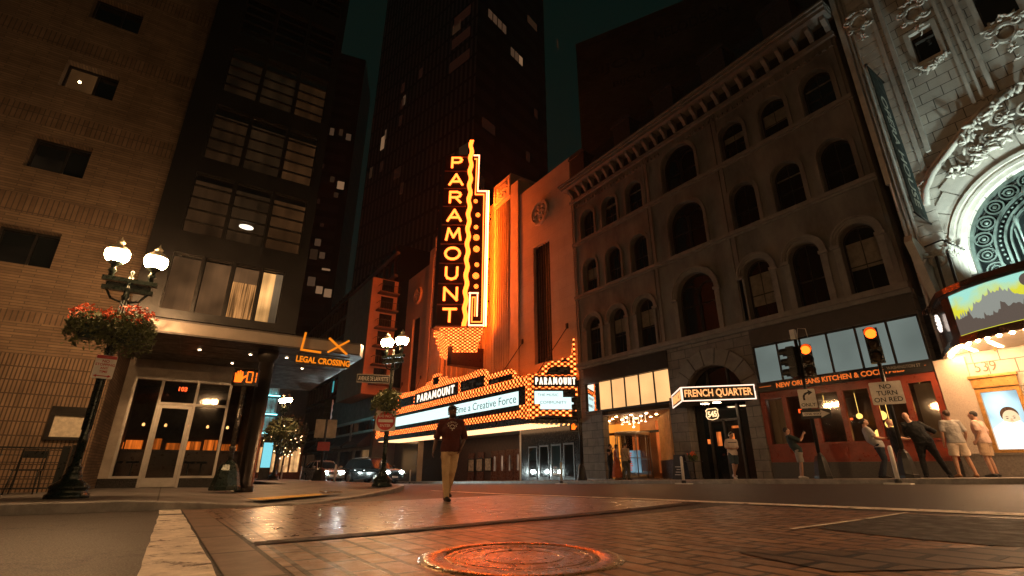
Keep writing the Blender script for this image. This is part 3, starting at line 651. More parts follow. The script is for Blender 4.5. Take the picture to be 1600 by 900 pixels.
# revolving door
rvx, rvy, rz0 = -20.1, 21.75, gz(-18,20)+.115
rv = thing('revolving_door', 'glass revolving door with chrome posts inside the lit lobby', 'revolving door', (rvx, rvy, rz0))
b = MB(); b.lathe([(.98,2.30),(.98,2.50)], (rvx,rvy,rz0), 32); b.build('drum', alu, rv)
b = MB(); b.lathe([(.94,0.),(.94,.26)], (rvx,rvy,rz0), 32); b.build('base_ring', alu, rv)
for k in range(10):
    a = 2*PI*k/10; b = MB(); b.tube([(rvx+.95*math.cos(a),rvy+.95*math.sin(a),rz0),(rvx+.95*math.cos(a),rvy+.95*math.sin(a),rz0+2.4)], .028, 8); b.build('post', alu, rv)
for k in range(3):
    a = .5+2*PI*k/3; c_, s_ = math.cos(a), math.sin(a)
    b = MB(); b.beam((rvx,rvy,rz0+.25),(rvx+.9*c_,rvy+.9*s_,rz0+.25),.03,.35); b.beam((rvx,rvy,rz0+1.05),(rvx+.9*c_,rvy+.9*s_,rz0+1.05),.03,.04); lf = b.build('leaf', alu, rv)
    b = MB(); b.beam((rvx+.03*c_,rvy+.03*s_,rz0+1.4),(rvx+.9*c_,rvy+.9*s_,rz0+1.4),.01,1.9); b.build('pane', clear_glass, lf)
b = MB(); b.tube([(rvx+.97*math.cos(a_),rvy+.97*math.sin(a_),rz0+1.1) for a_ in [-PI*k/10 for k in range(11)]],.02,6,cap=True); b.build('push_rail', alu, rv)
b = MB(); b.box(rvx-.2,rvx+.75,rvy-.3,rvy-.28,rz0+.35,rz0+1.5); b.build('poster', curtain('lobby_poster', (.42,.70,.86), .36, 2.2, .4), rv)
b = MB()
for k in range(9): b.box(rvx-.15+random.uniform(-.05,.1),rvx+.1+random.uniform(-.05,.1),rvy-.315,rvy-.305,rz0+.45+k*.11,rz0+.51+k*.11)
b.build('poster_print', E('red_print', (.8,.10,.05), .4), rv)
t = thing('lobby_chandelier', 'cluster of glowing glass lamps hanging in the lobby', 'lamp', (-19.6,22,3.2))
for k in range(11):
    b = MB(); x, y, z = -19.6+random.uniform(-1.3,1.), 21.6+random.uniform(-.8,.5), 2.85+random.uniform(-.12,.22); b.ball((x,y,z),(.07,.07,.028),10,6); b.tube([(x,y,z),(x,y,3.3)],.006,5); b.build('glass_lamp', E('lobby_lamp', (1,.70,.40), 4) if k == 0 else bpy.data.materials['lobby_lamp'], t)
# French Quarter entrance
b = MB(); b.box(-14.8,-11.92,D+.5,D+.6,-.3,5.0); b.build('entrance_back', black_glass, t5)
b = MB()
for x in (-14.1,-12.63,-13.37): b.box(x-.05,x+.05,D+.42,D+.5,0,3.35 if x != -13.37 else 2.6)
b.box(-14.8,-11.92,D+.40,D+.5,3.3,3.42); b.box(-14.1,-12.6,D+.42,D+.5,2.55,2.65)
for x in (-13.9,-12.85): b.box(x-.03,x+.03,D+.4,D+.5,3.42,4.85)
b.build('entrance_frame', M('dark_painted_wood', (.035,.028,.024), .45, var=.2), t5)
og = E('orange_bar_glow', (1,.20,.03), 1.1)
for x0,x1,z0,z1 in ((-13.85,-13.62,1.5,2.1),(-14.35,-14.2,1.6,1.8),(-13.12,-12.98,1.45,2.0),(-13.05,-12.72,2.22,2.32)):
    b = MB(); b.box(x0,x1,D+.485,D+.497,z0,z1); b.build('lit_opening', curtain('bar_glow', (1,.22,.04), 1.0, 6, .2), t5)
for x in (-13.55,-12.95):
    b = MB(); b.lathe([(.0,-.03),(.17,-.02),(.18,0)], (x,D-.5,3.27), 16); b.build('round_downlight', E('entry_light', (1,.66,.36), 26), t5)
t = thing('number_sign', 'shield shaped sign with the lit number 545 hanging in the entrance', 'sign', (-13.38,D-.3,2.9))
sh = [(-13.70,2.72),(-13.62,2.60),(-13.38,2.55),(-13.14,2.60),(-13.06,2.72),(-13.09,2.88),(-13.06,2.98),(-13.16,3.06),(-13.60,3.06),(-13.70,2.98),(-13.67,2.88)]
b = MB(); b.prism([(x,D-.30,z) for x,z in sh],(0,.05,0)); b.build('board', black_metal, t)
b = MB(); si = [(-13.38+(x+13.38)*.9,2.81+(z-2.81)*.88) for x,z in sh]; b.ring(sh+[sh[0]], si+[si[0]], PY(D-.305), (0,0,0),(0,-.02,0)); b.text('545', .26, (-13.38,D-.305,2.81),(1,0,0),(0,0,1),.015,0,.03,width=.46); b.build('numerals', E('cream_glow', (1,.62,.30), 1.3), t)
# the wedge-shaped FRENCH QUARTER sign over the door
P0, P1, P2 = V((-11.35,19.9,0)), V((-13.62,18.04,0)), V((-15.55,19.85,0))
fq = thing('entrance_sign', 'black FRENCH QUARTER sign with white lit edge above the arched entrance', 'sign', (-13.5,19.2,3.6))
b = MB(); b.prism([tuple(p)[:2]+(3.26,) for p in (P0,P1,P2)],(0,0,.62)); b.build('box', black_metal, fq)
wb = E('white_edge_light', (1,.68,.50), 1.25); gold = E('gold_letters', (1,.40,.13), 1.0)
for A_, B_ in ((P1,P0),(P2,P1)):
    u = (B_-A_).normalized(); n = V((u.y,-u.x,0)); L_ = (B_-A_).length; a_ = A_+n*.012
    Pq = lambda s_, z, a_=a_, u=u: tuple(a_+u*s_)[:2]+(z,)
    b = MB(); b.ring(rect(.0,L_,3.26,3.88)+[(0,3.26)], rect(.045,L_-.045,3.305,3.835)+[(.045,3.305)], Pq, n*.0, n*.02); b.build('light_edge', wb, fq)
    b = MB()
    if L_ > 2.8: b.text('FRENCH QUARTER', .37, a_+u*(L_/2)+V((0,0,3.57)), u, (0,0,1), .02, 0, .022, width=L_*.92)
    else: b.text('FRENCH', .36, a_+u*(L_/2)+V((0,0,3.57)), u, (0,0,1), .02, 0, .028, width=L_*.8)
    b.build('lettering', gold, fq)
# the red restaurant front
redw = M('red_painted_wood', (.215,.034,.014), .35, var=.25, vs=3, bump=.08)
b = MB(); z0 = .18
b.box(-11.22,-5.34,D-.02,D+.12,.78,1.42); b.box(-11.22,-5.34,D-.03,D+.12,3.22,3.50); b.box(-11.22,-5.34,D-.06,D+.10,1.40,1.46)
mull = [-11.16,-10.27,-9.20,-8.22,-7.22,-6.22,-5.40]
for x in mull: b.box(x-.09,x+.09,D-.04,D+.1,1.455,3.225)
for x0, x1 in zip(mull, mull[1:]): b.box(x0+.16,x1-.16,D-.045,D-.015,.88,1.28)
b.build('shop_joinery', redw, t5)
b = MB(); b.box(-11.24,-5.32,D-.05,D+.2,-.3,.775); b.build('shop_plinth', M('dark_granite', (.05,.045,.04), .4, var=.4, vs=20), t5)
for x0, x1 in zip(mull, mull[1:]):
    b = MB(); b.box(x0+.09,x1-.09,D+.04,D+.05,1.46,3.22); b.build('shop_window', clear_glass, t5)
b = MB(); b.box(-11.24,-5.32,D-.10,D+.15,3.505,3.90); b.build('sign_board', M('black_sign', (.012,.011,.011), .4), t5)
orl = E('orange_sign_letters', (1,.20,.03), .5)
b = MB(); b.text('NEW ORLEANS KITCHEN & COCKTAILS', .19, (-8.25,D-.101,3.70),(1,0,0),(0,0,1),.02,0,.02,width=4.35)
for x in (-10.9,-5.72): b.box(x-.25,x+.25,D-.115,D-.10,3.71,3.725)
b.build('lettering', orl, t5)
teal = backlit('backlit_teal_glass', (.33,.40,.36), .31)
pm = [-11.2,-10.2,-9.28,-8.27,-7.28,-6.29,-5.36]
for x0, x1 in zip(pm, pm[1:]):
    b = MB(); b.box(x0+.035,x1-.035,D+.10,D+.12,3.93,5.40); b.build('backlit_panel', teal, t5)
b = MB()
for x in pm: b.box(x-.035,x+.035,D+.05,D+.2,3.9,5.46)
b.box(-11.24,-5.32,D+.05,D+.2,5.40,5.47); b.build('panel_frame', dark_metal, t5)
b = MB(); b.box(-11.24,-5.32,D-.04,D+.1,5.485,6.18); b.build('upper_fascia', brown, t5)
# its dining room
b = MB(); b.box(-11.2,-5.35,D+4,D+4.1,0,3.5); b.box(-11.24,-11.2,D+.2,D+4,0,3.5); b.box(-5.36,-5.32,D+.2,D+4,0,3.5); b.box(-11.2,-5.35,D+.2,D+4,3.4,3.5); b.box(-11.2,-5.35,D+.2,D+4,0,.2); b.build('dining_room', M('dark_room', (.10,.035,.02), .6, var=.3, vs=1.5), t5)
for x0,x1 in ((-11.05,-10.75),(-10.73,-10.40),(-6.05,-5.55)):
    b = MB(); b.box(x0,x1,D+.22,D+.26,1.47,3.2); b.build('drape', M('tan_drape', (.42,.33,.24), .9, var=.3, vs=1, bump=.8, bs=9, stretch=(1,1,.02)), t5)
pl_m = E('yellow_pendant', (1,.58,.13), 1.6)
for x,y,z in ((-7.45,D+1.0,2.35),(-7.32,D+1.2,2.05),(-7.75,D+1.3,1.75),(-5.98,D+.6,2.5),(-9.7,D+2,2.6),(-8.7,D+2.4,2.5)):
    b = MB(); b.ball((x,y,z),.16 if y < D+1.6 else .11,14,9); b.tube([(x,y,z),(x,y,3.4)],.008,5); b.build('pendant_lamp', pl_m, t5)
for x,z,w_,h_ in ((-10.55,2.72,.14,.16),(-9.95,2.68,.2,.16),(-8.95,2.3,.35,.08),(-8.9,2.5,.18,.12)):
    b = MB(); b.box(x,x+w_,D+1.5,D+1.52,z,z+h_); b.build('neon_sign', E('red_neon', (1,.10,.015), 1.2) if 'red_neon' not in bpy.data.materials else bpy.data.materials['red_neon'], t5)
for k, x in enumerate((-10.2,-8.8,-6.9)):
    b = MB(); b.box(x-.5,x+.5,D+.9,D+1.5,.9,.95); b.box(x-.06,x+.06,D+1.15,D+1.25,.2,.9); b.build('dining_table', M('table_wood', (.12,.06,.03), .4), t5)
b = MB(); b.ball((-11.0,D+.9,3.15),(.14,.14,.05)); b.build('ceiling_lamp', E('white_lamp', (1,.8,.6), 5), t5)
# blank party wall behind, with the ghost signs
gw = thing('ghost_sign_wall', 'tall blank brick side wall with faded painted theatre names', 'wall', (-25, 36, 0))
u = V((.557*math.sin(0)+0,0,0))
import_yaw = R(-62)
cx_, cy_ = math.sin(import_yaw), math.cos(import_yaw)      # camera frame heading
u = V((.55751,-.83062,0)).normalized(); rr_ = V((.55684,.83062,0)); ff_ = V((-.83062,.55684,0))
du = -(rr_*cx_+ff_*cy_); du.normalize()                   # runs to the right in the picture
o0 = V((-.7557,.6548,0))*43.0
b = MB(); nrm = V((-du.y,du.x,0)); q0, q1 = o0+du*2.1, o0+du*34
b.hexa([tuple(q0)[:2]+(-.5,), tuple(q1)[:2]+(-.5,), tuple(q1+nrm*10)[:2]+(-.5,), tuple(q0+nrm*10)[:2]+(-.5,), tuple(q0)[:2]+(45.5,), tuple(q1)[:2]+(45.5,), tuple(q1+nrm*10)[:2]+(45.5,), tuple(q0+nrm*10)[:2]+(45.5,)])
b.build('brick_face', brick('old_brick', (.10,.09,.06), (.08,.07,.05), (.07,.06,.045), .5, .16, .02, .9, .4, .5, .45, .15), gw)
gp = M('faded_paint', (.045,.04,.035), .9, var=.5, vs=2)
b = MB()
for txt, s_, z, sz, wd in (('MELODEON',14.1,42.3,1.35,7.1),('BIJOU',6.4,40.4,1.5,6.),('BIJOU DREAM',10.,37.9,.95,8.2),('BALLROOM 1836',7.5,44.75,.5,9.)):
    p_ = o0+du*s_-nrm*.01; b.text(txt, sz, (p_.x,p_.y,z), du, (0,0,1), .012, 0, .015, width=wd)
b.build('painted_lettering', gp, gw)
# ---------------------------------------------------------------- the theatre with the neon sign
lime = brick('limestone_blocks', (.46,.36,.27), (.43,.335,.25), (.28,.22,.17), 1.5, .75, .006, .8, .25, .5, .14, .5)
lime_p = M('plain_limestone', (.45,.355,.265), .75, var=.12, vs=1.2, bump=.15, bs=30)
grille_m = brick('bronze_grille', (.05,.04,.035), (.035,.03,.026), (.008,.007,.006), .22, .45, .03, .5, .8, 0, .3, 2)
tp = thing('theatre_building', 'tall limestone art deco theatre front lit orange by its neon sign', 'theatre', (-37.5, 21, -.45))
BK = (0,1.,0)
for sg_, x0, x1 in ((1,-28.85,-22.42),(-1,-52.2,-46.0)):
    gx = (-26.95,-24.95) if sg_ > 0 else (-49.9,-47.9)
    b = MB(); b.wall(rect(x0,x1,-1,21.8), [rect(gx[0],gx[1],7.3,16.25), rect(x0+.4,x1-.3,-.95,3.02)], Pf, (0,.5,0)); b.box(x0,x1,D+.501,40,3.1,21.79); b.build('wing_wall', lime, tp)
    b = MB(); b.box(gx[0]-.05,gx[1]+.05,D+.3,D+.4,7.25,16.3)
    for k in range(7): b.box(gx[0]+.12+k*.28,gx[0]+.20+k*.28,D+.2,D+.3,7.3,16.25)
    b.build('tall_grille', grille_m, tp)
    c = (gx[0]+gx[1])/2
    b = MB(); b.prism([(c+1.12*math.cos(2*PI*k/10+.3),D-.10,18.85+1.05*math.sin(2*PI*k/10+.3)) for k in range(10)],(0,.15,0))
    b.ring([(c+1.05*math.cos(2*PI*k/24),18.85+.98*math.sin(2*PI*k/24)) for k in range(25)],[(c+.88*math.cos(2*PI*k/24),18.85+.82*math.sin(2*PI*k/24)) for k in range(25)],Pf,(0,-.2,0),(0,-.08,0))
    for k in range(22):
        a, r = random.random()*6.3, random.random()*.7; b.ball((c+r*math.cos(a),D-.12,18.85+r*math.sin(a)),(random.uniform(.08,.2),.1,random.uniform(.08,.25)),8,5)
    b.build('carved_medallion', lime_p, tp)
    xs_ = (-29.85,-28.80) if sg_ > 0 else (-46.05,-45.0)
    b = MB(); b.box(xs_[0],xs_[1],D-.12,40,3.1,23.3); b.box(xs_[0]-.02,xs_[1]+.3 if sg_ > 0 else xs_[1],D-.06,D+2,23.3,23.32); b.build('stepped_pier', lime_p, tp)
    fx0, fx1 = (-32.75,-29.9) if sg_ > 0 else (-44.95,-42.1)
    b = MB(); b.box(fx0,fx1,D-.0,40,3.1,22.3); b.box(fx0,fx1,D-.08,40,22.3,24.6); b.build('fluted_pier', lime_p, tp)
    b = MB()
    for k in range(7): b.tube([(fx0+.42+k*.335,D-.02,4.6),(fx0+.42+k*.335,D-.02,22.1)],.10,10)
    b.build('fluting', lime_p, tp)
    b = MB(); b.ring(rect(fx0+.1,fx1-.1,22.45,24.5)+[(fx0+.1,22.45)],rect(fx0+.4,fx1-.4,22.7,24.25)+[(fx0+.4,22.7)],Pf,(0,-.16,0),(0,.0,0))
    for k in range(26): b.ball((random.uniform(fx0+.55,fx1-.55),D-.1,random.uniform(22.85,24.1)),(random.uniform(.08,.22),.1,random.uniform(.06,.2)),8,5)
    b.build('carved_panel', lime_p, tp)
YC = 20.35
b = MB(); b.box(-42.1,-32.75,YC,40,3.1,23.4); b.build('centre_wall', lime, tp)
b = MB()
for k in range(9): b.box(-41.6+k*1.02,-41.35+k*1.02,YC-.14,YC+.05,4,22.6)
b.build('centre_rib', lime_p, tp)
for x, z in ((-23.3,9.2),(-28.4,9.2),(-46.6,9.2),(-51.6,9.2)):
    b = MB(); b.tube([(x,D-.02,z),(x-1.2 if x > -40 else x+1.2,18.4,6.2)],.03,6); b.bx((x,D-.05,z+.05),(.16,.12,.34)); b.build('tie_rod', dark_metal, tp)
# street level of the theatre
bg_ = M('polished_black_granite', (.022,.021,.02), .13, var=.6, vs=14, bump=.02, spec=.6)
b = MB(); b.box(-28.6,-22.42,D-.03,D+.3,-.6,3.1); b.box(-28.65,-28.5,D,23,-.6,3.1); b.build('granite_base', bg_, tp)
b = MB(); b.box(-52.2,-46.2,D-.03,D+.3,-1.1,3.1); b.box(-46.3,-46.15,D,23,-1.1,3.1); b.build('granite_base', bg_, tp)
b = MB(); b.box(-46.2,-28.6,23,23.2,-1.1,3.6); b.build('recess_wall', M('red_brown_panel', (.055,.02,.012), .45, var=.3), tp)
b = MB(); b.box(-52,-22.5,D-2.4,23.1,3.32,3.40); b.build('recess_ceiling', brown, tp)
wood = M('polished_mahogany', (.13,.04,.018), .3, var=.35, vs=3, bump=.05)
for k in range(6):
    x0 = -41.3+k*1.7 if k < 2 else -37.3+(k-2)*1.15
    z = gz(x0,20)+.15
    b = MB(); b.wall(rect(x0,x0+1.08,z,z+2.35),[arch(x0+.36,x0+.72,z+.75,z+1.95,8)],PY(22.9),(0,.05,0)); b.box(x0,x0+1.08,22.86,22.899,z,z+.28); d = b.build('theatre_door', wood, tp)
    b = MB(); b.box(x0+.36,x0+.72,22.955,22.97,z+.75,z+1.95); b.build('pane', curtain('foyer_glow', (.9,.55,.35), .22, 4, .05) if k == 0 else bpy.data.materials['foyer_glow'], d)
    b = MB(); b.box(x0+.95,x0+.99,22.84,22.87,z+.9,z+1.25); b.build('handle', alu, d)
for k in range(3):
    x0 = -41.2+k*1.45; z = gz(x0,20)+.9
    b = MB(); b.ring(rect(x0,x0+1.2,z,z+1.1)+[(x0,z)],rect(x0+.07,x0+1.13,z+.07,z+1.03)+[(x0+.07,z+.07)],PY(22.78),(0,0,0),(0,.09,0)); c_ = b.build('poster_case', dark_metal, tp)
    b = MB(); b.box(x0+.07,x0+1.13,22.85,22.86,z+.07,z+1.03); b.build('poster', M('playbill_paper', (.45,.36,.28), .6, var=.6, vs=5, bump=0) if k == 0 else bpy.data.materials['playbill_paper'], c_)
    if 'poster_strip' not in bpy.data.materials: E('poster_strip', (1,.7,.45), 1.2)
    b = MB(); b.box(x0+.1,x0+1.1,22.79,22.80,z+1.035,z+1.06); b.build('lamp_strip', bpy.data.materials['poster_strip'], c_)
for k in range(4):
    x0 = -27.75+k*1.22; z = gz(x0,20)+.17
    b = MB(); b.ring(rect(x0,x0+1.0,z,z+2.1)+[(x0,z)],rect(x0+.09,x0+.91,z+.2,z+2.0)+[(x0+.09,z+.2)],Pf,(0,-.06,0),(0,.0,0)); d = b.build('bronze_door', dark_metal, tp)
    b = MB(); b.box(x0+.09,x0+.91,D-.038,D-.034,z+.2,z+2.0); b.build('pane', mir if k in (0,2) else black_glass, d)
# ---- the marquee
hot, cold = (1,.20,.045), (.85,.11,.010)
bul = bulbs('marquee_bulbs', .20, .155, hot, cold, 5., .10)
mq = thing('theatre_marquee', 'golden bulb lit theatre marquee with white screens reading Become a Creative Force', 'marquee', (-37.5, 18.5, 3.0))
C0, C1, C2, C3 = (-22.42,19.95), (-24.08,17.46), (-50.92,17.46), (-52.58,19.95)
mb = M('black_enamel', (.014,.012,.011), .3, var=.2)
b = MB(); b.prism([(x,y,3.04) for x,y in (C0,C1,C2,C3)],(0,0,2.55)); b.build('body', mb, mq)
YF = 17.46
def Pm(y): return lambda u, v: (u, y, v)
eu = V((.557,.831,0)).normalized(); en = V((eu.y,-eu.x,0))
def Pe(o): return lambda s_, z: tuple(V((C1[0],C1[1],0))+eu*s_+en*o)[:2]+(z,)
eu2 = V((-.557,.831,0)).normalized(); en2 = V((-eu2.y,eu2.x,0))
def Pe2(o): return lambda s_, z: tuple(V((C2[0],C2[1],0))+eu2*s_+en2*o)[:2]+(z,)
LET = {'P':[[(0,0),(0,1),(.65,1),(.92,.9),(1,.75),(.92,.58),(.65,.48),(0,.48)]],'A':[[(0,0),(.5,1),(1,0)],[(.2,.30),(.8,.30)]],'M':[[(0,0),(.14,1),(.5,.22),(.86,1),(1,0)]],'U':[[(0,1),(0,.34),(.14,.1),(.5,0),(.86,.1),(1,.34),(1,1)]],'N':[[(0,0),(0,1),(1,0),(1,1)]],'T':[[(0,1),(1,1)],[(.5,1),(.5,0)]],
       'O':[[(.5+.5*math.cos(2*PI*k/18),.5+.5*math.sin(2*PI*k/18)) for k in range(19)]]}
LET['R'] = LET['P']+[[(.52,.48),(1,0)]]
LW = {'P':.8,'A':1.05,'R':.85,'M':1.25,'O':1.1,'U':.9,'N':.95,'T':.9}
def strokes(b, PP, word, u0, u1, v0, v1, wd):
    """letters made of straight tube segments, laid between u0..u1 and v0..v1; PP(o) is the plane o in front"""
    tot = sum(LW[c] for c in word)+.28*(len(word)-1); sc = (u1-u0)/tot; u = u0; q = 0
    for c in word:
        w_ = LW[c]*sc
        for pl_ in LET[c]:
            pts = [(u+wd/2+x*(w_-wd), v0+wd/2+z*(v1-v0-wd)) for x,z in pl_]
            for p, r in zip(pts, pts[1:]):
                d = V((r[0]-p[0],r[1]-p[1],0)).normalized(); n = V((-d.y,d.x,0))*wd/2; e = d*wd*.42; q += 1
                slab(b, PP(.03+.0006*(q % 7)), PP(.0), [(p[0]+n.x-e.x,p[1]+n.y-e.y),(r[0]+n.x+e.x,r[1]+n.y+e.y),(r[0]-n.x+e.x,r[1]-n.y+e.y),(p[0]-n.x-e.x,p[1]-n.y-e.y)])
        u += w_+.28*sc
def slab(b, P1, P2, loop, m=0):                            # plate between two parallel planes
    A_ = [P1(*p) for p in loop]; B_ = [P2(*p) for p in loop]; n = len(loop)
    a = [b.a(p) for p in A_]; c = [b.a(p) for p in B_]
    for t_ in tessellate_polygon([[V((p[0],p[1],0)) for p in loop]]): b.face([a[k] for k in t_], m); b.face([c[k] for k in reversed(t_)], m)
    for k in range(n): b.face((a[k],a[(k+1)%n],c[(k+1)%n],c[k]), m)
EL = 2.92
def bulb_panel(loops, name='bulb_band'):
    b = MB()
    for P1, P2, lp in loops: slab(b, P1, P2, lp)
    return b.build(name, bul, mq)
bulb_panel([(Pm(YF-.07),Pm(YF+.02),rect(-50.8,-24.1,3.46,3.87))]); bulb_panel([(Pm(YF-.07),Pm(YF+.02),rect(-50.8,-24.1,5.34,5.72))])
for P_ in (Pe, Pe2):
    bulb_panel([(P_(.06),P_(-.02),rect(.05,EL,3.44,3.80))]); bulb_panel([(P_(.055),P_(-.02),rect(.05,EL,5.06,5.20))]); bulb_panel([(P_(.055),P_(-.02),rect(EL-.14,EL-.01,3.8,5.06))])
# corner posts
bulb_panel([(Pm(YF-.09),Pm(YF+.02),rect(-24.42,-24.05,3.3,5.95)),(Pe(.09),Pe(-.02),rect(.0,.22,3.3,5.95))],'corner_post'); bulb_panel([(Pm(YF-.14),Pm(YF-.091),rect(-25.0,-24.0,3.36,4.15)),(Pe(.14),Pe(.091),rect(-.02,.62,3.36,4.15))],'corner_block')
bulb_panel([(Pm(YF-.09),Pm(YF+.02),rect(-50.95,-50.58,3.3,5.95))],'corner_post'); bulb_panel([(Pm(YF-.14),Pm(YF-.091),rect(-51.0,-50.0,3.36,4.15))],'corner_block')
def crest():
    half = [(0,8.0),(.75,8.0),(.85,7.55),(1.9,7.5),(2.1,7.28),(3.6,7.2),(4.6,7.12),(5.4,7.16),(7.2,7.24),(7.9,7.16),(8.3,6.95),(8.55,6.66),(10.6,6.66),(11.4,6.6),(11.8,6.3),(12.05,6.0),(12.6,5.95),(12.9,5.72)]
    return [(-37.5-x,z) for x,z in half[::-1]]+[(-37.5+x,z) for x,z in half[1:]]
lp = [(-50.4,5.72)]+crest()[1:-1]+[(-24.6,5.72)]
bulb_panel([(Pm(YF+.02),Pm(YF+.16),lp)],'bulb_crest')
dkp = []
b = MB()
for x0,x1,z0,z1 in ((-41.75,-33.45,5.80,6.78),(-33.0,-29.55,5.92,6.72),(-28.9,-26.0,5.92,6.28),(-45.45,-42.0,5.92,6.72),(-49,-46.1,5.92,6.28),(-38.0,-37.0,7.1,7.7)): slab(b,Pm(YF-.03),Pm(YF+.019),rect(x0,x1,z0,z1))
b.build('black_panel', mb, mq)
b = MB(); gr = M('grey_relief', (.09,.085,.08), .5)
for s_ in (1,-1):
    for x0,x1,z0,z1 in ((4.7,5.8,6.05,6.2),(5.0,5.2,6.2,6.5),(5.9,6.8,6.4,6.55),(6.3,6.5,6.0,6.4),(6.9,7.7,6.1,6.25),(9.,9.9,6.0,6.15)):
        b.box(-37.5+s_*x0 if s_ > 0 else -37.5-x1,-37.5+x1 if s_ > 0 else -37.5-x0,YF-.06,YF-.031,z0,z1)
b.build('relief_ornament', gr, mq)
wl_ = E('white_letters', (1,.80,.60), 1.25)
b = MB(); strokes(b, lambda o: Pm(YF-.031-o), 'PARAMOUNT', -41.1, -34.0, 5.97, 6.62, .135); b.build('lettering', wl_, mq)
scr = E('white_screen', (.74,1.,.97), .85)
b = MB(); slab(b,Pm(YF-.03),Pm(YF+.01),rect(-48.6,-25.25,4.22,5.06)); b.build('screen', scr, mq)
b = MB(); slab(b,Pm(YF-.024),Pm(YF+.02),rect(-50.2,-24.6,3.9,5.32)); b.build('screen_surround', mb, mq)
b = MB(); b.text('Become a Creative Force', .52, (-30.2,YF-.031,4.64),(1,0,0),(0,0,1),.008,0,-.004,width=9.4); b.build('screen_lettering', M('screen_grey_text', (.07,.10,.10), .6), mq)
# end panel facing the crossing
b = MB(); slab(b,Pe(.05),Pe(-.01),rect(.28,2.62,3.86,4.56)+[]) ; slab(b,Pe(.05),Pe(-.01),rect(.28,2.0,4.561,4.92)); b.build('screen', scr, mq)
b = MB(); b.text('THE MUSIC MAN', .16, V(Pe(.055)(1.12,4.72)),eu,(0,0,1),.006,0,.0,width=1.3) if False else b.text('THE MUSIC', .15, V(Pe(.052)(1.1,4.70)),eu,(0,0,1),.006,0,.0,width=1.25)
b.text("COMMUNITY", .16, V(Pe(.052)(1.4,4.25)),eu,(0,0,1),.006,0,.0,width=1.6); b.build('screen_lettering', M('screen_red_text', (.30,.10,.08), .6), mq)
b = MB(); slab(b,Pe(.05),Pe(-.01),rect(.22,2.86,5.21,5.84)); b.build('black_panel', mb, mq)
b = MB(); strokes(b, lambda o: Pe(.051+o), 'PARAMOUNT', .34, 2.80, 5.31, 5.75, .085); b.build('lettering', wl_, mq)
lp = [(.22,5.84),(2.9,5.84),(2.84,8.2),(2.76,8.2),(2.62,7.2),(2.4,6.95),(2.05,6.98),(1.95,6.78),(1.5,6.76),(1.1,6.66),(.82,6.42),(.66,5.98),(.22,5.95)]
bulb_panel([(Pe(.05),Pe(-.05),lp)],'bulb_crest')
b = MB(); slab(b,Pe(.07),Pe(.051),[(.98,5.92),(2.5,5.92),(2.5,6.42),(1.4,6.42),(1.15,6.28)]); b.build('black_panel', mb, mq)
b = MB()
for q in ((1.2,1.9,5.97,6.08),(1.3,1.6,6.2,6.34),(1.9,2.4,6.2,6.34),(1.75,2.1,6.08,6.2),(2.0,2.35,6.72,6.86)): slab(b,Pe(.09),Pe(.071),rect(q[0],q[1],q[2],q[3]))
b.build('relief_ornament', gr, mq)
# lamp rows under the canopy
sof = E('soffit_lamp_row', (1,.52,.23), 1.7)
for k in range(96):
    x = -50.6+k*.277; y1 = 19.9
    b = MB(); b.box(x-.04,x+.04,YF+.10,YF+2.4,2.985,3.035); b.build('soffit_lamp_row', sof, mq)
b = MB()
for k in range(9):
    p = V((C1[0],C1[1],0))+eu*(.25+k*.3); q = p-en*.9; b.beam((p.x-en.x*.1,p.y-en.y*.1,3.01),(q.x,q.y,3.01),.08,.05)
b.build('soffit_lamp_end', E('soffit_end_lamps', (1,.42,.12), 1.8), mq)
ru = E('added_uplight', (1,.105,.006), 30)  # unseen tubes added behind the crest to spread orange glow on the wings
for x0, x1 in ((-30.5,-23.2),(-51.8,-44.5)):
    b = MB(); b.tube([(x0,18.7,5.75),(x1,18.7,5.75)],.05,6); b.build('added_uplight', ru, mq)
# ---- the vertical neon sign, a wedge standing off the wall
sg = thing('vertical_neon_sign', 'tall vertical PARAMOUNT sign in yellow neon letters with wavy glowing stripe', 'sign', (-37.4, 19, 9.3))
KS = .932; O = V((-35.56,19.15,0))*KS
def kz(z): return .55+(z-.55)*KS
def Sf(o): return lambda s_, z: tuple(O+eu*s_*KS+en*o)[:2]+(kz(z),)
def Sg(o):                                                 # the far face, mirrored
    f = Sf(o)
    def g(s_, z): p = f(s_, z); return (-69.8-p[0], p[1], p[2])
    return g
maroon = M('maroon_enamel', (.035,.012,.008), .35, var=.2)
mid = MB()
prof = [(-2.68,11.95),(1.52,11.95),(1.52,25.42),(.66,25.42),(.66,29.5),(-.42,29.5),(-.42,29.35),(-2.05,29.35),(-2.05,29.1),(-2.68,28.9)]
for lo, hi in ((11.95,25.42),(25.42,29.4)):
    r_ = 1.52 if lo < 20 else .66
    a_, c_ = V(Sf(0)(-2.68,0)), V(Sf(0)(r_,0)); mid.prism([(a_.x,a_.y,kz(lo)),(c_.x,c_.y,kz(lo)),(-69.8-c_.x,c_.y,kz(lo)),(-69.8-a_.x,a_.y,kz(lo))],(0,0,kz(hi)-kz(lo)-.001))
mid.build('core', maroon, sg)
yel = E('yellow_neon', (1,.125,.016), 4.4); whn = E('white_neon', (1,.26,.11), 5.); amb = E('amber_neon', (1,.16,.008), 3.6); rim = E('red_glow_rim', (1,.15,.06), .16)
bulb_s = bulbs('sign_base_bulbs', .19, .13, (1,.15,.03), (.7,.10,.01), 7., .3)
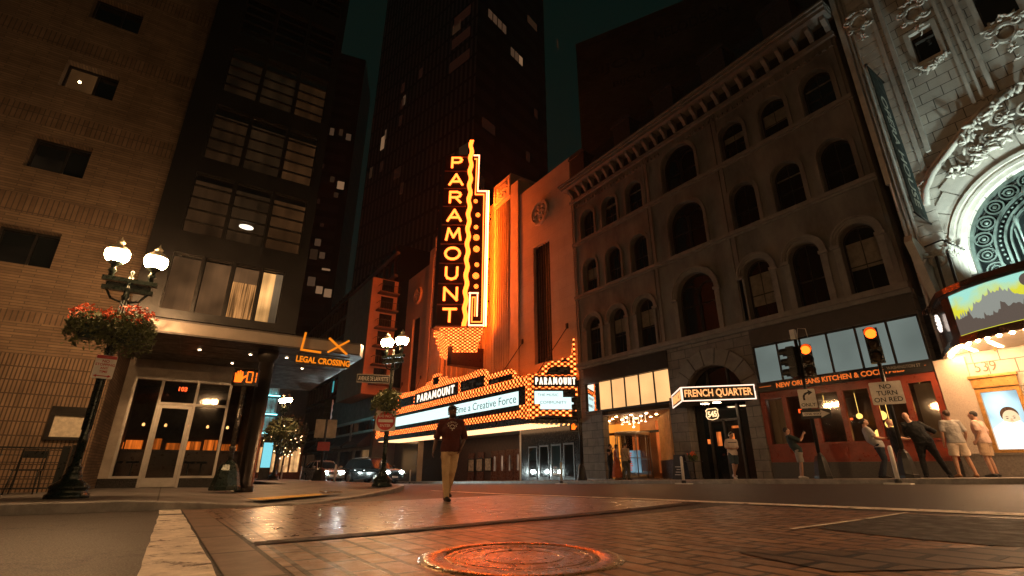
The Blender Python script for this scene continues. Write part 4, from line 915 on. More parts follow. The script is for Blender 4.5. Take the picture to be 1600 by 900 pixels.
def line(P, b, pts, w_, o1=.0):
    for p, q in zip(pts, pts[1:]):
        d = (V((q[0]-p[0],q[1]-p[1],0))).normalized(); n = V((-d.y,d.x,0))*w_/2; e = d*w_/2*.98
        lp = [(p[0]+n.x-e.x,p[1]+n.y-e.y),(q[0]+n.x+e.x,q[1]+n.y+e.y),(q[0]-n.x+e.x,q[1]-n.y+e.y),(p[0]-n.x-e.x,p[1]-n.y-e.y)]
        slab(b, P(.10+o1), P(.02), lp)
seps = [11.98+1.955*k for k in range(9)]
for side, P in ((1, Sf), (-1, Sg)):
    b = MB()
    for z in seps[1:]: slab(b,P(.12),P(.0),rect(-2.66,-.5,z-.045,z+.045))
    slab(b,P(.14),P(0),rect(-2.68,-.46,11.9,12.05)); slab(b,P(.14),P(0),rect(-2.1,-.5,29.2,29.42)); b.build('letter_ledge', M('ledge_metal', (.35,.12,.07), .5, var=.1) if side == 1 else bpy.data.materials['ledge_metal'], sg)
    for k, ch in enumerate('PARAMOUNT'):
        zc = seps[8-k]+.98; b = MB()
        wd = {'P':1.12,'A':1.42,'R':1.2,'M':1.5,'O':1.5,'U':1.2,'N':1.3,'T':1.28}[ch]
        strokes(b, lambda o: P(.04+o*2), ch, -1.52-wd*.5, -1.52+wd*.5, zc-.66, zc+.66, .205); b.build('neon_letter', yel, sg)
    # wavy stripe
    for off_ in (-.13,.0,.13) if side == 1 else (0.,):
        b = MB(); pts = [(-.17+off_+.075*math.sin(z*2*PI/1.55), z) for z in [11.95+.155*k for k in range(125)]]
        A_ = [(p[0]-.062,p[1]) for p in pts]; B_ = [(p[0]+.062,p[1]) for p in pts]
        f1, f2 = P(.16), P(.02)
        va = [b.a(f1(*p)) for p in A_]; vb = [b.a(f1(*p)) for p in B_]; vc = [b.a(f2(*p)) for p in A_]; vd = [b.a(f2(*p)) for p in B_]
        for k in range(len(pts)-1): b.face((va[k],vb[k],vb[k+1],va[k+1])); b.face((va[k],va[k+1],vc[k+1],vc[k])); b.face((vb[k],vd[k],vd[k+1],vb[k+1]))
        b.build('wavy_stripe', yel if off_ != 0. else amb, sg)
    b = MB(); line(P,b,[(.14,29.42),(.64,29.42),(.60,25.36),(1.46,25.36),(1.46,12.0)],.11); line(P,b,[(.14,15.0),(.9,15.0)],.10); line(P,b,[(.19,15.0),(.19,12.05),(1.46,12.05)],.12); line(P,b,[(.86,14.95),(.86,12.9)],.10); b.build('white_outline', whn, sg)
    b = MB(); line(P,b,[(.22,29.0),(.42,29.0),(.38,25.0),(1.20,25.0),(1.28,12.35),(.42,12.35),(.42,14.6),(.66,14.6),(.66,12.9)],.09); b.build('amber_outline', yel, sg)
    for s_, z, r in ((.43,24.25,.19),(.68,22.78,.21),(.54,21.5,.20),(.60,20.43,.29),(.64,19.27,.29),(.72,17.71,.2),(.66,16.63,.29),(.72,15.62,.2)):
        b = MB(); slab(b,P(.12),P(.02),[(s_+r*math.cos(2*PI*k/18),z+r*math.sin(2*PI*k/18)) for k in range(18)]); b.build('lit_disc', bulbs('disc_bulbs', .11, .11, (1,.16,.03), (1,.13,.01), 4.4, 2.2) if 'disc_bulbs' not in bpy.data.materials else bpy.data.materials['disc_bulbs'], sg)
    b = MB()
    for (z0,z1,a0,a1) in ((11.3,11.85,-2.3,1.38),(10.75,11.28,-1.85,1.2),(10.3,10.73,-1.5,1.05),(9.75,10.28,-1.1,.95)): slab(b,P(.02),P(-.25),rect(a0,a1,z0,z1))
    b.build('bulb_base', bulb_s, sg)
    # neon lighting the wall behind
    e_ = V(P(0)(1.62,0)); ex = 1 if side == 1 else -1
    b = MB(); b.tube([(e_.x+.05*ex,e_.y-.02,kz(12.0)),(e_.x+.05*ex,e_.y-.02,kz(25.4))],.05,6); b.build('wall_wash_tube', E('orange_wall_wash', (1,.112,.006), 205) if side == 1 else bpy.data.materials['orange_wall_wash'], sg)
XC = -34.9
b = MB(); b.prism([(XC-.35,17.3,8.3),(XC+.35,17.3,8.3),(XC+.5,20.2,8.3),(XC-.5,20.2,8.3)],(0,0,1.6)); b.build('bracket_box', maroon, sg)
for z in (14,18,22):
    b = MB(); b.beam((XC+1,18.6,z),(XC+1,20.4,z),.12,.12); b.build('wall_bracket', dark_metal, sg)
    b = MB(); b.beam((XC-1,18.6,z),(XC-1,20.4,z),.12,.12); b.build('wall_bracket', dark_metal, sg)

# ---------------------------------------------------------------- opera house
terra = brick('terracotta_blocks', (.44,.41,.35), (.40,.37,.32), (.09,.08,.065), .62, .40, .013, .6, .6, .5, .2, 1.2, .4)
terra_p = M('glazed_terracotta', (.44,.41,.355), .5, var=.2, vs=2.5, bump=.25, bs=25)
op = thing('opera_house', 'ornate pale terracotta opera house front with a big arched window', 'theatre', (-1, 21, .2))
AC, AZ, AR = -1.25, 7.0, 2.32
def disc(r, n=28, z0=5.2): return arcline(AC, z0, AZ, r, n)
hol = [rect(-3.13,-2.43,14.4,15.75), rect(-1.3,-.4,14.4,16.2), rect(.6,1.5,14.4,16.2), rect(-3.13,-2.43,18.3,19.8), disc(AR), rect(-4.42,-3.58,1.0,2.72), rect(-3.1,2.5,-.4,3.1)]
b = MB(); b.wall(rect(-5.02,6,-.5,27), hol, Pf, (0,.5,0)); b.box(-5.0,6,D+.51,35,5.0,26.9); b.build('front_wall', terra, op)
b = MB()
for x0,x1,pr in ((-5.08,-4.9,.12),(-4.0,-3.86,.10),(-3.72,-3.58,.16),(-2.22,-2.12,.12),(-1.98,-1.9,.12),(-1.72,-1.6,.16)): b.box(x0,x1,D-pr,D+.05,10.9 if x0 > -3.9 and x0 < -3.5 else (10.3 if x0 < -3.5 else 11.9),26.5)
for x in (-4.93,-4.80,-4.66): b.tube([(x,D-.05,4.2),(x,D-.05,26)],.05,8)
b.build('pilaster_moulding', terra_p, op)
# quoins on the left edge
b = MB()
for k in range(52): b.box(-4.62,-3.98,D-.07,D+.02,4.4+k*.40,4.765+k*.40)
b.build('rusticated_pier', terra_p, op)
for x0,x1,z0,z1 in hol[:4]:
    pass
for q in hol[:4]:
    x0,x1,z0,z1 = q[0][0],q[1][0],q[0][1],q[2][1]
    b = MB(); b.ring(rect(x0-.13,x1+.13,z0-.1,z1+.13)+[(x0-.13,z0-.1)],rect(x0+.02,x1-.02,z0+.02,z1-.02)+[(x0+.02,z0+.02)],Pf,(0,-.09,0),(0,.1,0)); wn = b.build('window', terra_p, op)
    b = MB(); b.box(x0,x1,D+.3,D+.32,z0,z1); b.build('pane', black_glass, wn)
def blobs(b, pts, n, s0, s1, sp, y0=-.06, dep=.12):
    for i in range(n):
        t_ = random.random()*(len(pts)-1); k = int(t_); f = t_-k
        x = lerp(pts[k][0],pts[k+1][0],f)+random.gauss(0,sp); z = lerp(pts[k][1],pts[k+1][1],f)+random.gauss(0,sp)
        r = random.uniform(s0,s1); b.ball((x,D+y0-random.random()*dep,z),(r*1.7,r*.7,r*.62),8,5,0,Matrix.Rotation(random.random()*6.28,3,'Y') @ Matrix.Rotation(random.uniform(-.6,.6),3,'Z'))
def scroll(b, c, r, turns=1.6, th=.05, sgn=1, a0=0, y=-.12):
    pts = []; n = 26
    for k in range(n+1):
        t_ = k/n; a = a0+sgn*turns*2*PI*t_; rr2 = r*(1-t_*.85); pts.append((c[0]+rr2*math.cos(a),D+y-.10*t_,c[1]+rr2*math.sin(a)))
    b.tube(pts,[th*(1-.5*k/n) for k in range(n+1)],7)
def leafy(b, c, r, n=7, y=-.1):
    for k in range(n):
        a = 2*PI*k/n; b.ball((c[0]+r*.55*math.cos(a),D+y-.02,c[1]+r*.55*math.sin(a)),(r*.42,.07,r*.2),8,5,0,Matrix.Rotation(-a,3,'Y'))
    b.ball((c[0],D+y-.05,c[1]),(r*.3,.1,r*.3),10,6)
for cx2, cz2 in ((-4.38,17.6),(-2.78,16.5),(-.9,13.85),(1.05,13.85)):
    b = MB(); b.ring([(cx2+.30*math.cos(2*PI*k/20),cz2+.36*math.sin(2*PI*k/20)) for k in range(21)],[(cx2+.22*math.cos(2*PI*k/20),cz2+.27*math.sin(2*PI*k/20)) for k in range(21)],Pf,(0,-.17,0),(0,.02,0))
    b.ball((cx2,D,cz2),(.2,.1,.25),14,8)
    for s_ in (-1,1): scroll(b,(cx2+s_*.33,cz2+.22),.17,1.4,.05,s_); scroll(b,(cx2+s_*.30,cz2-.28),.14,1.4,.045,-s_)
    blobs(b,[(cx2-.3,cz2+.45),(cx2,cz2+.62),(cx2+.3,cz2+.45)],16,.04,.09,.05); blobs(b,[(cx2,cz2-.4),(cx2+.03,cz2-1.05)],16,.03,.07,.05)
    b.build('cartouche', terra_p, op)
b = MB(); blobs(b,[(-3.2,14.12),(-2.85,13.95),(-2.6,14.1),(-2.3,14.2)],34,.03,.08,.05); b.build('garland', terra_p, op)
# arch surround: wedge blocks, mouldings, hood
b = MB(); N_ = 17
for k in range(N_):
    a0, a1 = PI*1.12-PI*1.24*k/N_-.006, PI*1.12-PI*1.24*(k+1)/N_+.006; r0, r1 = AR+.42, AR+1.02+(.16 if k % 2 else 0)
    b.prism([(AC+r0*math.cos(a0),D-.05,AZ+r0*math.sin(a0)),(AC+r1*math.cos(a0),D-.05,AZ+r1*math.sin(a0)),(AC+r1*math.cos(a1),D-.05,AZ+r1*math.sin(a1)),(AC+r0*math.cos(a1),D-.05,AZ+r0*math.sin(a1))],(0,.08,0))
b.build('voussoir', terra_p, op)
b = MB()
for r0,r1,pr in ((AR-.02,AR+.12,.02),(AR+.12,AR+.22,.09),(AR+.22,AR+.30,.05),(AR+.30,AR+.41,.13)): b.ring(disc(r0),disc(r1),Pf,(0,-pr,0),(0,.06,0))
b.build('arch_moulding', terra_p, op)
b = MB()
hood = [(-4.15,9.0),(-4.05,9.55),(-3.72,10.05),(-3.0,10.72),(-2.2,11.35),(-1.3,11.75)]
for o_, wd in ((.0,.10),(.16,.06)):
    b.tube([(x-o_*.6,D-.16+o_*.4,z+o_) for x,z in hood],[wd]*6,8)
b.build('hood_mould', terra_p, op)
b = MB(); blobs(b,[(-3.35,9.75),(-2.8,9.75),(-2.3,10.1),(-1.9,10.35),(-1.0,10.6)],90,.035,.10,.09,-.06,.2); blobs(b,[(-2.9,10.5),(-2.3,11.1),(-1.7,11.5),(-1,11.8)],60,.04,.10,.08,-.1,.2)
b2 = MB(); blobs(b2,[(-4.2,9.75),(-3.9,9.95),(-4.3,9.5)],22,.03,.07,.06); b2.build('garland', terra_p, op)
for c_, r in (((-1.75,11.0),.30),((-1.15,10.95),.34),((-2.15,10.55),.22),((-1.4,10.35),.25),((-.7,11.4),.36),((-.6,10.6),.3),((-2.6,10.35),.18)): scroll(b,c_,r,1.7,.06,random.choice((-1,1)),random.random()*6); leafy(b,(c_[0]+.1,c_[1]-.05),r*.8,7,-.16)
b.build('carved_crest', terra_p, op)
# the arched window with its bronze tracery
b = MB(); b.box(AC-AR,AC+AR,D+.42,D+.45,5.2,AZ+AR); b.build('arched_window_glass', black_glass, op)
tr = M('verdigris_bronze', (.10,.13,.115), .5, .5, var=.35, vs=5, bump=.5, bs=30)
b = MB()
for r0,r1 in ((AR-.10,AR-.0),(AR-.62,AR-.56),(AR-.86,AR-.80),(AR-.98,AR-.94)): b.ring(disc(r0),disc(r1),Pf,(0,.28,0),(0,.40,0))
for k in range(15):
    a = PI*(-.1+1.2*k/14); x, z = AC+(AR-.33)*math.cos(a), AZ+(AR-.33)*math.sin(a)
    for r0,r1 in ((.20,.24),(.10,.13)): b.ring([(x+r0*math.cos(q*PI/8),z+r0*math.sin(q*PI/8)) for q in range(17)],[(x+r1*math.cos(q*PI/8),z+r1*math.sin(q*PI/8)) for q in range(17)],Pf,(0,.29,0),(0,.38,0))
    b.ball((x,D+.33,z),(.06,.04,.06),8,5)
for k in range(40):
    a = PI*(-.1+1.2*k/39); r = AR-.70; b.ball((AC+r*math.cos(a),D+.36,AZ+r*math.sin(a)),(.045,.04,.045),6,4)
for k in range(60):
    a = PI*(-.1+1.2*random.random()); r = AR-.33+random.uniform(-.22,.22); b.ball((AC+r*math.cos(a),D+.37,AZ+r*math.sin(a)),(.03,.03,.03),6,4)
for k in range(7): x = AC-1.2+k*.4; b.box(x-.02,x+.02,D+.3,D+.38,5.2,AZ+math.sqrt(max(.01,1.3**2-(x-AC)**2)))
b.build('arched_window_tracery', tr, op)
for x, z in ((-2.3,7.5),(-1.9,8.3)):
    b = MB(); b.lathe([(.005,-.9),(.03,-.2),(.05,0),(.07,.1),(.04,.2),(.02,.3)],(x,D-.15,z),10); b.build('lantern_spike', tr, op)
# polished pier, side doorway and its poster
spk = M('speckled_granite', (.40,.33,.27), .35, var=.5, vs=60, bump=.05)
b = MB(); b.box(-5.28,-4.5,D-.08,D+.2,.35,3.82); b.build('granite_pier', spk, op)
b = MB(); b.box(-5.3,-3.4,D-.14,D+.2,-.3,.92); b.box(-5.3,-3.4,D-.16,D+.2,.92,.98); b.build('granite_plinth', M('grey_granite_base', (.13,.115,.10), .45, var=.4, vs=25), op)
brass = M('gilt_bronze', (.50,.27,.08), .35, .6, var=.25, vs=8, bump=.15)
b = MB(); b.ring(rect(-4.50,-3.50,.99,2.80)+[(-4.50,.99)],rect(-4.40,-3.60,1.08,2.70)+[(-4.40,1.08)],Pf,(0,-.10,0),(0,.06,0)); b.box(-4.56,-3.46,D-.16,D+.05,3.12,3.20); b.box(-4.52,-3.5,D-.10,D+.05,2.84,3.115); b.build('poster_frame', brass, op)
pst = thing('wall_poster', 'backlit pale blue poster of a face half hidden in white beside the pier', 'poster', (-4,D,1.1))
b = MB(); b.box(-4.40,-3.60,D+.02,D+.05,1.08,2.70); b.build('backlit_sheet', curtain('pale_blue_backlight', (.60,.86,.95), 1.0, 1.2, .7), pst)
def eld(c, rx, rz, y, n=24): return [(c[0]+rx*math.cos(2*PI*k/n),y,c[1]+rz*math.sin(2*PI*k/n)) for k in range(n)]
b = MB(); b.prism(eld((-3.94,2.03),.20,.225,D+.016),(0,.003,0)); b.build('printed_hair', curtain('poster_brown', (.30,.12,.05), .55, 30, .3), pst)
b = MB(); b.prism(eld((-3.92,1.92),.185,.24,D+.012),(0,.003,0)); b.build('printed_face', backlit('poster_skin', (1,.66,.38), .9), pst)
b = MB(); b.prism([(-3.935,D+.008,1.93),(-3.905,D+.008,1.93),(-3.885,D+.008,1.845),(-3.955,D+.008,1.845)],(0,.003,0)); b.build('printed_nose', E('poster_shade', (.85,.46,.24), .85), pst)
b = MB()
for s_ in (-1,1): b.prism(eld((-3.93+s_*.075,1.93),.028,.014,D+.008,12),(0,.003,0)); b.prism([(-3.93+s_*.075-.045,D+.008,1.975),(-3.93+s_*.075+.045,D+.008,1.975),(-3.93+s_*.075,D+.008,1.995)],(0,.003,0))
b.build('printed_eyes', E('poster_dark', (.12,.05,.03), .4), pst)
b = MB(); b.prism([(-4.39,D+.004,1.09),(-3.61,D+.004,1.09),(-3.61,D+.004,1.62),(-3.75,D+.004,1.86),(-3.93,D+.004,1.80),(-4.1,D+.004,1.87),(-4.39,D+.004,1.66)],(0,.003,0)); b.build('printed_scarf', E('poster_white', (1,.97,.92), 1.1), pst)
b = MB(); b.text('539', .30, (-4.10,D-.012,3.46),(1,0,0),(0,0,1),.012,0,-.005,width=.50); b.build('street_number', M('bronze_number', (.10,.06,.035), .4, .5), op)
b = MB(); b.ball((-3.72,D-.2,3.95),(.05,.05,.11),10,7); b.tube([(-3.72,D-.2,4.05),(-3.72,D-.2,4.2)],.01,5); b.build('hanging_lamp', E('orange_lamp', (1,.3,.06), 1.2), op)
b = MB(); b.box(-3.1,2.6,D+1.5,D+1.6,-.2,3.3); b.build('entrance_wall', M('warm_entrance', (.45,.30,.17), .5, var=.3), op)
# curved canopy
om = thing('opera_marquee', 'curved bronze opera house canopy with a painted skyline panel and bulbs below', 'marquee', (-2,18.5,4))
plan = [(-4.92,19.93),(-4.55,19.0),(-4.22,18.25),(-3.97,17.98),(-3.5,17.62),(-3.0,17.36),(-2.4,17.14),(-1.7,17.0),(-1,16.93),(0,16.9),(1,17.0),(2,17.3),(3,17.9),(3.8,19),(4.2,19.93)]
brz = M('polished_dark_bronze', (.10,.055,.035), .22, .7, var=.15, vs=2, bump=.02)
def band(name, mat, z0, z1, push=0., sub=None, par=None, thick=.12):
    pts = plan if sub is None else plan[sub[0]:sub[1]]
    b = MB(); L_ = []
    for i, p in enumerate(pts):
        a_, c_ = pts[max(0,i-1)], pts[min(len(pts)-1,i+1)]; d = V((c_[0]-a_[0],c_[1]-a_[1],0)).normalized(); n = V((d.y,-d.x,0))
        if n.y > 0 and False: n = -n
        o1 = V((p[0],p[1],0))+n*push; o2 = V((p[0],p[1],0))+n*(push-thick)
        L_.append([b.a((o1.x,o1.y,z0)),b.a((o1.x,o1.y,z1)),b.a((o2.x,o2.y,z1)),b.a((o2.x,o2.y,z0))])
    for x, y in zip(L_, L_[1:]):
        for k in range(4): b.face((x[k],y[k],y[(k+1)%4],x[(k+1)%4]))
    b.face(L_[0][::-1]); b.face(L_[-1]); return b.build(name, mat, par or om)
b = MB(); b.prism([(x,y,3.92) for x,y in plan],(0,0,.10)); b.build('soffit', M('white_soffit', (.75,.66,.55), .45, var=.08), om)
b = MB(); b.prism([(x,y,5.38) for x,y in plan],(0,0,.08)); b.build('roof', dark_metal, om)
band('side_fascia', brz, 3.88, 5.48, .0, (0,4)); band('fascia', brz, 3.88, 5.42, -.05, (3,15)); band('upper_rim', brz, 5.34, 5.50, .09); band('upper_lip', dark_metal, 5.27, 5.339, .03); band('lower_rim', brz, 3.84, 3.98, .10); band('lower_lip', brz, 3.98, 4.06, .05)
art = curtain('skyline_sky', (.72,.74,.13), .75, .5, .7)
m_, t_, _b = _mat('panel_sky'); t_.nodes.remove(_b)          # printed sky: blue at the top, yellow below
e_ = t_.nodes.new('ShaderNodeEmission'); tc_ = t_.nodes.new('ShaderNodeTexCoord'); sx_ = t_.nodes.new('ShaderNodeSeparateXYZ'); t_.links.new(tc_.outputs['Object'], sx_.inputs[0])
wv_ = t_.nodes.new('ShaderNodeMath'); wv_.operation = 'ADD'; t_.links.new(sx_.outputs[2], wv_.inputs[0]); t_.links.new(ramp(t_, nz(t_, 1.1, 3), -.22, .22), wv_.inputs[1])
t_.links.new(mixc(t_, ramp(t_, wv_.outputs[0], 0, 1, 4.86, 5.22), (.62,.60,.04), (.32,.66,.55)), e_.inputs[0]); e_.inputs[1].default_value = .8
t_.links.new(e_.outputs[0], t_.nodes['Material Output'].inputs[0])
band('skyline_panel', m_, 4.08, 5.26, .0, (3,14), thick=.04)
grey1, grey2 = E('panel_grey', (.24,.25,.22), .8), E('panel_dark', (.10,.075,.06), .8)
def along(t_):
    k = min(len(plan)-2, int(t_)); f = t_-k; p, q = V((*plan[k],0)), V((*plan[k+1],0)); d = (q-p).normalized(); return p+(q-p)*f, V((d.y,-d.x,0)), d
def ridge(name, mat, base, fn, o_):
    b = MB(); top = []; bot = []
    for i in range(160):
        t_ = 3.02+i*10.9/159; p, n, d = along(t_); q = p+n*o_; top.append(b.a((q.x,q.y,fn(i)))); bot.append(b.a((q.x,q.y,base)))
    for k in range(159): b.face((bot[k],bot[k+1],top[k+1],top[k]))
    return b.build(name, mat, om)
rg = random.Random(3)
hill = [4.52+.42*math.exp(-((i-30)/14)**2)+.30*math.exp(-((i-70)/16)**2)+rg.choice((0,0,.05,.10,.16))*(1 if i % 2 else .4) for i in range(160)]
tree_ = [4.40+.10*math.sin(i*.21)+rg.choice((0,.03,.06,.12))+(.10 if i % 11 < 3 else 0) for i in range(160)]
ridge('painted_hills', grey1, 4.09, lambda i: min(5.2,hill[i]), .006); ridge('painted_trees', grey2, 4.085, lambda i: min(5.1,tree_[i]), .012)
p_, n_, d_ = along(6.3); b = MB(); c_ = p_+n_*.012
b.prism([(c_.x+d_.x*.15*math.cos(a)+0,c_.y+d_.y*.15*math.cos(a),5.04+.17*math.sin(a)) for a in [2*PI*k/16 for k in range(16)]],n_*.004); b.build('painted_balloon', grey2, om)
wb_ = E('marquee_warm_bulb', (1,.55,.25), 190)
bl = []
t_ = .35; 
while t_ < 13.8:
    p, n, d = along(t_); q = p-n*.06; b = MB(); b.ball((q.x,q.y,3.86),.06,10,7); b.build('bulb', wb_, om)
    seg = (V((*plan[int(t_)+1],0))-V((*plan[int(t_)],0))).length; t_ += .30/seg
b = MB()
for x, y, L_ in ((-4.2,18.9,.9),(-3.6,18.6,1.1),(-2.6,18.4,1.2),(-1.4,18.3,1.3)): b.box(x,x+.1,y,y+L_,3.905,3.918)
b.build('soffit_tube', E('soffit_tube_light', (1,.55,.27), 50), om)
# star-like lamp emblem on the canopy side and its spotlight arm
p, n, d = along(1.25); q = p+n*.05
b = MB()
for k in range(12):
    a = 2*PI*k/12; r = .19+.03*(k % 2); s_ = V(q)+d*(r*.62*math.cos(a))+V((0,0,4.72+r*math.sin(a)*1.05)); e2 = V(q)+d*(.07*math.cos(a))+V((0,0,4.72+.07*math.sin(a)))
    b.tube([e2+n*.03,s_+n*.05],[.028,.045],7); b.ball(s_+n*.05,.047,7,5)
b.build('lamp_emblem', E('emblem_white', (1,.86,.74), 1.15), om)
b = MB(); t0 = V(q)+V((0,0,5.15)); b.tube([t0,t0+n*.22+V((0,0,.12)),t0+n*.3+V((0,0,0))],.025,7); b.lathe([(.07,0),(.05,.12),(.02,.14)],t0+n*.3+V((0,0,-.12)),10); b.build('spot_arm', brz, om)
# carved bracket and floodlights on the canopy roof
b = MB(); b.prism([(-4.75,D-.05,5.5),(-4.75,D-.5,5.6),(-4.75,D-1.0,6.9),(-4.75,D-1.35,7.5),(-4.75,D-1.2,7.75),(-4.75,D-.05,7.3)],(.22,0,0)); b.build('canopy_bracket', terra_p, op)
b = MB(); blobs(b,[(-4.5,6.9),(-4.2,7.1),(-3.7,7.2)],40,.04,.10,.10,-.2,.7); scroll(b,(-4.2,6.9),.3,1.6,.06,1,1,-.5); b.build('carved_console', terra_p, op)
b = MB()
for x in (-4.25,-3.95): b.beam((x,19.2,5.5),(x,19.4,7.0),.07,.07)
b.tube([(-4.35,18.9,7.25),(-3.9,19.0,7.35),(-3.5,19.2,6.9)],.03,6); b.build('floodlight_frame', dark_metal, om)
for i, (x, y, pw) in enumerate(((-3.2,18.4,85),(-1.2,18.4,150),(1.4,18.5,110))):
    f = thing('floodlight', ['small floodlight at the left end of the canopy roof','floodlight in the middle of the opera canopy roof','floodlight near the far end of the opera canopy roof'][i], 'floodlight', (x,y,5.5), 0, 'floodlights on the opera canopy')
    b = MB(); b.bx((x,y+.02,5.72),(.42,.18,.26),0,Matrix.Rotation(-.9,3,'X')); b.beam((x-.25,y,5.48),(x-.25,y,5.75),.03); b.beam((x+.25,y,5.48),(x+.25,y,5.75),.03); b.build('housing', black_metal, f)
    ld = bpy.data.lights.new('floodlight_beam', 'SPOT'); ld.energy = pw*6.2; ld.color = (.80,1,.93); ld.spot_size = R(118 if i else 96); ld.spot_blend = .6; ld.shadow_soft_size = .12
    lo = bpy.data.objects.new('floodlight_beam', ld); COL.objects.link(lo); lo.location = (x,y+.12,5.95); lo.rotation_euler = V((.1 if i else .55,1.35,1.35)).to_track_quat('-Z','Y').to_euler()
# hanging cloth banner
bn = thing('opera_banner', 'tall dark green OPERA HOUSE banner hanging from a bracket on the facade', 'banner', (-4.2,19.2,8.3))
b = MB(); b.box(-4.235,-4.205,18.55,19.72,8.35,14.4); b.build('cloth', M('green_cloth', (.018,.035,.03), .8, var=.25, vs=2), bn)
b = MB(); b.tube([(-4.22,18.45,14.42),(-4.22,20.0,14.42)],.03,7); b.tube([(-4.22,18.45,8.33),(-4.22,20.0,8.33)],.03,7); b.ball((-4.22,18.42,14.42),.06,8,6); b.tube([(-4.22,19.9,14.9),(-4.22,19.4,14.45)],.02,6); b.build('bracket_pole', black_metal, bn)
b = MB(); b.text('OPERA HOUSE', .50, (-4.203,19.12,11.0),(0,0,-1),(0,1,0),.004,0,.01,width=4.6); b.build('lettering', M('pale_print', (.45,.47,.40), .8), bn)
# ---------------------------------------------------------------- towers and buildings further down the street
fin = brick('dark_tower_fins', (.17,.15,.13), (.15,.135,.12), (.02,.018,.017), 1.1, 4.2, .32, .45, .5, 0, .2, .1)
fin2 = brick('dark_tower_bands', (.035,.034,.034), (.03,.029,.029), (.010,.010,.010), 12, 3.6, .9, .35, .4, 0, .2, .1)
tw = thing('dark_skyscraper', 'very tall dark skyscraper behind the neon sign with a few lit windows', 'skyscraper', (-80, 34, -1))
A0, A1, A2 = V((-.9688,.248,0))*85, V((-.8806,.4739,0))*60, V((-.7796,.6263,0))*75
A3 = A0+A2-A1
def quadtower(nm, pts, z0, z1, mats, par):
    for k, (p, q) in enumerate(zip(pts, pts[1:]+pts[:1])):
        b = MB(); b.poly([(p.x,p.y,z0),(q.x,q.y,z0),(q.x,q.y,z1),(p.x,p.y,z1)]); n = V((q.y-p.y,-(q.x-p.x),0)).normalized()
        b.prism([(p.x,p.y,z0),(q.x,q.y,z0),(q.x,q.y,z1),(p.x,p.y,z1)], -n*1.5) if False else None
        b.build('facade', mats[k % len(mats)], par)
    b = MB(); b.poly([(p.x,p.y,z1) for p in pts]); b.build('roof', mats[0], par)
quadtower('t', [A0,A1,A2,A3], -2, 190, [fin, fin2, fin2, fin], tw)
litw = [E('lit_office_%d' % k, c, s) for k, (c, s) in enumerate((((1,.55,.28),.13),((1,.55,.30),.036),((.9,.45,.22),.015),((1,.35,.2),.007)))]
def pane_on(P, Q, s_, z, w_, h, mat, par):
    u = (Q-P).normalized(); n = V((u.y,-u.x,0)); 
    p = P+u*s_+n*.06; b = MB(); b.prism([(p.x,p.y,z),(p.x+u.x*w_,p.y+u.y*w_,z),(p.x+u.x*w_,p.y+u.y*w_,z+h),(p.x,p.y,z+h)], n*.03); b.build('lit_window', mat, par)
def onface(px_s, P, Q): return px_s
LA, LB = (A1-A0).length, (A2-A1).length
for s_, z, w_, h, k in ((4.4,57,1.2,3.0,0),(5.4,59,.5,2.2,1),(10.5,64,.8,2.2,1),(1.5,52,.9,2.4,2),(LA-5,84,1.2,2.6,2),(LA-3.4,83,1.2,2.6,2),(LA-5,79,1.2,2.4,3),(LA-3.2,78,1.2,2.4,3),(LA-6,73,4.2,2.2,3),(LA-6.3,68,4.6,2.2,3),(LA-6.6,63,5,2.2,3),(LA-7,44,3,2.0,3),(LA-12,120,1,3,1)): pane_on(A0,A1,s_,z,w_,h,litw[k],tw)
for k in range(4): pane_on(A1,A2,2.5+k*1.25,73.2-.0*k,1.0,1.9,litw[1],tw)
for k in range(3): pane_on(A1,A2,8.6+k*1.2,69.6,1.0,1.9,litw[1 if k < 2 else 0],tw)
pane_on(A1,A2,24,84,.5,2.4,litw[2],tw)
rgw = random.Random(5)
for k in range(34):
    if k % 2: pane_on(A0,A1,rgw.uniform(2,LA-3),24+3.9*rgw.randint(0,24)+.6,rgw.choice((1.,1.,2.1)),2.2,litw[rgw.choice((2,3,3,3))],tw)
    else: pane_on(A1,A2,rgw.uniform(1,LB-3),24+3.6*rgw.randint(2,26)+.5,rgw.choice((1.,2.1,3.)),1.9,litw[rgw.choice((3,3,3,2))],tw)
lt = thing('distant_tower', 'dark tower behind the glass corner building with scattered lit windows', 'tower', (-105,18,-1))
B1 = V((-.9766,.2152,0))*112; B0 = V((-.9766-.03,.2152-.14,0))*112; B2 = B1+V((-14,6,0)); B3 = B0+V((-14,6,0))
quadtower('t', [B0,B1,B2,B3], -2, 107, [fin2], lt)
rg = random.Random(11)
LL = (B1-B0).length
for s_, z, w_, h, k in ((LL-6.2,80,1.0,2.2,1),(LL-4.0,80.5,.9,2,2),(LL-2.2,79.6,1.2,2,1),(LL-2.6,65,1.6,2.2,0),(LL-4.4,66.5,1,1.6,2),(LL-3.0,62.5,1,1.4,2),(LL-6.5,60,.6,1.3,3),(LL-5.6,49,1.3,1.8,1),(LL-6.2,45.5,1.6,2.6,2),(LL-4.2,46,1.2,1.6,1),(LL-3.2,43.2,1.8,.5,0),(LL-5.8,39,1.6,2.2,1),(LL-3.8,37.4,1.4,1.8,0),(LL-2.0,36.8,1.6,2,0),(LL-5,54,.8,1,3),(LL-7,70,.8,1.2,3)): pane_on(B0,B1,s_,z,w_,h,litw[k],lt)
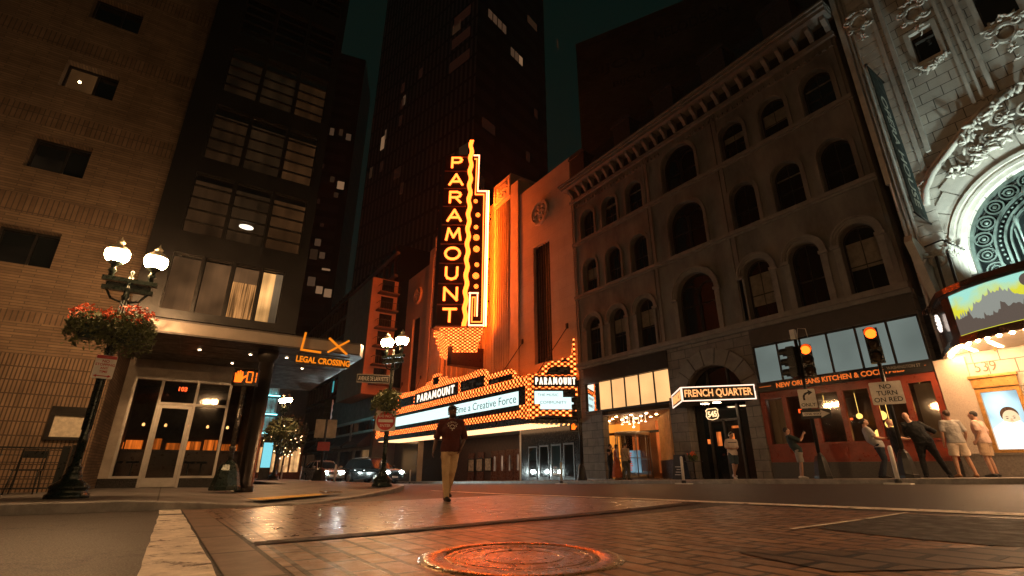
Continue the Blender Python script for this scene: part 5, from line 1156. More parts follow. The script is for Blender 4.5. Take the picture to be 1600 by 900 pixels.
# balcony block beside the theatre
bb = thing('balcony_block', 'narrow block with stacked balconies glowing orange beside the theatre', 'building', (-56,18,-.7))
b = MB(); b.box(-64,-54,16.2,19.4,8.2,22); b.build('wall', M('orange_lit_render', (.42,.30,.22), .75, var=.15, vs=.8), bb)
for k in range(6):
    z = 9.2+k*2.15
    b = MB(); b.box(-54,-52.9,16.9,19.3,z,z+.16); bl_ = b.build('balcony', M('balcony_slab', (.12,.09,.07), .7) if k == 0 else bpy.data.materials['balcony_slab'], bb)
    b = MB(); b.beam((-52.95,16.9,z+1.0),(-52.95,19.3,z+1.0),.05); b.beam((-54,16.92,z+1.0),(-52.95,16.92,z+1.0),.05)
    for q in range(9): b.beam((-52.95,16.92+q*.29,z+.1),(-52.95,16.92+q*.29,z+1.0),.025)
    b.build('railing', black_metal, bl_)
    b = MB(); b.box(-54.05,-53.98,17.4,18.9,z+.2,z+1.95); b.build('balcony_door', black_glass, bb)
# glass block and the low shop row with awnings
gb = thing('glass_office_block', 'dark glass office block with pale floor edges above the shop row', 'building', (-80,21,-1))
b = MB(); b.box(-118,-58,20.5,34,9,29); b.build('glass_wall', black_glass, gb)
for k in range(6):
    b = MB(); b.box(-118,-57.8,20.1,20.6,11+k*3.3,11.35+k*3.3); b.build('floor_edge', M('floor_edge', (.16,.15,.14), .5) if k == 0 else bpy.data.materials['floor_edge'], gb)
b = MB()
for k in range(28): b.box(-117+k*2.15,-116.9+k*2.15,20.3,20.5,9,29)
b.build('mullion', dark_metal, gb)
tealE = E('teal_interior', (.08,.50,.52), .42); tealL = E('teal_spot', (.25,.95,1), 4.0)
for x0,x1,z0,z1 in ((-72,-59,10.2,13.2),(-84,-76,12.2,14.6),(-63,-60,17,18)):
    n = int((x1-x0)/1.05)
    for k in range(n):
        b = MB(); b.box(x0+k*1.05,x0+k*1.05+.8,20.42,20.49,z0,z1-.6); b.build('lit_window', tealE if rg.random() < .6 else litw[3], gb)
sr = thing('shop_row', 'low dark shop row with black awnings and a strip of small windows', 'building', (-72,19,-.9))
b = MB(); b.box(-100,-54.2,18.2,30,-1.6,9.2); b.build('wall', M('grey_panel', (.13,.12,.11), .6, var=.2, vs=.6), sr)
b = MB(); b.box(-100,-54.2,18.0,18.25,5.6,5.9); b.box(-100,-54.2,18.0,18.25,4.3,4.5); b.build('ledge', alu, sr)
for k in range(24):
    b = MB(); b.box(-99.6+k*1.9,-98.0+k*1.9,18.12,18.21,4.55,5.55); b.build('upper_window', black_glass if k % 5 else litw[2], sr)
for k in range(7):
    x = -98+k*6.3
    b = MB(); b.prism([(x,18.1,4.2),(x,16.6,2.9),(x,16.6,2.65),(x,18.1,2.7)],(5.6,0,0)); b.build('awning', M('black_awning', (.012,.012,.012), .8) if k == 0 else bpy.data.materials['black_awning'], sr)
    b = MB(); b.box(x+.3,x+5.2,18.13,18.19,-.6,2.4); b.build('shop_window', litw[2] if k in (1,2) else black_glass, sr)
t = bpy.data.objects.get('shop_row')
for i, (x, lab) in enumerate(((-76,'pale banner flag on the shop row nearer the kiosk'),(-59.5,'pale banner flag on the shop row beside the dark car'))):
    f = thing('street_banner', lab, 'banner', (x,17.4,2), 0, 'banners along the shop row')
    b = MB(); b.box(x-.35,x+.35,17.2,17.23,3.2,5.4); b.build('cloth', M('banner_cloth', (.42,.38,.33), .8, var=.5, vs=3, bump=0) if i == 0 else bpy.data.materials['banner_cloth'], f)
    b = MB(); b.beam((x-.4,17.21,5.42),(x+.4,17.21,5.42),.05); b.beam((x,17.21,5.42),(x,18.1,5.42),.05)
    b.build('arm', black_metal, f)
tb = thing('teal_lit_building', 'far building with rippled panels lit teal from below seen under the canopy', 'building', (-78,9,-1))
b = MB(); b.box(-95,-75.3,2,15,-1.5,16); b.build('wall', M('dark_far_wall', (.05,.05,.05), .7), tb)
for r in range(4):
    for k in range(7):
        y = 6.2+k*.72
        b = MB(); b.prism([(-75.3,y,2.6+r*2.5),(-74.95,y+.36,2.6+r*2.5),(-75.3,y+.70,2.6+r*2.5)],(0,0,1.9)); b.build('rippled_panel', M('white_ripple_panel', (.55,.55,.53), .4) if (r, k) == (0, 0) else bpy.data.materials['white_ripple_panel'], tb)
    b = MB(); b.box(-74.9,-74.7,6.2,11.3,2.3+r*2.5,2.4+r*2.5); b.build('teal_uplight', tealL, tb)
# warm shop window between the trees
ws = thing('corner_cafe', 'small lit cafe front glowing warm orange at the end of the street', 'building', (-70,11,-.9))
b = MB(); b.box(-76,-70,9,14.4,-1,4.2); b.build('wall', M('cafe_wall', (.2,.13,.08), .7), ws)
for k in range(4):
    b = MB(); b.box(-70.1,-69.93,9.3+k*1.25,10.3+k*1.25,.0,2.9); b.build('lit_window', curtain('cafe_glow', (1,.52,.2), .8, 2.5, .3) if k == 0 else bpy.data.materials['cafe_glow'], ws)
b = MB(); b.box(-69.92,-69.2,9,14.4,3.0,3.3); b.build('fascia', brown, ws)
# unlit blocks closing the views to either side
cb = thing('street_end_block', 'dark block closing the far end of the street behind the cafe', 'building', (-125,0,-2))
b = MB(); b.box(-150,-120,-40,60,-3,34); b.build('wall', fin2, cb)

# ---------------------------------------------------------------- plants
leaf_m = M('dark_leaves', (.10,.12,.04), .6, var=.5, vs=14, bump=0); leaf_d = M('night_leaves', (.04,.05,.018), .65, var=.5, vs=9, bump=0)
petal = M('orange_red_petals', (.75,.10,.02), .6, var=.5, vs=20, bump=0); petal2 = M('orange_petals', (.80,.26,.04), .6, var=.4, vs=20, bump=0)
pot_m = M('green_plastic_pot', (.02,.05,.04), .5, var=.2)
def leafset(b, pts, size, rng, m=0):
    for p in pts:
        a, t_, r = rng.uniform(0,6.28), rng.uniform(-1.1,1.1), size*rng.uniform(.6,1.3)
        d = V((math.cos(a)*math.cos(t_), math.sin(a)*math.cos(t_), math.sin(t_))); s_ = d.cross(V((rng.random()-.5,rng.random()-.5,rng.random()-.5))).normalized()
        p = V(p); b.poly([p-d*r, p+s_*r*.45-d*r*.1, p+d*r, p-s_*r*.45-d*r*.1], m)
def cloud(c, r, n, rng, hole=.3, droop=0.):
    out = []; c = V(c)
    while len(out) < n:
        d = V((rng.gauss(0,1),rng.gauss(0,1),rng.gauss(0,1))).normalized(); k = rng.uniform(hole,1)**.5
        p = V((d.x*r[0],d.y*r[1],d.z*r[2]))*k; q = c+p
        if mnoise.noise(q*(1.6/max(r))) < -.22: continue
        q.z -= droop*max(0, k-.6)*2*rng.random(); out.append(q)
    return out
def hanging_basket(name, label, c, r, n, size, group=None, flowers=True, seed=1):
    rng = random.Random(seed); t = thing(name, label, 'flower basket', c, 0, group); c = V(c)
    b = MB(); b.lathe([(r*.35,-.45*r-.1),(r*.5,.0)], c, 14); b.build('pot', pot_m, t)
    b = MB(); leafset(b, cloud(c+V((0,0,r*.25)), (r*1.05,r*1.05,r*.7), int(n*1.5), rng, .2, r*1.3), size, rng); b.build('leaves', leaf_m, t)
    if flowers:
        b = MB(); pts = [p for p in cloud(c+V((0,0,r*.55)), (r*.98,r*.98,r*.52), n//3, rng, .75) if p.z > c.z+r*.2]
        cl = []
        for p in pts[::6]:
            for q in range(5): cl.append(p+V((rng.gauss(0,.025),rng.gauss(0,.025),rng.gauss(0,.02))))
        leafset(b, cl, size*.85, rng, 0); b.build('flowers', petal if seed % 2 else petal2, t)
    return t
def street_tree(label, x, y, h, r, n, seed, size=.16, lights=False):
    rng = random.Random(seed); z = gz(x,y); t = thing('street_tree', label, 'tree', (x,y,z), 0, 'small trees down the street')
    b = MB(); b.tube([(x,y,z),(x+.03,y,z+h*.3),(x,y+.05,z+h*.6)],[.10,.08,.05],8)
    for k in range(6):
        a = k*1.05; b.tube([(x,y,z+h*(.35+.04*k)),(x+r*.5*math.cos(a),y+r*.5*math.sin(a),z+h*(.6+.03*k)),(x+r*.8*math.cos(a),y+r*.8*math.sin(a),z+h*(.75+.03*k))],[.045,.03,.012],6)
    b.build('trunk', M('tree_bark', (.06,.045,.035), .9, bump=.6) if 'tree_bark' not in bpy.data.materials else bpy.data.materials['tree_bark'], t)
    b = MB(); leafset(b, cloud((x,y,z+h*.72),(r,r,h*.34),n,rng,.15), size, rng); b.build('crown', leaf_d, t)
    if lights:
        for p in cloud((x,y,z+h*.62),(r*.95,r*.95,h*.3),36,rng,.4):
            b = MB(); b.ball(p,.035,5,4)
            b.build('string_light', E('fairy_light', (1,.6,.28), 5) if 'fairy_light' not in bpy.data.materials else bpy.data.materials['fairy_light'], t)
street_tree('small tree with warm string lights beside the blue kiosk', -34, 5.6, 3.6, 1.1, 900, 4, .15, True)
street_tree('bushy dark street tree in front of the teal lit panels', -52, 8.6, 5.4, 1.5, 1200, 5, .22)
street_tree('dark street tree in front of the cafe window', -46, 8.0, 5.0, 1.7, 1000, 6, .22, True)

# ---------------------------------------------------------------- cars
tyre_m = rubber
def car(name, label, loc, rz, paint, L=4.75, W=1.9, Hh=1.74, suv=True, rail=True):
    t = thing(name, label, 'car', loc, rz); F = WM[t]
    gc, hood, belt = .24, .98 if suv else .90, 1.06 if suv else .96
    wr = .37 if suv else .33; fx, rx = L/2-.92, -L/2+.90
    # side outline, front at +x
    def arc(cx): return [(cx+(wr+.06)*math.cos(a), wr+(wr+.06)*math.sin(a)) for a in [PI*k/10 for k in range(11)]]
    low = [(-L/2+.06,gc+.12),(rx-wr-.06,gc)]+arc(rx)[::-1]+[(rx+wr+.06,gc)]+arc(fx)[::-1]+[(fx+wr+.06,gc),(L/2-.10,gc+.10)]
    up = [(L/2-.02,.52),(L/2-.06,hood-.22),(L/2-.22,hood-.06),(L/2-.55,hood+.02),(L/2-1.25,belt),(-L/2+.30,belt+.04),(-L/2+.08,belt-.05),(-L/2+.0,.62)]
    out = low+up; b = MB(F); n = len(out)
    ys = [(-W/2+.0,.9),( -W/2+.05,1.),(W/2-.05,1.),(W/2,.9)]
    rings = []
    for y, k in ys:
        cz = .6; r = []
        for x, z in out:
            s_ = .985 if k < 1 else 1.; zz = cz+(z-cz)*(.90 if k < 1 and z > cz else 1.)
            xx = x*s_; yy = y*(1-.10*max(0,abs(x)-L/2+.55)/.55)
            r.append(b.a((xx,yy,zz)))
        rings.append(r)
    for p, q in zip(rings, rings[1:]):
        for k in range(n): b.face((p[k],p[(k+1)%n],q[(k+1)%n],q[k]),0,False)
    for r_, rev in ((rings[0],1),(rings[-1],0)):
        for tr_ in tessellate_polygon([[V((x,z,0)) for x,z in out]]): b.face([r_[k] for k in (tr_ if not rev else reversed(tr_))])
    body = b.build('body', paint, t)
    wt = W/2-.10; rt = W/2-.32
    cab0 = [(L/2-1.22,belt-.02),(-L/2+.22,belt+.0)]; cab1 = [(L/2-1.95,Hh-.06),(-L/2+(.55 if suv else .95),Hh-.08)]
    b = MB(F); b.hexa([(cab0[1][0],-wt,cab0[1][1]),(cab0[0][0],-wt,cab0[0][1]),(cab0[0][0],wt,cab0[0][1]),(cab0[1][0],wt,cab0[1][1]),(cab1[1][0],-rt,cab1[1][1]),(cab1[0][0],-rt,cab1[0][1]),(cab1[0][0],rt,cab1[0][1]),(cab1[1][0],rt,cab1[1][1])]); b.build('glasshouse', black_glass, t)
    b = MB(F); b.hexa([(cab1[1][0]-.06,-rt-.03,cab1[1][1]-.03),(cab1[0][0]+.08,-rt-.03,cab1[0][1]-.05),(cab1[0][0]+.08,rt+.03,cab1[0][1]-.05),(cab1[1][0]-.06,rt+.03,cab1[1][1]-.03),(cab1[1][0]+.1,-rt+.1,cab1[1][1]+.05),(cab1[0][0]-.1,-rt+.1,cab1[0][1]+.05),(cab1[0][0]-.1,rt-.1,cab1[0][1]+.05),(cab1[1][0]+.1,rt-.1,cab1[1][1]+.05)]); b.build('roof', paint, t)
    for s_ in (-1,1):
        for u in (0.,.40,.74,1.):
            b = MB(F)
            p = V((lerp(cab0[0][0],cab0[1][0],u),s_*(wt+.006),lerp(cab0[0][1],cab0[1][1],u))); q = V((lerp(cab1[0][0],cab1[1][0],u),s_*(rt+.006),lerp(cab1[0][1],cab1[1][1],u))); b.beam(p,q,.055,.035); b.build('pillar', paint, t)
    if rail:
        b = MB(F)
        for s_ in (-1,1): b.tube([(cab1[0][0]-.1,s_*(rt-.04),Hh-.03),(0,s_*(rt-.04),Hh+.06),(cab1[1][0]+.1,s_*(rt-.04),Hh-.02)],.018,6)
        b.build('roof_rail', alu, t)
    hl = bpy.data.materials.get('headlight_beam') or E('headlight_beam', (.80,1,.97), 150)
    for s_ in (-1,1):
        b = MB(F); b.ball((L/2-.10,s_*(W/2-.30),hood-.20),(.13,.20,.11),12,8); lamp = b.build('headlight', hl, t)
        ld = bpy.data.lights.new('headlight_beam', 'SPOT'); ld.energy = 260; ld.color = (.85,1,.97); ld.spot_size = R(70); ld.spot_blend = .8; ld.shadow_soft_size = .06
        lo = bpy.data.objects.new('headlight_beam', ld); COL.objects.link(lo); lo.location = F @ V((L/2+.05,s_*(W/2-.30),hood-.20)); lo.rotation_euler = (F.to_3x3() @ V((1,s_*.06,-.07))).to_track_quat('-Z','Y').to_euler()
        b = MB(F); b.ball((L/2-1.35,s_*(W/2+.10),belt+.10),(.07,.12,.08),10,7); b.build('mirror', paint, t)
        b = MB(F); b.box(-L/2-.005,-L/2+.08,s_*(W/2-.30)-.12,s_*(W/2-.30)+.12,.85,1.0); b.build('tail_light', M('tail_red', (.3,.01,.01), .2) if 'tail_red' not in bpy.data.materials else bpy.data.materials['tail_red'], t)
        for x in (fx, rx):
            cy = s_*(W/2-.13); ax = Matrix.Rotation(PI/2,3,'X')
            b = MB(F); b.lathe([(wr*.62,-.12),(wr*.95,-.12),(wr,-.08),(wr,.08),(wr*.95,.12),(wr*.62,.12)],(x,cy,wr),24,ax=ax); wh = b.build('wheel', tyre_m, t)
            b = MB(F); b.lathe([(.0,.0),(wr*.12,.125),(wr*.62,.10),(wr*.64,.13)],(x,cy,wr),24,ax=Matrix.Rotation(-s_*PI/2,3,'X') if False else (Matrix.Rotation(PI/2,3,'X') if s_ < 0 else Matrix.Rotation(-PI/2,3,'X')))
            for k in range(5):
                a = 2*PI*k/5; b.beam((x,cy+s_*.12,wr),(x+wr*.6*math.cos(a),cy+s_*.12,wr+wr*.6*math.sin(a)),.07,.03)
            b.build('rim', alu, wh)
    b = MB(F); b.box(L/2-.10,L/2-.01,-W/2+.52,W/2-.52,.62,hood-.20)
    for k in range(3): b.box(L/2-.06,L/2+.005,-W/2+.54,W/2-.54,.66+k*.06,.68+k*.06)
    b.build('grille', black_metal, t)
    b = MB(F); b.box(L/2-.03,L/2+.01,-.26,.26,.42,.54); b.build('number_plate', white_pl, t)
    b = MB(F); b.box(-.9,-.75,-W/2-.004,-W/2+.01,belt-.18,belt-.14); b.box(.1,.25,-W/2-.004,-W/2+.01,belt-.18,belt-.14); b.build('door_handle', alu, t)
    return t
car('dark_car', 'black sport utility car with bright headlights turning at the corner', (-37.1,12.65,gz(-37.1,12.65)), R(22), M('black_car_paint', (.012,.014,.015), .14, .3, var=.1, bump=0, spec=.8))
car('silver_car', 'silver hatchback with both headlights on behind the traffic pole', (-39.6,9.75,gz(-39.6,9.75)), R(6), M('silver_car_paint', (.5,.49,.46), .25, .3, var=.06, bump=0), 4.3, 1.78, 1.52, False, False)
# ---------------------------------------------------------------- street lamps
globe_m = E('lamp_globe_glow', (1,.55,.24), 185)
cap_m = M('frosted_cap', (.75,.68,.5), .4, var=.05); pole_m = M('dark_green_iron', (.012,.022,.017), .3, .3, var=.35, vs=8, bump=.2, bs=40)
def twin_lamp(x, y, label, rz=0, group='twin globe street lamps'):
    z = gz(x,y)+.15; t = thing('street_lamp', label, 'street lamp', (x,y,z), rz, group); F = WM[t]
    b = MB(F); b.lathe([(.30,0),(.30,.06),(.26,.08),(.26,.15),(.285,.165),(.265,.20),(.17,.27),(.125,.32),(.14,.345),(.11,.38),(.095,.46),(.11,.485),(.07,.52),(.068,.9)],n=16); b.build('base', pole_m, t)
    b = MB(F); b.lathe([(.07,.88),(.07,.95),(.06,1.0),(.05,3.5),(.075,3.55),(.05,3.6),(.05,3.95)],n=14)
    for k in range(8): a = 2*PI*k/8; b.tube([(.062*math.cos(a),.062*math.sin(a),1.1),(.052*math.cos(a),.052*math.sin(a),3.5)],.012,5)
    b.build('pole', pole_m, t)
    b = MB(F); b.box(-.05,.05,-.40,.40,3.66,3.74); b.box(-.06,.06,-.43,.43,3.84,3.92)
    for s_ in (-1,1): b.tube([(0,s_*.05,3.45),(0,s_*.22,3.5),(0,s_*.34,3.7)],.022,7); b.bx((0,s_*.2,3.78),(.03,.3,.08))
    b.lathe([(.04,3.92),(.05,3.97),(.02,4.0),(.045,4.06),(.0,4.11)],n=12); b.build('cross_arm', pole_m, t)
    for s_ in (-1,1):
        c = (0,s_*.31,4.38)
        b = MB(F); b.lathe([(.05,3.92),(.045,4.0),(.08,4.04),(.04,4.10),(.06,4.16),(.12,4.20),(.12,4.23)],(0,s_*.31,0),14); b.build('lamp_holder', pole_m, t)
        b = MB(F); b.ball(c,.20,20,14); gl = b.build('lamp_globe', globe_m, t)
        b = MB(F); b.lathe([(.195,.06),(.17,.115),(.12,.165),(.06,.20),(.05,.23),(.075,.25),(.04,.29),(.02,.31),(.0,.38)],c,18); b.build('finial', cap_m, gl)
    return t
lampA = twin_lamp(-11.45, -1.28, 'twin globe street lamp with flower baskets in front of the brick wall')
def lamp_copy(x, y, label, rz=0): return dup(lampA, (x,y,gz(x,y)+.15), rz, label)
lamp_copy(-14.91, 5.40, 'twin globe street lamp carrying the do not enter sign at the corner', R(-62))
lamp_copy(-31.5, 5.1, 'twin globe street lamp far down the street near the blue kiosk', R(-70))
lamp_copy(1.5, .5, 'added twin globe street lamp lighting the foreground from behind the camera', R(40))  # unseen, added to light the paving and the walking man
lamp_copy(.2, 17.5, 'added twin globe street lamp out of view, lighting the people by the opera house', R(20))  # added beyond the right edge of view to brighten the onlookers
lamp_copy(1.8, 6.3, 'added twin globe street lamp out of view, lighting the brick crossing', R(10))  # another unseen lamp, added as front light for the crossing
z = gz(-11.45,-1.28)+.15
hanging_basket('flower_basket', 'big hanging basket of orange red flowers on the lamp by the brick wall', (-11.38,-1.08,z+2.92), .42, 2400, .040, None, True, 1)
hanging_basket('flower_basket', 'smaller flower basket in a green pot left on the same lamp', (-11.40,-1.66,z+2.92), .34, 1300, .040, None, True, 3)
hanging_basket('flower_basket', 'leafy hanging basket on the corner lamp above the do not enter sign', (-14.86,5.30,gz(-14.9,5.4)+.15+2.45), .46, 900, .06, None, False, 4)
hanging_basket('flower_basket', 'small dark hanging basket on the far lamp near the kiosk', (-31.4,5.05,gz(-31.5,5.1)+.15+2.4), .5, 500, .08, None, False, 5)
# ---------------------------------------------------------------- signs
def dirs(x, y, a=0.):                    # facing the camera side of the street, turned by a
    v = V((-x,-y,0)).normalized(); n = Matrix.Rotation(a,3,'Z') @ v; return n, V((-n.y,n.x,0))   # normal, reading direction
def plate(b, c, n, u, w_, h, m=0, th=.012, rnd=.0, o=0.):
    c = V(c)+n*o; Z = V((0,0,1)); 
    r = rnd; pts = []
    if r: 
        for sx,sz,a0 in ((1,1,0),(-1,1,90),(-1,-1,180),(1,-1,270)):
            for k in range(4): a = R(a0+30*k); pts.append((sx*(w_/2-r)+r*math.cos(a), sz*(h/2-r)+r*math.sin(a)))
    else: pts = [(-w_/2,-h/2),(w_/2,-h/2),(w_/2,h/2),(-w_/2,h/2)]
    b.prism([c+u*p+Z*q for p,q in pts], n*-th, m)
sgn_w = M('reflective_white_sheet', (.66,.63,.58), .5, var=.14, vs=5, bump=.02); sgn_r = M('sign_red', (.45,.03,.025), .5, var=.15, bump=.02); sgn_k = M('sign_black', (.015,.015,.015), .5); sgn_g = M('sign_dark_green', (.015,.06,.045), .5)
# parking sign on the left lamp
t = thing('parking_sign', 'small white and red no stopping sign on the lamp post by the brick wall', 'sign', (-11.33,-1.27,z+2.1)); n, u = dirs(-11.33,-1.27); c = V((-11.40,-1.28,z+2.19))+n*.07
b = MB(); plate(b,c,n,u,.30,.42,0,.006,.02); pb = b.build('plate', sgn_w, t)
b = MB(); plate(b,c+V((0,0,.175)),n,u,.29,.06,0,.004,.0,.004); 
for k,(tx,s_) in enumerate((('NO',.05),('STOPPING',.045),('ANY',.04),('TIME',.04))): b.text(tx,s_,c+n*.002+V((0,0,.10-k*.062)),u,(0,0,1),.003,0,.02)
b.beam(c+n*.003-u*.09+V((0,0,-.165)),c+n*.003+u*.09+V((0,0,-.165)),.006,.016)
for s_ in (-1,1): b.prism([c+n*.001+u*s_*.13+V((0,0,-.165)),c+n*.001+u*s_*.08+V((0,0,-.14)),c+n*.001+u*s_*.08+V((0,0,-.19))],n*.004)
b.build('red_print', sgn_r, pb)
# do not enter, street name
zz = gz(-14.91,5.4)+.15
t = thing('do_not_enter_sign', 'square white DO NOT ENTER sign with red disc on the corner lamp', 'sign', (-14.8,5.35,zz+1.6)); n, u = dirs(-14.91,5.4); c = V((-14.91,5.40,zz+1.86))+n*.09-u*.06
b = MB(); plate(b,c,n,u,.60,.60,0,.008,.03); pb = b.build('plate', sgn_w, t)
b = MB(); b.prism([c+u*(.275*math.cos(a))+V((0,0,.275*math.sin(a)))+n*.006 for a in [2*PI*k/28 for k in range(28)]],n*-.004); b.build('red_disc', sgn_r, pb)
b = MB(); plate(b,c,n,u,.44,.085,0,.004,0,.011); b.text('DO NOT',.075,c+n*.007+V((0,0,.14)),u,(0,0,1),.003,0,.012); b.text('ENTER',.075,c+n*.007-V((0,0,.14)),u,(0,0,1),.003,0,.012); b.build('white_print', sgn_w, pb)
t = thing('street_name_sign', 'dark street name sign reading Avenue De Lafayette on the corner lamp', 'sign', (-14.9,5.1,zz+3.05)); c = V((-14.91,5.40,zz+3.13))-u*.55+n*.05
b = MB(); plate(b,c,n,u,1.02,.27,0,.012,.02); pb = b.build('plate', sgn_k, t)
b = MB(); b.text('AVENUE DE LAFAYETTE',.13,c+n*.001,u,(0,0,1),.004,0,.012,width=.90)
for dz in (-.12,.12): b.beam(c+n*.003-u*.49+V((0,0,dz)),c+n*.003+u*.49+V((0,0,dz)),.004,.012)
for du_ in (-.49,.49): b.beam(c+n*.003+u*du_-V((0,0,.12)),c+n*.003+u*du_+V((0,0,.12)),.004,.012)
b.build('lettering', sgn_w, pb)
b = MB(); b.beam(c+u*.5,c+u*.56,.03); b.build('clamp', black_metal, pb)
# ---------------------------------------------------------------- pedestrian signal by the restaurant
orangeE = E('orange_signal_light', (1,.13,.008), 1.7); dimlens = M('dark_lens', (.05,.03,.012), .25)
def skirt(b, x, y, z, h=.6, r=.30):
    b.lathe([(r,0),(r,.09),(r*.93,.11),(r*.70,h*.72),(r*.52,h*.93),(r*.36,h),(.07,h+.05)],(x,y,z),8,sm_=False)
HAND = [(-.42,-.5),(.22,-.5),(.34,-.15),(.62,.10),(.55,.22),(.28,.05),(.24,.55),(.13,.55),(.10,.12),(.05,.66),(-.08,.66),(-.08,.12),(-.15,.58),(-.27,.58),(-.24,.10),(-.35,.42),(-.46,.38),(-.42,.0)]
def hand_icon(b, c, n, u, s_): b.prism([c+u*(p[0]*s_)+V((0,0,p[1]*s_)) for p in HAND], n*-.006)
px_, py_ = -14.2, 1.27; z = gz(px_,py_)+.15
t = thing('pedestrian_signal', 'pedestrian signal with orange hand and zero countdown by the dark column', 'pedestrian signal', (px_,py_,z))
b = MB(); skirt(b,px_,py_,z,.62,.34); b.build('base', pole_m, t)
b = MB(); b.tube([(px_,py_,z+.55),(px_,py_,z+2.46)],.055,12); b.tube([(px_,py_,z+.9),(px_,py_,z+1.0)],.075,12); b.build('pole', M('steel_pole', (.10,.09,.08), .28, .8), t)
n, u = dirs(px_,py_,-.15); c = V((px_,py_,z+2.68))
b = MB(); rot = Matrix((u,-n,V((0,0,1)))).transposed(); b.bx(c,(.58,.20,.42),0,rot); hd = b.build('housing', black_metal, t)
b = MB(); cc = c+n*.105
for du_ in (-.28,.28): b.bx(cc+u*du_+n*.05,(.01,.12,.40),0,rot)
b.bx(cc+n*.05+V((0,0,.205)),(.57,.12,.01),0,rot); b.build('visor', black_metal, hd)
b = MB(); hand_icon(b,cc-u*.13+n*.006-V((0,0,.01)),n,u,.26); b.build('hand_symbol', orangeE, hd)
b = MB()
for du_, dz, w_, h in ((0,.13,.13,.026),(0,-.13,.13,.026),(-.06,.065,.026,.12),(.06,.065,.026,.12),(-.06,-.065,.026,.12),(.06,-.065,.026,.12)): b.bx(cc+u*(.10+du_)+V((0,0,dz))+n*.003,(w_,.006,h),0,rot)
for dz in (-.065,.065): b.bx(cc+u*.25+V((0,0,dz))+n*.003,(.022,.006,.11),0,rot)
b.build('countdown_digit', orangeE, hd)
# ---------------------------------------------------------------- traffic signals
redlit = E('signal_red_amber', (1,.085,.006), 4.)
def head(b_, c, n, u, parent, lit=None):
    rot = Matrix((u,-n,V((0,0,1)))).transposed(); b = MB()
    for k in range(3): b.bx(c-V((0,0,.355*k)),(.36,.24,.345),0,rot)
    hd = b.build('signal_head', black_metal, parent)
    for k in range(3):
        q = c-V((0,0,.355*k))+n*.121
        ax = Matrix((u, V((0,0,1)), n)).transposed()
        b = MB()
        for a_ in range(13):
            a0, a1 = R(-30+20*a_), R(-10+20*a_)
            if a_ < 12:
                p = [q+u*(.155*math.cos(a0))+V((0,0,.155*math.sin(a0))), q+u*(.155*math.cos(a1))+V((0,0,.155*math.sin(a1)))]
                b.hexa([p[0],p[1],p[1]+n*.24,p[0]+n*.24]+[x+ (x-q)*.06 for x in (p[0],p[1])]+[p[1]+n*.24+(p[1]-q)*.06,p[0]+n*.24+(p[0]-q)*.06])
        b.build('visor', black_metal, hd)
        b = MB(); b.lathe([(.145,.0),(.12,.03),(.06,.05),(.0,.055)],q,18,ax=ax); b.build('lens', redlit if lit == k else dimlens, hd)
def arrow_sign(): pass
spole = M('signal_pole', (.016,.016,.015), .4, .3)
x, y = -8.12, 17.3; z = gz(x,y)+.15
t = thing('traffic_signal', 'traffic signal pole with a red light above the ONLY and ONE WAY signs', 'traffic signal', (x,y,z), 0, 'traffic signals on the far kerb')
b = MB(); skirt(b,x,y,z,.72,.27); b.build('base', spole, t)
b = MB(); b.tube([(x,y,z+.7),(x,y,4.75)],.055,12); b.build('pole', spole, t)
n, u = dirs(x,y,.1); head(None,V((x,y,4.33))+n*.05+u*.22,n,u,t,0)
n2, u2 = dirs(x,y,-1.9); head(None,V((x,y,4.33))-u*.18,n2,u2,t,None)
b = MB(); b.box(x-.10,x+.06,y-.1,y+.05,4.75,5.1); b.tube([(x+.05,y,4.7),(x+.15,y,5.12),(x+.4,y,5.05),(x+.42,y,4.75)],.015,6); b.build('sensor_box', sgn_w, t)
n, u = dirs(x,y,.0); c = V((x,y,2.73))+n*.07
s1 = thing('turn_arrow_sign', 'white ONLY sign with a curved right turn arrow on the left signal pole', 'sign', tuple(c))
b = MB(); plate(b,c,n,u,.50,.62,0,.008,.03); pb = b.build('plate', sgn_w, s1)
b = MB(); rot = Matrix((u,-n,V((0,0,1)))).transposed()
pts = [(-.09,-.06),(-.10,.04),(-.07,.12),(.0,.17),(.07,.185)]
for p, q in zip(pts, pts[1:]): b.beam(c+u*p[0]+V((0,0,p[1]+.01))+n*.003,c+u*q[0]+V((0,0,q[1]+.01))+n*.003,.004,.06)
b.prism([c+u*.05+V((0,0,.285))+n*.002,c+u*.05+V((0,0,.10))+n*.002,c+u*.18+V((0,0,.195))+n*.002],n*.004); b.text('ONLY',.11,c-V((0,0,.20))+n*.001,u,(0,0,1),.004,0,.012); b.build('black_print', sgn_k, pb)
c = V((x,y,2.23))+n*.08+u*.15
s2 = thing('one_way_sign', 'black and white ONE WAY arrow sign below the turn arrow sign', 'sign', tuple(c))
b = MB(); plate(b,c,n,u,.86,.30,0,.008,.02); pb = b.build('plate', sgn_k, s2)
b = MB(); a_ = [(-.38,-.06),(.14,-.06),(.14,-.12),(.39,.0),(.14,.12),(.14,.06),(-.38,.06)]; b.prism([c+u*p+V((0,0,q))+n*.003 for p,q in a_],n*-.003); b.build('white_arrow', sgn_w, pb)
b = MB(); b.text('ONE WAY',.075,c-u*.08+n*.003,u,(0,0,1),.003,0,.012); b.build('lettering', sgn_k, pb)
x, y = -5.89, 17.4; z = gz(x,y)+.15
t = thing('traffic_signal', 'traffic signal pole with a red light above the NO TURN ON RED sign', 'traffic signal', (x,y,z), 0, 'traffic signals on the far kerb')
b = MB(); skirt(b,x,y,z,.72,.26); b.build('base', spole, t)
b = MB(); b.tube([(x,y,z+.7),(x,y,4.5)],.055,12); b.build('pole', spole, t)
n, u = dirs(x,y,-.05); head(None,V((x,y,4.42))+n*.2,n,u,t,0)
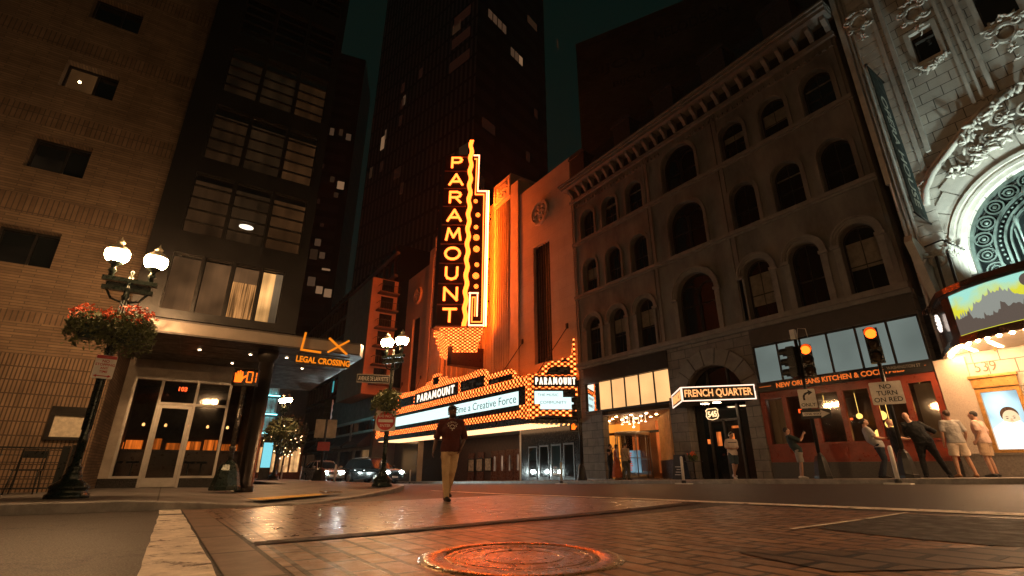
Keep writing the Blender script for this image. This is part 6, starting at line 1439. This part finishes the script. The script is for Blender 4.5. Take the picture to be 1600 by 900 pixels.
c = V((x,y,2.66))+n*.08; s1 = thing('no_turn_sign', 'white NO TURN ON RED sign on the right signal pole', 'sign', tuple(c))
b = MB(); plate(b,c,n,u,.78,.66,0,.008,.03); pb = b.build('plate', sgn_w, s1)
b = MB()
for k, tx in enumerate(('NO','TURN','ON RED')): b.text(tx,.135,c+V((0,0,.19-.19*k))+n*.001,u,(0,0,1),.004,0,.012)
b.build('lettering', sgn_k, pb)
c = V((x,y,3.38))+u*.55+n*.06; s1 = thing('street_name_sign', 'dark Washington St name sign on the right signal pole', 'sign', tuple(c))
b = MB(); plate(b,c,n,u,.95,.20,0,.012,.01); b.beam(c-u*.45,c-u*.56-n*.06,.03); pb = b.build('plate', sgn_k, s1)
b = MB(); b.text('WASHINGTON ST',.09,c+n*.001,u,(0,0,1),.003,0,.008,width=.8); b.build('lettering', M('sign_grey', (.35,.33,.3), .5), pb)
x, y = -19.4, 17.2; z = gz(x,y)+.15
t = thing('traffic_signal', 'dark traffic signal seen from the side in front of the marquee end', 'traffic signal', (x,y,z), 0, 'traffic signals on the far kerb')
b = MB(); skirt(b,x,y,z,.72,.25); b.build('base', spole, t)
b = MB(); b.tube([(x,y,z+.7),(x,y,4.0)],.055,12); b.build('pole', spole, t)
n, u = dirs(x,y,-1.65); head(None,V((x,y,3.86)),n,u,t,None)
n, u = dirs(x,y); c = V((x,y,2.52))-u*.30
b = MB(); rot = Matrix((u,-n,V((0,0,1)))).transposed(); b.bx(c,(.40,.2,.42),0,rot); b.beam(c,V((x,y,2.52)),.05); pd = b.build('crossing_signal', black_metal, t)
b = MB(); hand_icon(b,c+n*.108,n,u,.27); b.build('hand_symbol', orangeE, pd)
x, y = -28, 6.75; z = gz(x,y)
t = thing('traffic_signal', 'far traffic signal pole with pale sign backs beside the cars', 'traffic signal', (x,y,z), 0, 'traffic signals on the far kerb')
b = MB(); skirt(b,x,y,z,.75,.42); b.build('base', spole, t)
b = MB(); b.tube([(x,y,z+.7),(x,y,z+4.1)],.06,10); b.build('pole', spole, t)
n, u = dirs(x,y,2.9); head(None,V((x,y,z+4.1)),n,u,t,None)
n, u = dirs(x,y)
for s_ in (-1,1):
    b = MB(); plate(b,V((x,y,z+2.75))+u*.30*s_+n*.07,n,u,.48,.95,0,.01,.02); b.build('sign_back', M('sign_back_aluminium', (.5,.42,.33), .5) if s_ < 0 else bpy.data.materials['sign_back_aluminium'], t)
b = MB(); plate(b,V((x,y,z+1.85))+n*.07,n,u,.62,.45,0,.01,.02); b.build('red_notice', sgn_r, t)
# ---------------------------------------------------------------- posts in the road
def post(x, y, label, h=1.0):
    z = gz(x,y); t = thing('delineator_post', label, 'delineator post', (x,y,z), 0, 'white flexible posts along the kerb')
    b = MB(); b.bx((x,y,z+.02),(.62,.28,.04)); b.build('base_plate', white_pl, t)
    b = MB(); b.lathe([(.085,.04),(.085,.12),(.06,.14)],(x,y,z),12); b.build('foot', rubber, t)
    b = MB(); b.tube([(x,y,z+.12),(x,y,z+h-.05),(x,y,z+h)],[.052,.052,.03],12); b.build('post', white_pl, t); return t
pp = post(-5.86,16.5,'white flexible post on the road in front of the group of onlookers')
for (x,y,l) in ((-12.75,16.4,'white flexible post in the road in front of the black menu board'),(-19.79,16.2,'white flexible post in the road beside the dark side-on traffic signal'),(-38.1,16.0,'white flexible post beyond the black car beside the marquee'),(-36.,6.3,'white flexible post far away beside the blue kiosk'),(-37.2,7.7,'white flexible post far away left of the silver car'),(-29.8,8.0,'white flexible post between the two cars')):
    dup(pp,(x,y,gz(x,y)),0,l)
def kiosk(x, y, label, h=2.6, w_=.8):
    z = gz(x,y)+.1; t = thing('info_kiosk', label, 'kiosk', (x,y,z)); n, u = dirs(x,y); rot = Matrix((u,-n,V((0,0,1)))).transposed()
    b = MB(); b.bx((x,y,z+h/2),(w_,.22,h),0,rot); b.bx((x,y,z+.05),(w_*1.15,.4,.1),0,rot); b.build('housing', black_metal, t)
    b = MB(); b.bx(V((x,y,z+h*.63))+n*.112,(w_*.86,.01,h*.62),0,rot); b.build('screen', E('cyan_screen', (.26,.80,.92), .62) if 'cyan_screen' not in bpy.data.materials else bpy.data.materials['cyan_screen'], t)
kiosk(-32.6,4.75,'tall black kiosk with a bright blue screen under the canopy', 2.2, .58); kiosk(-58,13.4,'distant small kiosk with a cyan screen between the cars', 2.0, .5)
x, y = -43, 11.6; z = gz(x,y)
t = thing('traffic_barrel', 'orange traffic barrel on the road behind the cars', 'barrel', (x,y,z))
b = MB(); b.lathe([(.32,.05),(.30,.3),(.28,.7),(.24,1.0),(.1,1.04)],(x,y,z),18); b.build('body', M('barrel_orange', (.75,.12,.02), .5), t)
b = MB(); b.lathe([(.40,0),(.40,.06),(.3,.07)],(x,y,z),18); b.build('base', rubber, t)
b = MB(); b.lathe([(.296,.42),(.287,.55)],(x,y,z),18); b.lathe([(.28,.72),(.268,.85)],(x,y,z),18); b.build('reflective_band', white_pl, t)
x, y = -15.1, 19.3; z = gz(x,y)+.15
t = thing('menu_board', 'black folding menu board standing beside the arched entrance', 'menu board', (x,y,z))
for s_ in (-1,1):
    b = MB(); b.hexa([(x-.30,y+s_*.25-.015,z),(x+.30,y+s_*.25-.015,z),(x+.30,y+s_*.25+.015,z),(x-.30,y+s_*.25+.015,z),(x-.28,y+s_*.02-.015,z+1.05),(x+.28,y+s_*.02-.015,z+1.05),(x+.28,y+s_*.02+.015,z+1.05),(x-.28,y+s_*.02+.015,z+1.05)]); b.build('panel', sgn_k, t)
b = MB()
for k in range(7): b.bx((x+random.uniform(-.04,.04),y-.255+.032*k+.01,z+.2+k*.11),(random.uniform(.2,.42),.004,.03),0,Matrix.Rotation(-.22,3,'X'))
b.build('chalk_lines', M('chalk', (.5,.5,.48), .9), t)
for i, (x, lab) in enumerate(((-14.3,'dark round cafe table with plants left of the arched entrance'),)):
    y = 19.2; z = gz(x,y)+.15
    t = thing('terrace_table', lab, 'table', (x,y,z))
    b = MB(); b.lathe([(.38,.72),(.39,.75)],(x,y,z),20); b.build('tabletop', brown, t)
    b = MB(); b.lathe([(.24,0),(.03,.05),(.03,.72)],(x,y,z),12); b.build('pedestal', black_metal, t)
    hanging_basket('table_plant', 'small leafy plant on the terrace table by the entrance', (x,y,z+.92), .20, 260, .05, None, True, 7)
# sign supports and street clutter
x, y = -12.1, 3.2
b = MB(); z = gz(x,y)+.125; b.box(x-.26,x+.26,y-.2,y+.2,z,z+.006)
for k in range(9): b.box(x-.25+k*.056,x-.22+k*.056,y-.19,y+.19,z+.006,z+.018)
tag(b.build('drain_grate', iron), 'dark iron drain grate in the corner sidewalk by the yellow paving', 'drain grate')
# ---------------------------------------------------------------- people
from mathutils.bvhtree import BVHTree
_fold = bpy.data.textures.new('cloth_folds', 'CLOUDS'); _fold.noise_scale = .13; _fold.noise_depth = 2
def fuse(b, name, mat, parent, vox=.011, it=2, fold=0.):
    """melts overlapping closed shapes into one continuous skin"""
    me = bpy.data.meshes.new(name); me.from_pydata([tuple(p) for p in b.v], [], b.f); me.update()
    o = bpy.data.objects.new(name, me); COL.objects.link(o)
    m = o.modifiers.new('r', 'REMESH'); m.mode = 'VOXEL'; m.voxel_size = vox; m.use_smooth_shade = True
    s_ = o.modifiers.new('s', 'SMOOTH'); s_.iterations = it; s_.factor = .5
    if fold:
        d_ = o.modifiers.new('d', 'DISPLACE'); d_.texture = _fold; d_.texture_coords = 'GLOBAL'; d_.strength = fold; d_.mid_level = .42
    dg = bpy.context.evaluated_depsgraph_get(); dg.update()
    nm = bpy.data.meshes.new_from_object(o.evaluated_get(dg)); bpy.data.objects.remove(o); bpy.data.meshes.remove(me)
    nm.materials.clear(); nm.materials.append(mat); nm.name = name
    nm.polygons.foreach_set('use_smooth', [True]*len(nm.polygons))
    return link(name, nm, parent)
def cloth(name, c, var=.18, rough=.85): return M(name, c, rough, var=var, vs=5, bump=.7, bs=16, dist=.02, spec=.2)
J0 = dict(pel=(0,0,.95), wai=(0,.0,1.11), che=(0,.01,1.30), nek=(0,-.015,1.49), hed=(0,.02,1.635),
          shL=(-.175,-.015,1.425), elL=(-.225,-.04,1.14), wrL=(-.225,.05,.90), shR=(.175,-.015,1.425), elR=(.225,-.04,1.14), wrR=(.225,.05,.90),
          hiL=(-.088,0,.93), knL=(-.098,.025,.50), anL=(-.105,-.03,.085), hiR=(.088,0,.93), knR=(.098,.025,.50), anR=(.105,-.03,.085))
skins = [M('skin_dark', (.10,.05,.03), .5, var=.1, bump=.1, bs=80), M('skin_tan', (.42,.23,.15), .5, var=.1, bump=.1, bs=80), M('skin_light', (.52,.31,.22), .5, var=.1, bump=.1, bs=80)]
eye_w = M('eye_white', (.6,.58,.55), .3, bump=0); eye_d = M('eye_dark', (.02,.015,.01), .2, bump=0); lip = M('lip', (.22,.08,.06), .5, bump=0)
def person(label, x, y, ang, J=None, lean=(0,0), H=1.75, head=(0,0,0), skin=1, shirt=None, sleeve=.45, pants=None, shorts=False, hair=None, shoe=None, fat=1., z=None, group=None, toes=(8,-8), dress=None, hairr=1.0, slim=1., beard=None, hands=(1,1)):
    z = gz(x,y)+.15 if z is None else z; fat *= 1.07
    rz = R(ang-90); t = thing('person', label, 'person', (x,y,z), rz, group); k = H/1.75
    F = WM[t] @ Matrix.Scale(k, 4)
    j = {a: V(p) for a, p in J0.items()}
    for a in ('wai','che','nek','hed','shL','shR','elL','elR','wrL','wrR'):
        q = max(0, (j[a].z-.95)/.54) if a not in ('elL','elR','wrL','wrR') else .75
        j[a] = j[a]+V((lean[0]*q, lean[1]*q, 0))
    for a, p in (J or {}).items(): j[a] = V(p)
    hr = Matrix.Rotation(R(head[0]),3,'Z') @ Matrix.Rotation(R(head[1]),3,'X') @ Matrix.Rotation(R(head[2]),3,'Y')   # yaw left+, pitch up+, roll
    hc = j['hed']; X_ = V((1,0,0))
    def hp(p): return hc + hr @ V(p)
    uc = j['che'].lerp(j['nek'],.62)
    b = MB(F)
    b.tube([j['pel']-V((0,0,.10)), j['pel'], j['wai'], j['che'], uc, j['nek']], [(.12*fat,.095*fat),(.158*fat,.112*fat),(.138*fat,.10*fat),(.165*fat,.112*fat),(.150,.09),(.062,.058)], 16, up=X_)
    b.tube([uc, j['nek'], hc-V((0,.01,.04))], [.07,.056,.055], 12)
    b.ball(hc, (.074,.094,.108), 16, 12, 0, hr); b.ball(hp((0,.028,-.062)), (.055,.064,.062), 12, 9, 0, hr)
    b.tube([hp((0,.088,.018)), hp((0,.108,-.022)), hp((0,.092,-.030))], [.010,.017,.010], 8)
    for s_ in (-1,1): b.ball(hp((s_*.074,-.004,-.008)), (.012,.024,.032), 8, 6, 0, hr)
    b.ball(hp((0,.085,.030)),(.045,.014,.010),8,5,0,hr)
    for S, s_ in (('L',-1),('R',1)):
        sh, el, wr = j['sh'+S], j['el'+S], j['wr'+S]; hi, kn, an = j['hi'+S], j['kn'+S], j['an'+S]
        b.tube([uc.lerp(sh,.55), sh, sh.lerp(el,.45), el, el.lerp(wr,.35), wr], [.062,.058,.047,.038,.040,.026], 10)
        b.tube([hi+V((0,0,.04)), hi.lerp(kn,.3), kn, kn.lerp(an,.35), an, an-V((0,0,.03))], [.088*fat,.080*fat,.054,.055,.036,.038], 10)
        d = (wr-el).normalized(); w_ = V((0,1,0))-d*d.y
        if w_.length < .35: w_ = V((0,0,1))-d*d.z
        w_.normalize(); n_ = d.cross(w_)*s_
        if n_.dot(X_)*s_ > 0: n_ = -n_
        pa = wr+d*.075; b.tube([wr-d*.01, wr+d*.03, pa, wr+d*.095], [(.024,.020),(.036,.017),(.040,.016),(.034,.012)], 10, up=w_)
        for q, (o_, L_) in enumerate(((-.029,.058),(-.010,.072),(.010,.076),(.029,.068))):
            p0 = pa+w_*o_; p1 = p0+d*(L_*.55)+n_*.010; p2 = p1+d*(L_*.35)+n_*.030; b.tube([p0-d*.02,p0,p1,p2],[.009,.0098,.009,.007],7)
        p0 = wr+d*.028+w_*.032; b.tube([p0,p0+d*.028+w_*.022+n_*.006,p0+d*.060+w_*.024+n_*.018],[.012,.0105,.008],7)
    body = fuse(b, 'body', skins[skin], t, .0105*k)
    for s_ in (-1,1):
        pass
    b = MB(F); 
    for s_ in (-1,1): b.ball(hp((s_*.031,.083,.008)),(.0125,.010,.008),8,6,0,hr); b.ball(hp((s_*.031,.0905,.008)),(.006,.004,.006),7,5,1,hr)
    b.build('eyes', [eye_w, eye_d], t)
    b = MB(F); b.ball(hp((0,.0885,-.058)),(.024,.006,.007),8,5,0,hr); b.build('mouth', lip, t)
    if hair:
        b = MB(F); b.ball(hp((0,-.016,.026*hairr)),(.081,.096,.100),16,12,0,hr)
        if hairr > 1: b.ball(hp((0,-.06,-.03)),(.075,.06,.09),12,9,0,hr)
        fuse(b,'hair',hair,t,.013*k,1)
    if beard:
        b = MB(F); b.ball(hp((0,.036,-.078)),(.056,.062,.05),12,8,0,hr); b.build('beard', beard, t)
    if shirt:
        b = MB(F); lo = j['pel']-V((0,0,.07))
        b.tube([lo, j['pel']+V((0,0,.03)), j['wai'], j['che'], uc, j['nek']-V((0,0,.012))], [(.188*fat,.138*fat),(.182*fat,.135*fat),(.164*fat,.124*fat),(.186*fat,.132*fat),(.168,.106),(.080,.074)], 18, up=X_)
        for S in ('L','R'):
            sh, el, wr = j['sh'+S], j['el'+S], j['wr'+S]
            if sleeve <= .6: e = sh.lerp(el, sleeve/.5); b.tube([uc.lerp(sh,.5), sh, sh.lerp(e,.6), e], [.075,.076,.070,.066], 12)
            else: b.tube([uc.lerp(sh,.5), sh, sh.lerp(el,.5), el, el.lerp(wr,.5), wr-(wr-el).normalized()*.02], [.075,.075,.064,.056,.050,.040], 12)
        fuse(b,'shirt',shirt,t,.0125*k,2,.034)
    if pants:
        b = MB(F); b.tube([j['pel']-V((0,0,.13)), j['pel']-V((0,0,.04)), j['pel']+V((0,0,.06))], [(.135*fat,.115*fat),(.178*fat,.128*fat),(.165*fat,.118*fat)], 18, up=X_)
        for S in ('L','R'):
            hi, kn, an = j['hi'+S], j['kn'+S], j['an'+S]
            if shorts: e = hi.lerp(kn,.88); b.tube([hi+V((0,0,.05)), hi.lerp(kn,.3), hi.lerp(kn,.6), e], [.100*fat,.104*fat,.100*fat,.100*fat], 14)
            else: b.tube([hi+V((0,0,.05)), hi.lerp(kn,.3), kn, kn.lerp(an,.4), an+V((0,0,.02)), an-V((0,0,.03))], [.100*fat*slim,.098*fat*slim,.074*slim,.072*slim,.062*slim,.060*slim], 14)
        fuse(b,'shorts' if shorts else 'trousers',pants,t,.0125*k,2,.030)
    if dress:
        b = MB(F); b.tube([(j['pel'].x,j['pel'].y,.12),(j['pel'].x,j['pel'].y,.5), j['pel'], j['wai'], j['che'], uc, j['nek']-V((0,0,.03))], [(.30,.28),(.235,.21),(.185,.145),(.155,.12),(.178,.128),(.160,.10),(.09,.08)], 20, up=X_); fuse(b,'dress',dress,t,.014,2,.05)
    for q, S in enumerate(('L','R')):
        an = j['an'+S]; a = R(toes[q]); f_ = V((-math.sin(a),math.cos(a),0)); s0 = an+V((0,0,-.085+.0))
        lift = s0.z
        kn = j['kn'+S]; pitch = 0.
        b = MB(F); g = V((0,0,.045)); b.tube([s0+g-f_*.085, s0+g-f_*.055, s0+g+f_*.03+V((0,0,.008)), s0+g+f_*.12-V((0,0,.008)), s0+g+f_*.175-V((0,0,.014)), s0+g+f_*.195-V((0,0,.016))], [(.028,.026),(.040,.042),(.044,.046),(.047,.036),(.040,.027),(.02,.016)], 12, up=V((f_.y,-f_.x,0)))
        b.tube([an-V((0,0,.035)), an+V((0,0,.012))],[.050,.046],12)
        so = fuse(b,'shoe',shoe or rubber,t,.011*k,1)
    t['_j'] = 0; del t['_j']
    return t, j, F, hp, hr
dark_hair = M('dark_hair', (.018,.013,.010), .6, bump=.8, bs=120); brown_hair = M('brown_hair', (.06,.035,.02), .6, bump=.8, bs=120); grey_hair = M('grey_stubble', (.25,.20,.16), .7, bump=.5, bs=120)
white_shoe = cloth('white_sneaker', (.62,.60,.56)); black_shoe = cloth('black_sneaker', (.02,.02,.02), rough=.5); tan_shoe = cloth('tan_sandal', (.25,.13,.07))
# man crossing in front of the marquee
px, py = -9.42, 4.80
ang = math.degrees(math.atan2(-py,-px))+6
maroon_c = cloth('maroon_shirt', (.075,.020,.016)); khaki = cloth('khaki_trousers', (.52,.37,.21))
t, j, F, hp, hr = person('man in a dark cap, maroon long shirt and khaki trousers walking across the crossing', px, py, ang,
    dict(knR=(.085,.09,.51), anR=(.055,.13,.085), knL=(-.045,.03,.50), anL=(-.005,-.26,.14), elR=(.275,-.03,1.15), wrR=(.325,.03,.905), elL=(-.275,-.07,1.15), wrL=(-.195,.07,.945)),
    (0,.03), 1.86, (30,4,0), 0, maroon_c, .56, khaki, False, None, black_shoe, 1., gz(px,py), None, (12,14), None, 1.0, .86, dark_hair)
cap_c = cloth('dark_cap', (.03,.03,.032))
b = MB(F); b.ball(hp((0,-.006,.040)),(.083,.101,.082),18,12,0,hr); c2 = fuse(b,'cap',cap_c,t,.013,1)
b = MB(F); b.tube([hp((0,.06,.062)),hp((0,.10,.060)),hp((0,.15,.048)),hp((0,.168,.042))],[(.074,.012),(.076,.010),(.062,.008),(.03,.005)],14,up=hr @ V((1,0,0))); b.build('brim', cap_c, c2)
# white print on the chest, draped on the shirt
shirt_o = [c for c in kids(t) if c.name.startswith('shirt')][0]
bv = BVHTree.FromPolygons([v.co for v in shirt_o.data.vertices], [tuple(p.vertices) for p in shirt_o.data.polygons])
eb = MB()
def arcglyph(txt, r, cz, sz, a_mid, sgn):
    n = len(txt)
    for i, ch in enumerate(txt):
        a = R(a_mid)+sgn*(-(i-(n-1)/2)*sz*.95/r); eb.text(ch, sz, (r*math.cos(a), 0, cz+r*math.sin(a)), (math.sin(a)*sgn,0,-math.cos(a)*sgn), (math.cos(a)*sgn,0,math.sin(a)*sgn), .001, 0, .02)
arcglyph('PRODUCT', .11, 1.285, .036, 90, 1)
for k in range(7): a = PI*k/6; eb.beam((.050*math.cos(a),0,1.285+.055*math.sin(a)),(.050*math.cos(a+.5),0,1.285+.055*math.sin(a+.5)),.003,.012) if k < 6 else None
for p, q in (((-.085,1.315),(0,1.235)),((0,1.235),(.085,1.315)),((-.085,1.315),(-.06,1.335)),((.085,1.315),(.06,1.335)),((-.05,1.27),(.05,1.27)),((-.03,1.29),(0,1.255)),((.03,1.29),(0,1.255))): eb.beam((p[0],0,p[1]),(q[0],0,q[1]),.003,.013)
fw = (F.to_3x3() @ V((0,1,0))).normalized(); out = []
for p in eb.v:
    p = V(p); xx = -p.x; p = V((xx,0,p.z+.03))
    w0 = F @ (V((p.x,.6,p.z))); h = bv.ray_cast(w0, -fw); out.append((h[0]+fw*.004) if h[0] is not None else F @ V((p.x,.16,p.z)))
eb.v = out; eb.build('chest_print', M('white_print', (.62,.58,.52), .8, bump=0), shirt_o)

grey_t = cloth('grey_tshirt', (.36,.35,.34)); jeans = cloth('dark_jeans', (.025,.032,.045)); black_t = cloth('black_tshirt', (.018,.020,.022)); black_p = cloth('black_trousers', (.016,.017,.018))
G = 'onlookers on the sidewalk by the red restaurant'
person('man in grey t-shirt and dark jeans leaning back to look up, behind the white post', -6.78, 17.95, 28,
    dict(elL=(-.24,.08,1.16), wrL=(-.06,.27,1.13), elR=(.24,.06,1.16), wrR=(.05,.28,1.14), knL=(-.10,.20,.52), anL=(-.11,.02,.085), knR=(.10,.17,.51), anR=(.13,.05,.085), pel=(0,.13,.95), hiL=(-.088,.12,.93), hiR=(.088,.12,.93)),
    (0,-.10), 1.76, (0,30,0), 1, grey_t, .42, jeans, False, dark_hair, black_shoe, 1., None, G)
person('man in black t-shirt and black shorts looking up, half hidden behind the man in black', -6.42, 18.7, 35,
    dict(elL=(-.24,.05,1.16), wrL=(-.08,.26,1.12), elR=(.24,.04,1.16), wrR=(.07,.27,1.14)), (0,-.06), 1.74, (0,24,0), 2, black_t, .45, black_p, True, None, black_shoe, 1., None, G)
person('large man all in black seen from behind leaning left with one hand on his hip', -5.62, 18.3, 118,
    dict(elR=(.34,.10,1.19), wrR=(.20,.24,1.10), elL=(-.30,.16,1.13), wrL=(-.12,.30,1.08), knR=(.22,.0,.52), anR=(.36,-.04,.085), knL=(-.12,.04,.50), anL=(-.14,-.02,.085)),
    (-.20,-.05), 1.84, (-20,26,-10), 2, black_t, .5, black_p, False, None, black_shoe, 1.18, None, G, (0,-35))
t, j, F, hp, hr = person('man in light grey t-shirt and cream shorts seen from behind', -4.86, 18.25, 128,
    dict(elL=(-.26,-.02,1.14), wrL=(-.26,.06,.88), elR=(.27,-.01,1.13), wrR=(.24,.10,.90), knR=(.15,.02,.50), anR=(.22,-.03,.085), knL=(-.12,.03,.5), anL=(-.14,0,.085)),
    (-.03,0), 1.80, (25,4,0), 1, cloth('pale_grey_tshirt', (.34,.33,.32)), .42, cloth('cream_shorts', (.62,.52,.42)), True, brown_hair, tan_shoe, 1.04, None, G)
c = F @ (j['wrR']+V((0,.07,-.07)))
b = MB(); b.bx(c,(.075,.012,.15),0,Matrix.Rotation(R(40),3,'Z')); ph = tag(b.build('phone', black_metal), 'phone with a pale lit screen in the hand of the man in cream shorts', 'phone')
b = MB(); b.bx(c+V((.006,-.008,0)),(.062,.004,.125),0,Matrix.Rotation(R(40),3,'Z')); b.build('screen', E('phone_screen', (.5,.8,1), .7), ph)
person('man in pale pink t-shirt and khaki shorts standing by the poster', -4.44, 18.95, 172,
    dict(elL=(-.22,-.05,1.15), wrL=(-.20,.08,.94), elR=(.22,-.06,1.15), wrR=(.20,.06,.93)), (0,.03), 1.78, (10,6,0), 1, cloth('pink_tshirt', (.58,.42,.36)), .42, cloth('khaki_shorts', (.46,.33,.22)), True, dark_hair, black_shoe, 1.03, None, G, (10,-14))
t, j, F, hp, hr = person('man in dark green t-shirt and grey shorts holding up a phone by the signal pole', -9.36, 18.35, 34,
    dict(elL=(-.22,.20,1.27), wrL=(-.07,.33,1.50), elR=(.22,.20,1.27), wrR=(.07,.33,1.50), knL=(-.09,.10,.50), anL=(-.09,.02,.085), knR=(.09,.08,.50), anR=(.10,.04,.085), pel=(0,.07,.95), hiL=(-.088,.06,.93), hiR=(.088,.06,.93)),
    (0,-.16), 1.72, (0,14,0), 1, cloth('dark_green_tshirt', (.03,.045,.045)), .45, cloth('grey_shorts', (.30,.28,.25)), True, dark_hair, white_shoe, 1., None)
c = F @ V((0,.36,1.60)); b = MB(); b.bx(c,(.16,.012,.08),0,Matrix.Rotation(R(34-90),3,'Z')); tag(b.build('phone', black_metal), 'dark phone held up by the man beside the signal pole', 'phone')
t, j, F, hp, hr = person('man in a white striped shirt, denim shorts and white sneakers by the arched entrance', -11.95, 18.55, -28,
    dict(elR=(.22,-.02,1.14), wrR=(.10,.22,1.12), elL=(-.23,.0,1.14), wrL=(-.08,.24,1.14), knR=(.09,.10,.51), anR=(.07,.06,.085), knL=(-.09,.0,.50), anL=(-.06,-.24,.16)), (0,.05), 1.76, (0,-18,0), 1, cloth('white_shirt', (.62,.53,.46)), .46, cloth('denim_shorts', (.05,.075,.09)), True, dark_hair, white_shoe, 1., None, None)
b = MB(F); b.tube([j['che']+V((0,0,.035)),j['che']+V((0,0,.062))],[(.196,.142),(.194,.140)],18,up=V((1,0,0)),cap=False); b.build('shirt_stripe', cloth('navy_stripe', (.03,.03,.05)), t)
b = MB(F); b.tube([hp((-.086,0,-.01)),hp((-.088,0,.06)),hp((0,-.0,.122)),hp((.088,0,.06)),hp((.086,0,-.01))],.011,7); 
for s_ in (-1,1): b.ball(hp((s_*.088,0,-.01)),(.02,.034,.038),10,7,0,hr)
b.build('headphones', white_pl, t)
G2 = 'three people walking past the lobby'
person('person in dark clothes raising a hand to the face in front of the lobby', -19.2, 19.0, 20, dict(elR=(.22,.06,1.20), wrR=(.06,.17,1.48)), (0,.02), 1.75, (0,5,0), 1, cloth('black_top', (.02,.022,.024)), .2, cloth('dark_trousers', (.02,.025,.03)), False, dark_hair, white_shoe, 1., None, G2)
person('woman in a long rust red dress in the middle of the three by the lobby', -18.45, 18.7, 70, dict(), (0,.02), 1.68, (-10,2,0), 1, None, .4, None, False, dark_hair, tan_shoe, .92, None, G2, (8,-8), cloth('rust_dress', (.36,.085,.035)), 1.2)
t, j, F, hp, hr = person('man in a tan shirt with a shoulder strap seen from behind by the lobby', -17.98, 18.85, 95, dict(knR=(.10,.10,.52), anR=(.12,.02,.085), knL=(-.1,.0,.5), anL=(-.11,-.1,.09)), (0,.03), 1.74, (0,0,0), 1, cloth('tan_shirt', (.46,.34,.24)), .5, cloth('grey_trousers', (.10,.10,.085)), False, dark_hair, black_shoe, 1.02, None, G2)
b = MB(F); b.tube([j['nek']+V((-.09,-.05,-.05)),j['che']+V((.0,-.145,0)),j['wai']+V((.13,-.12,-.06)),j['pel']+V((.20,0,.03))],[(.018,.006)]*4,8); b.ball(j['pel']+V((.22,.02,-.08)),(.05,.10,.10),12,8); b.build('shoulder_bag', black_metal, t)
# ---------------------------------------------------------------- thin scattering volume, added for faint halos round the lamps
b = MB(); b.box(-195,62,-95,95,-6,192); hz = b.build('added_haze', white_pl)
m = bpy.data.materials.new('added_haze_air'); m.use_nodes = True; t = m.node_tree; t.nodes.remove(t.nodes['Principled BSDF'])
v = t.nodes.new('ShaderNodeVolumePrincipled'); v.inputs['Color'].default_value = (.9,.9,.9,1); v.inputs['Density'].default_value = .0003; v.inputs['Anisotropy'].default_value = .6
t.links.new(v.outputs[0], t.nodes['Material Output'].inputs['Volume']); hz.data.materials[0] = m; tag(hz, kind='stuff')
rgl = random.Random(21); b = MB()
for k in range(420):
    x, y = rgl.uniform(-12,1), rgl.uniform(-3,9)
    if x > -1.2 and abs(y) < 1.2: continue
    s_ = rgl.uniform(.006,.022); a = rgl.uniform(0,6.28); z = gz(x,y)+.020+(.10 if x < -9.5 and y < 3 else 0)
    u_, v_ = V((math.cos(a),math.sin(a),rgl.uniform(-.15,.15)))*s_, V((-math.sin(a),math.cos(a),rgl.uniform(-.15,.15)))*s_*rgl.uniform(.3,.9)
    p = V((x,y,z)); b.poly([p-u_-v_,p+u_-v_*.6,p+u_*.8+v_,p-u_*.7+v_])
tag(b.build('litter', M('grit_and_litter', (.22,.17,.12), .9, var=.7, vs=30, bump=0)), kind='stuff')
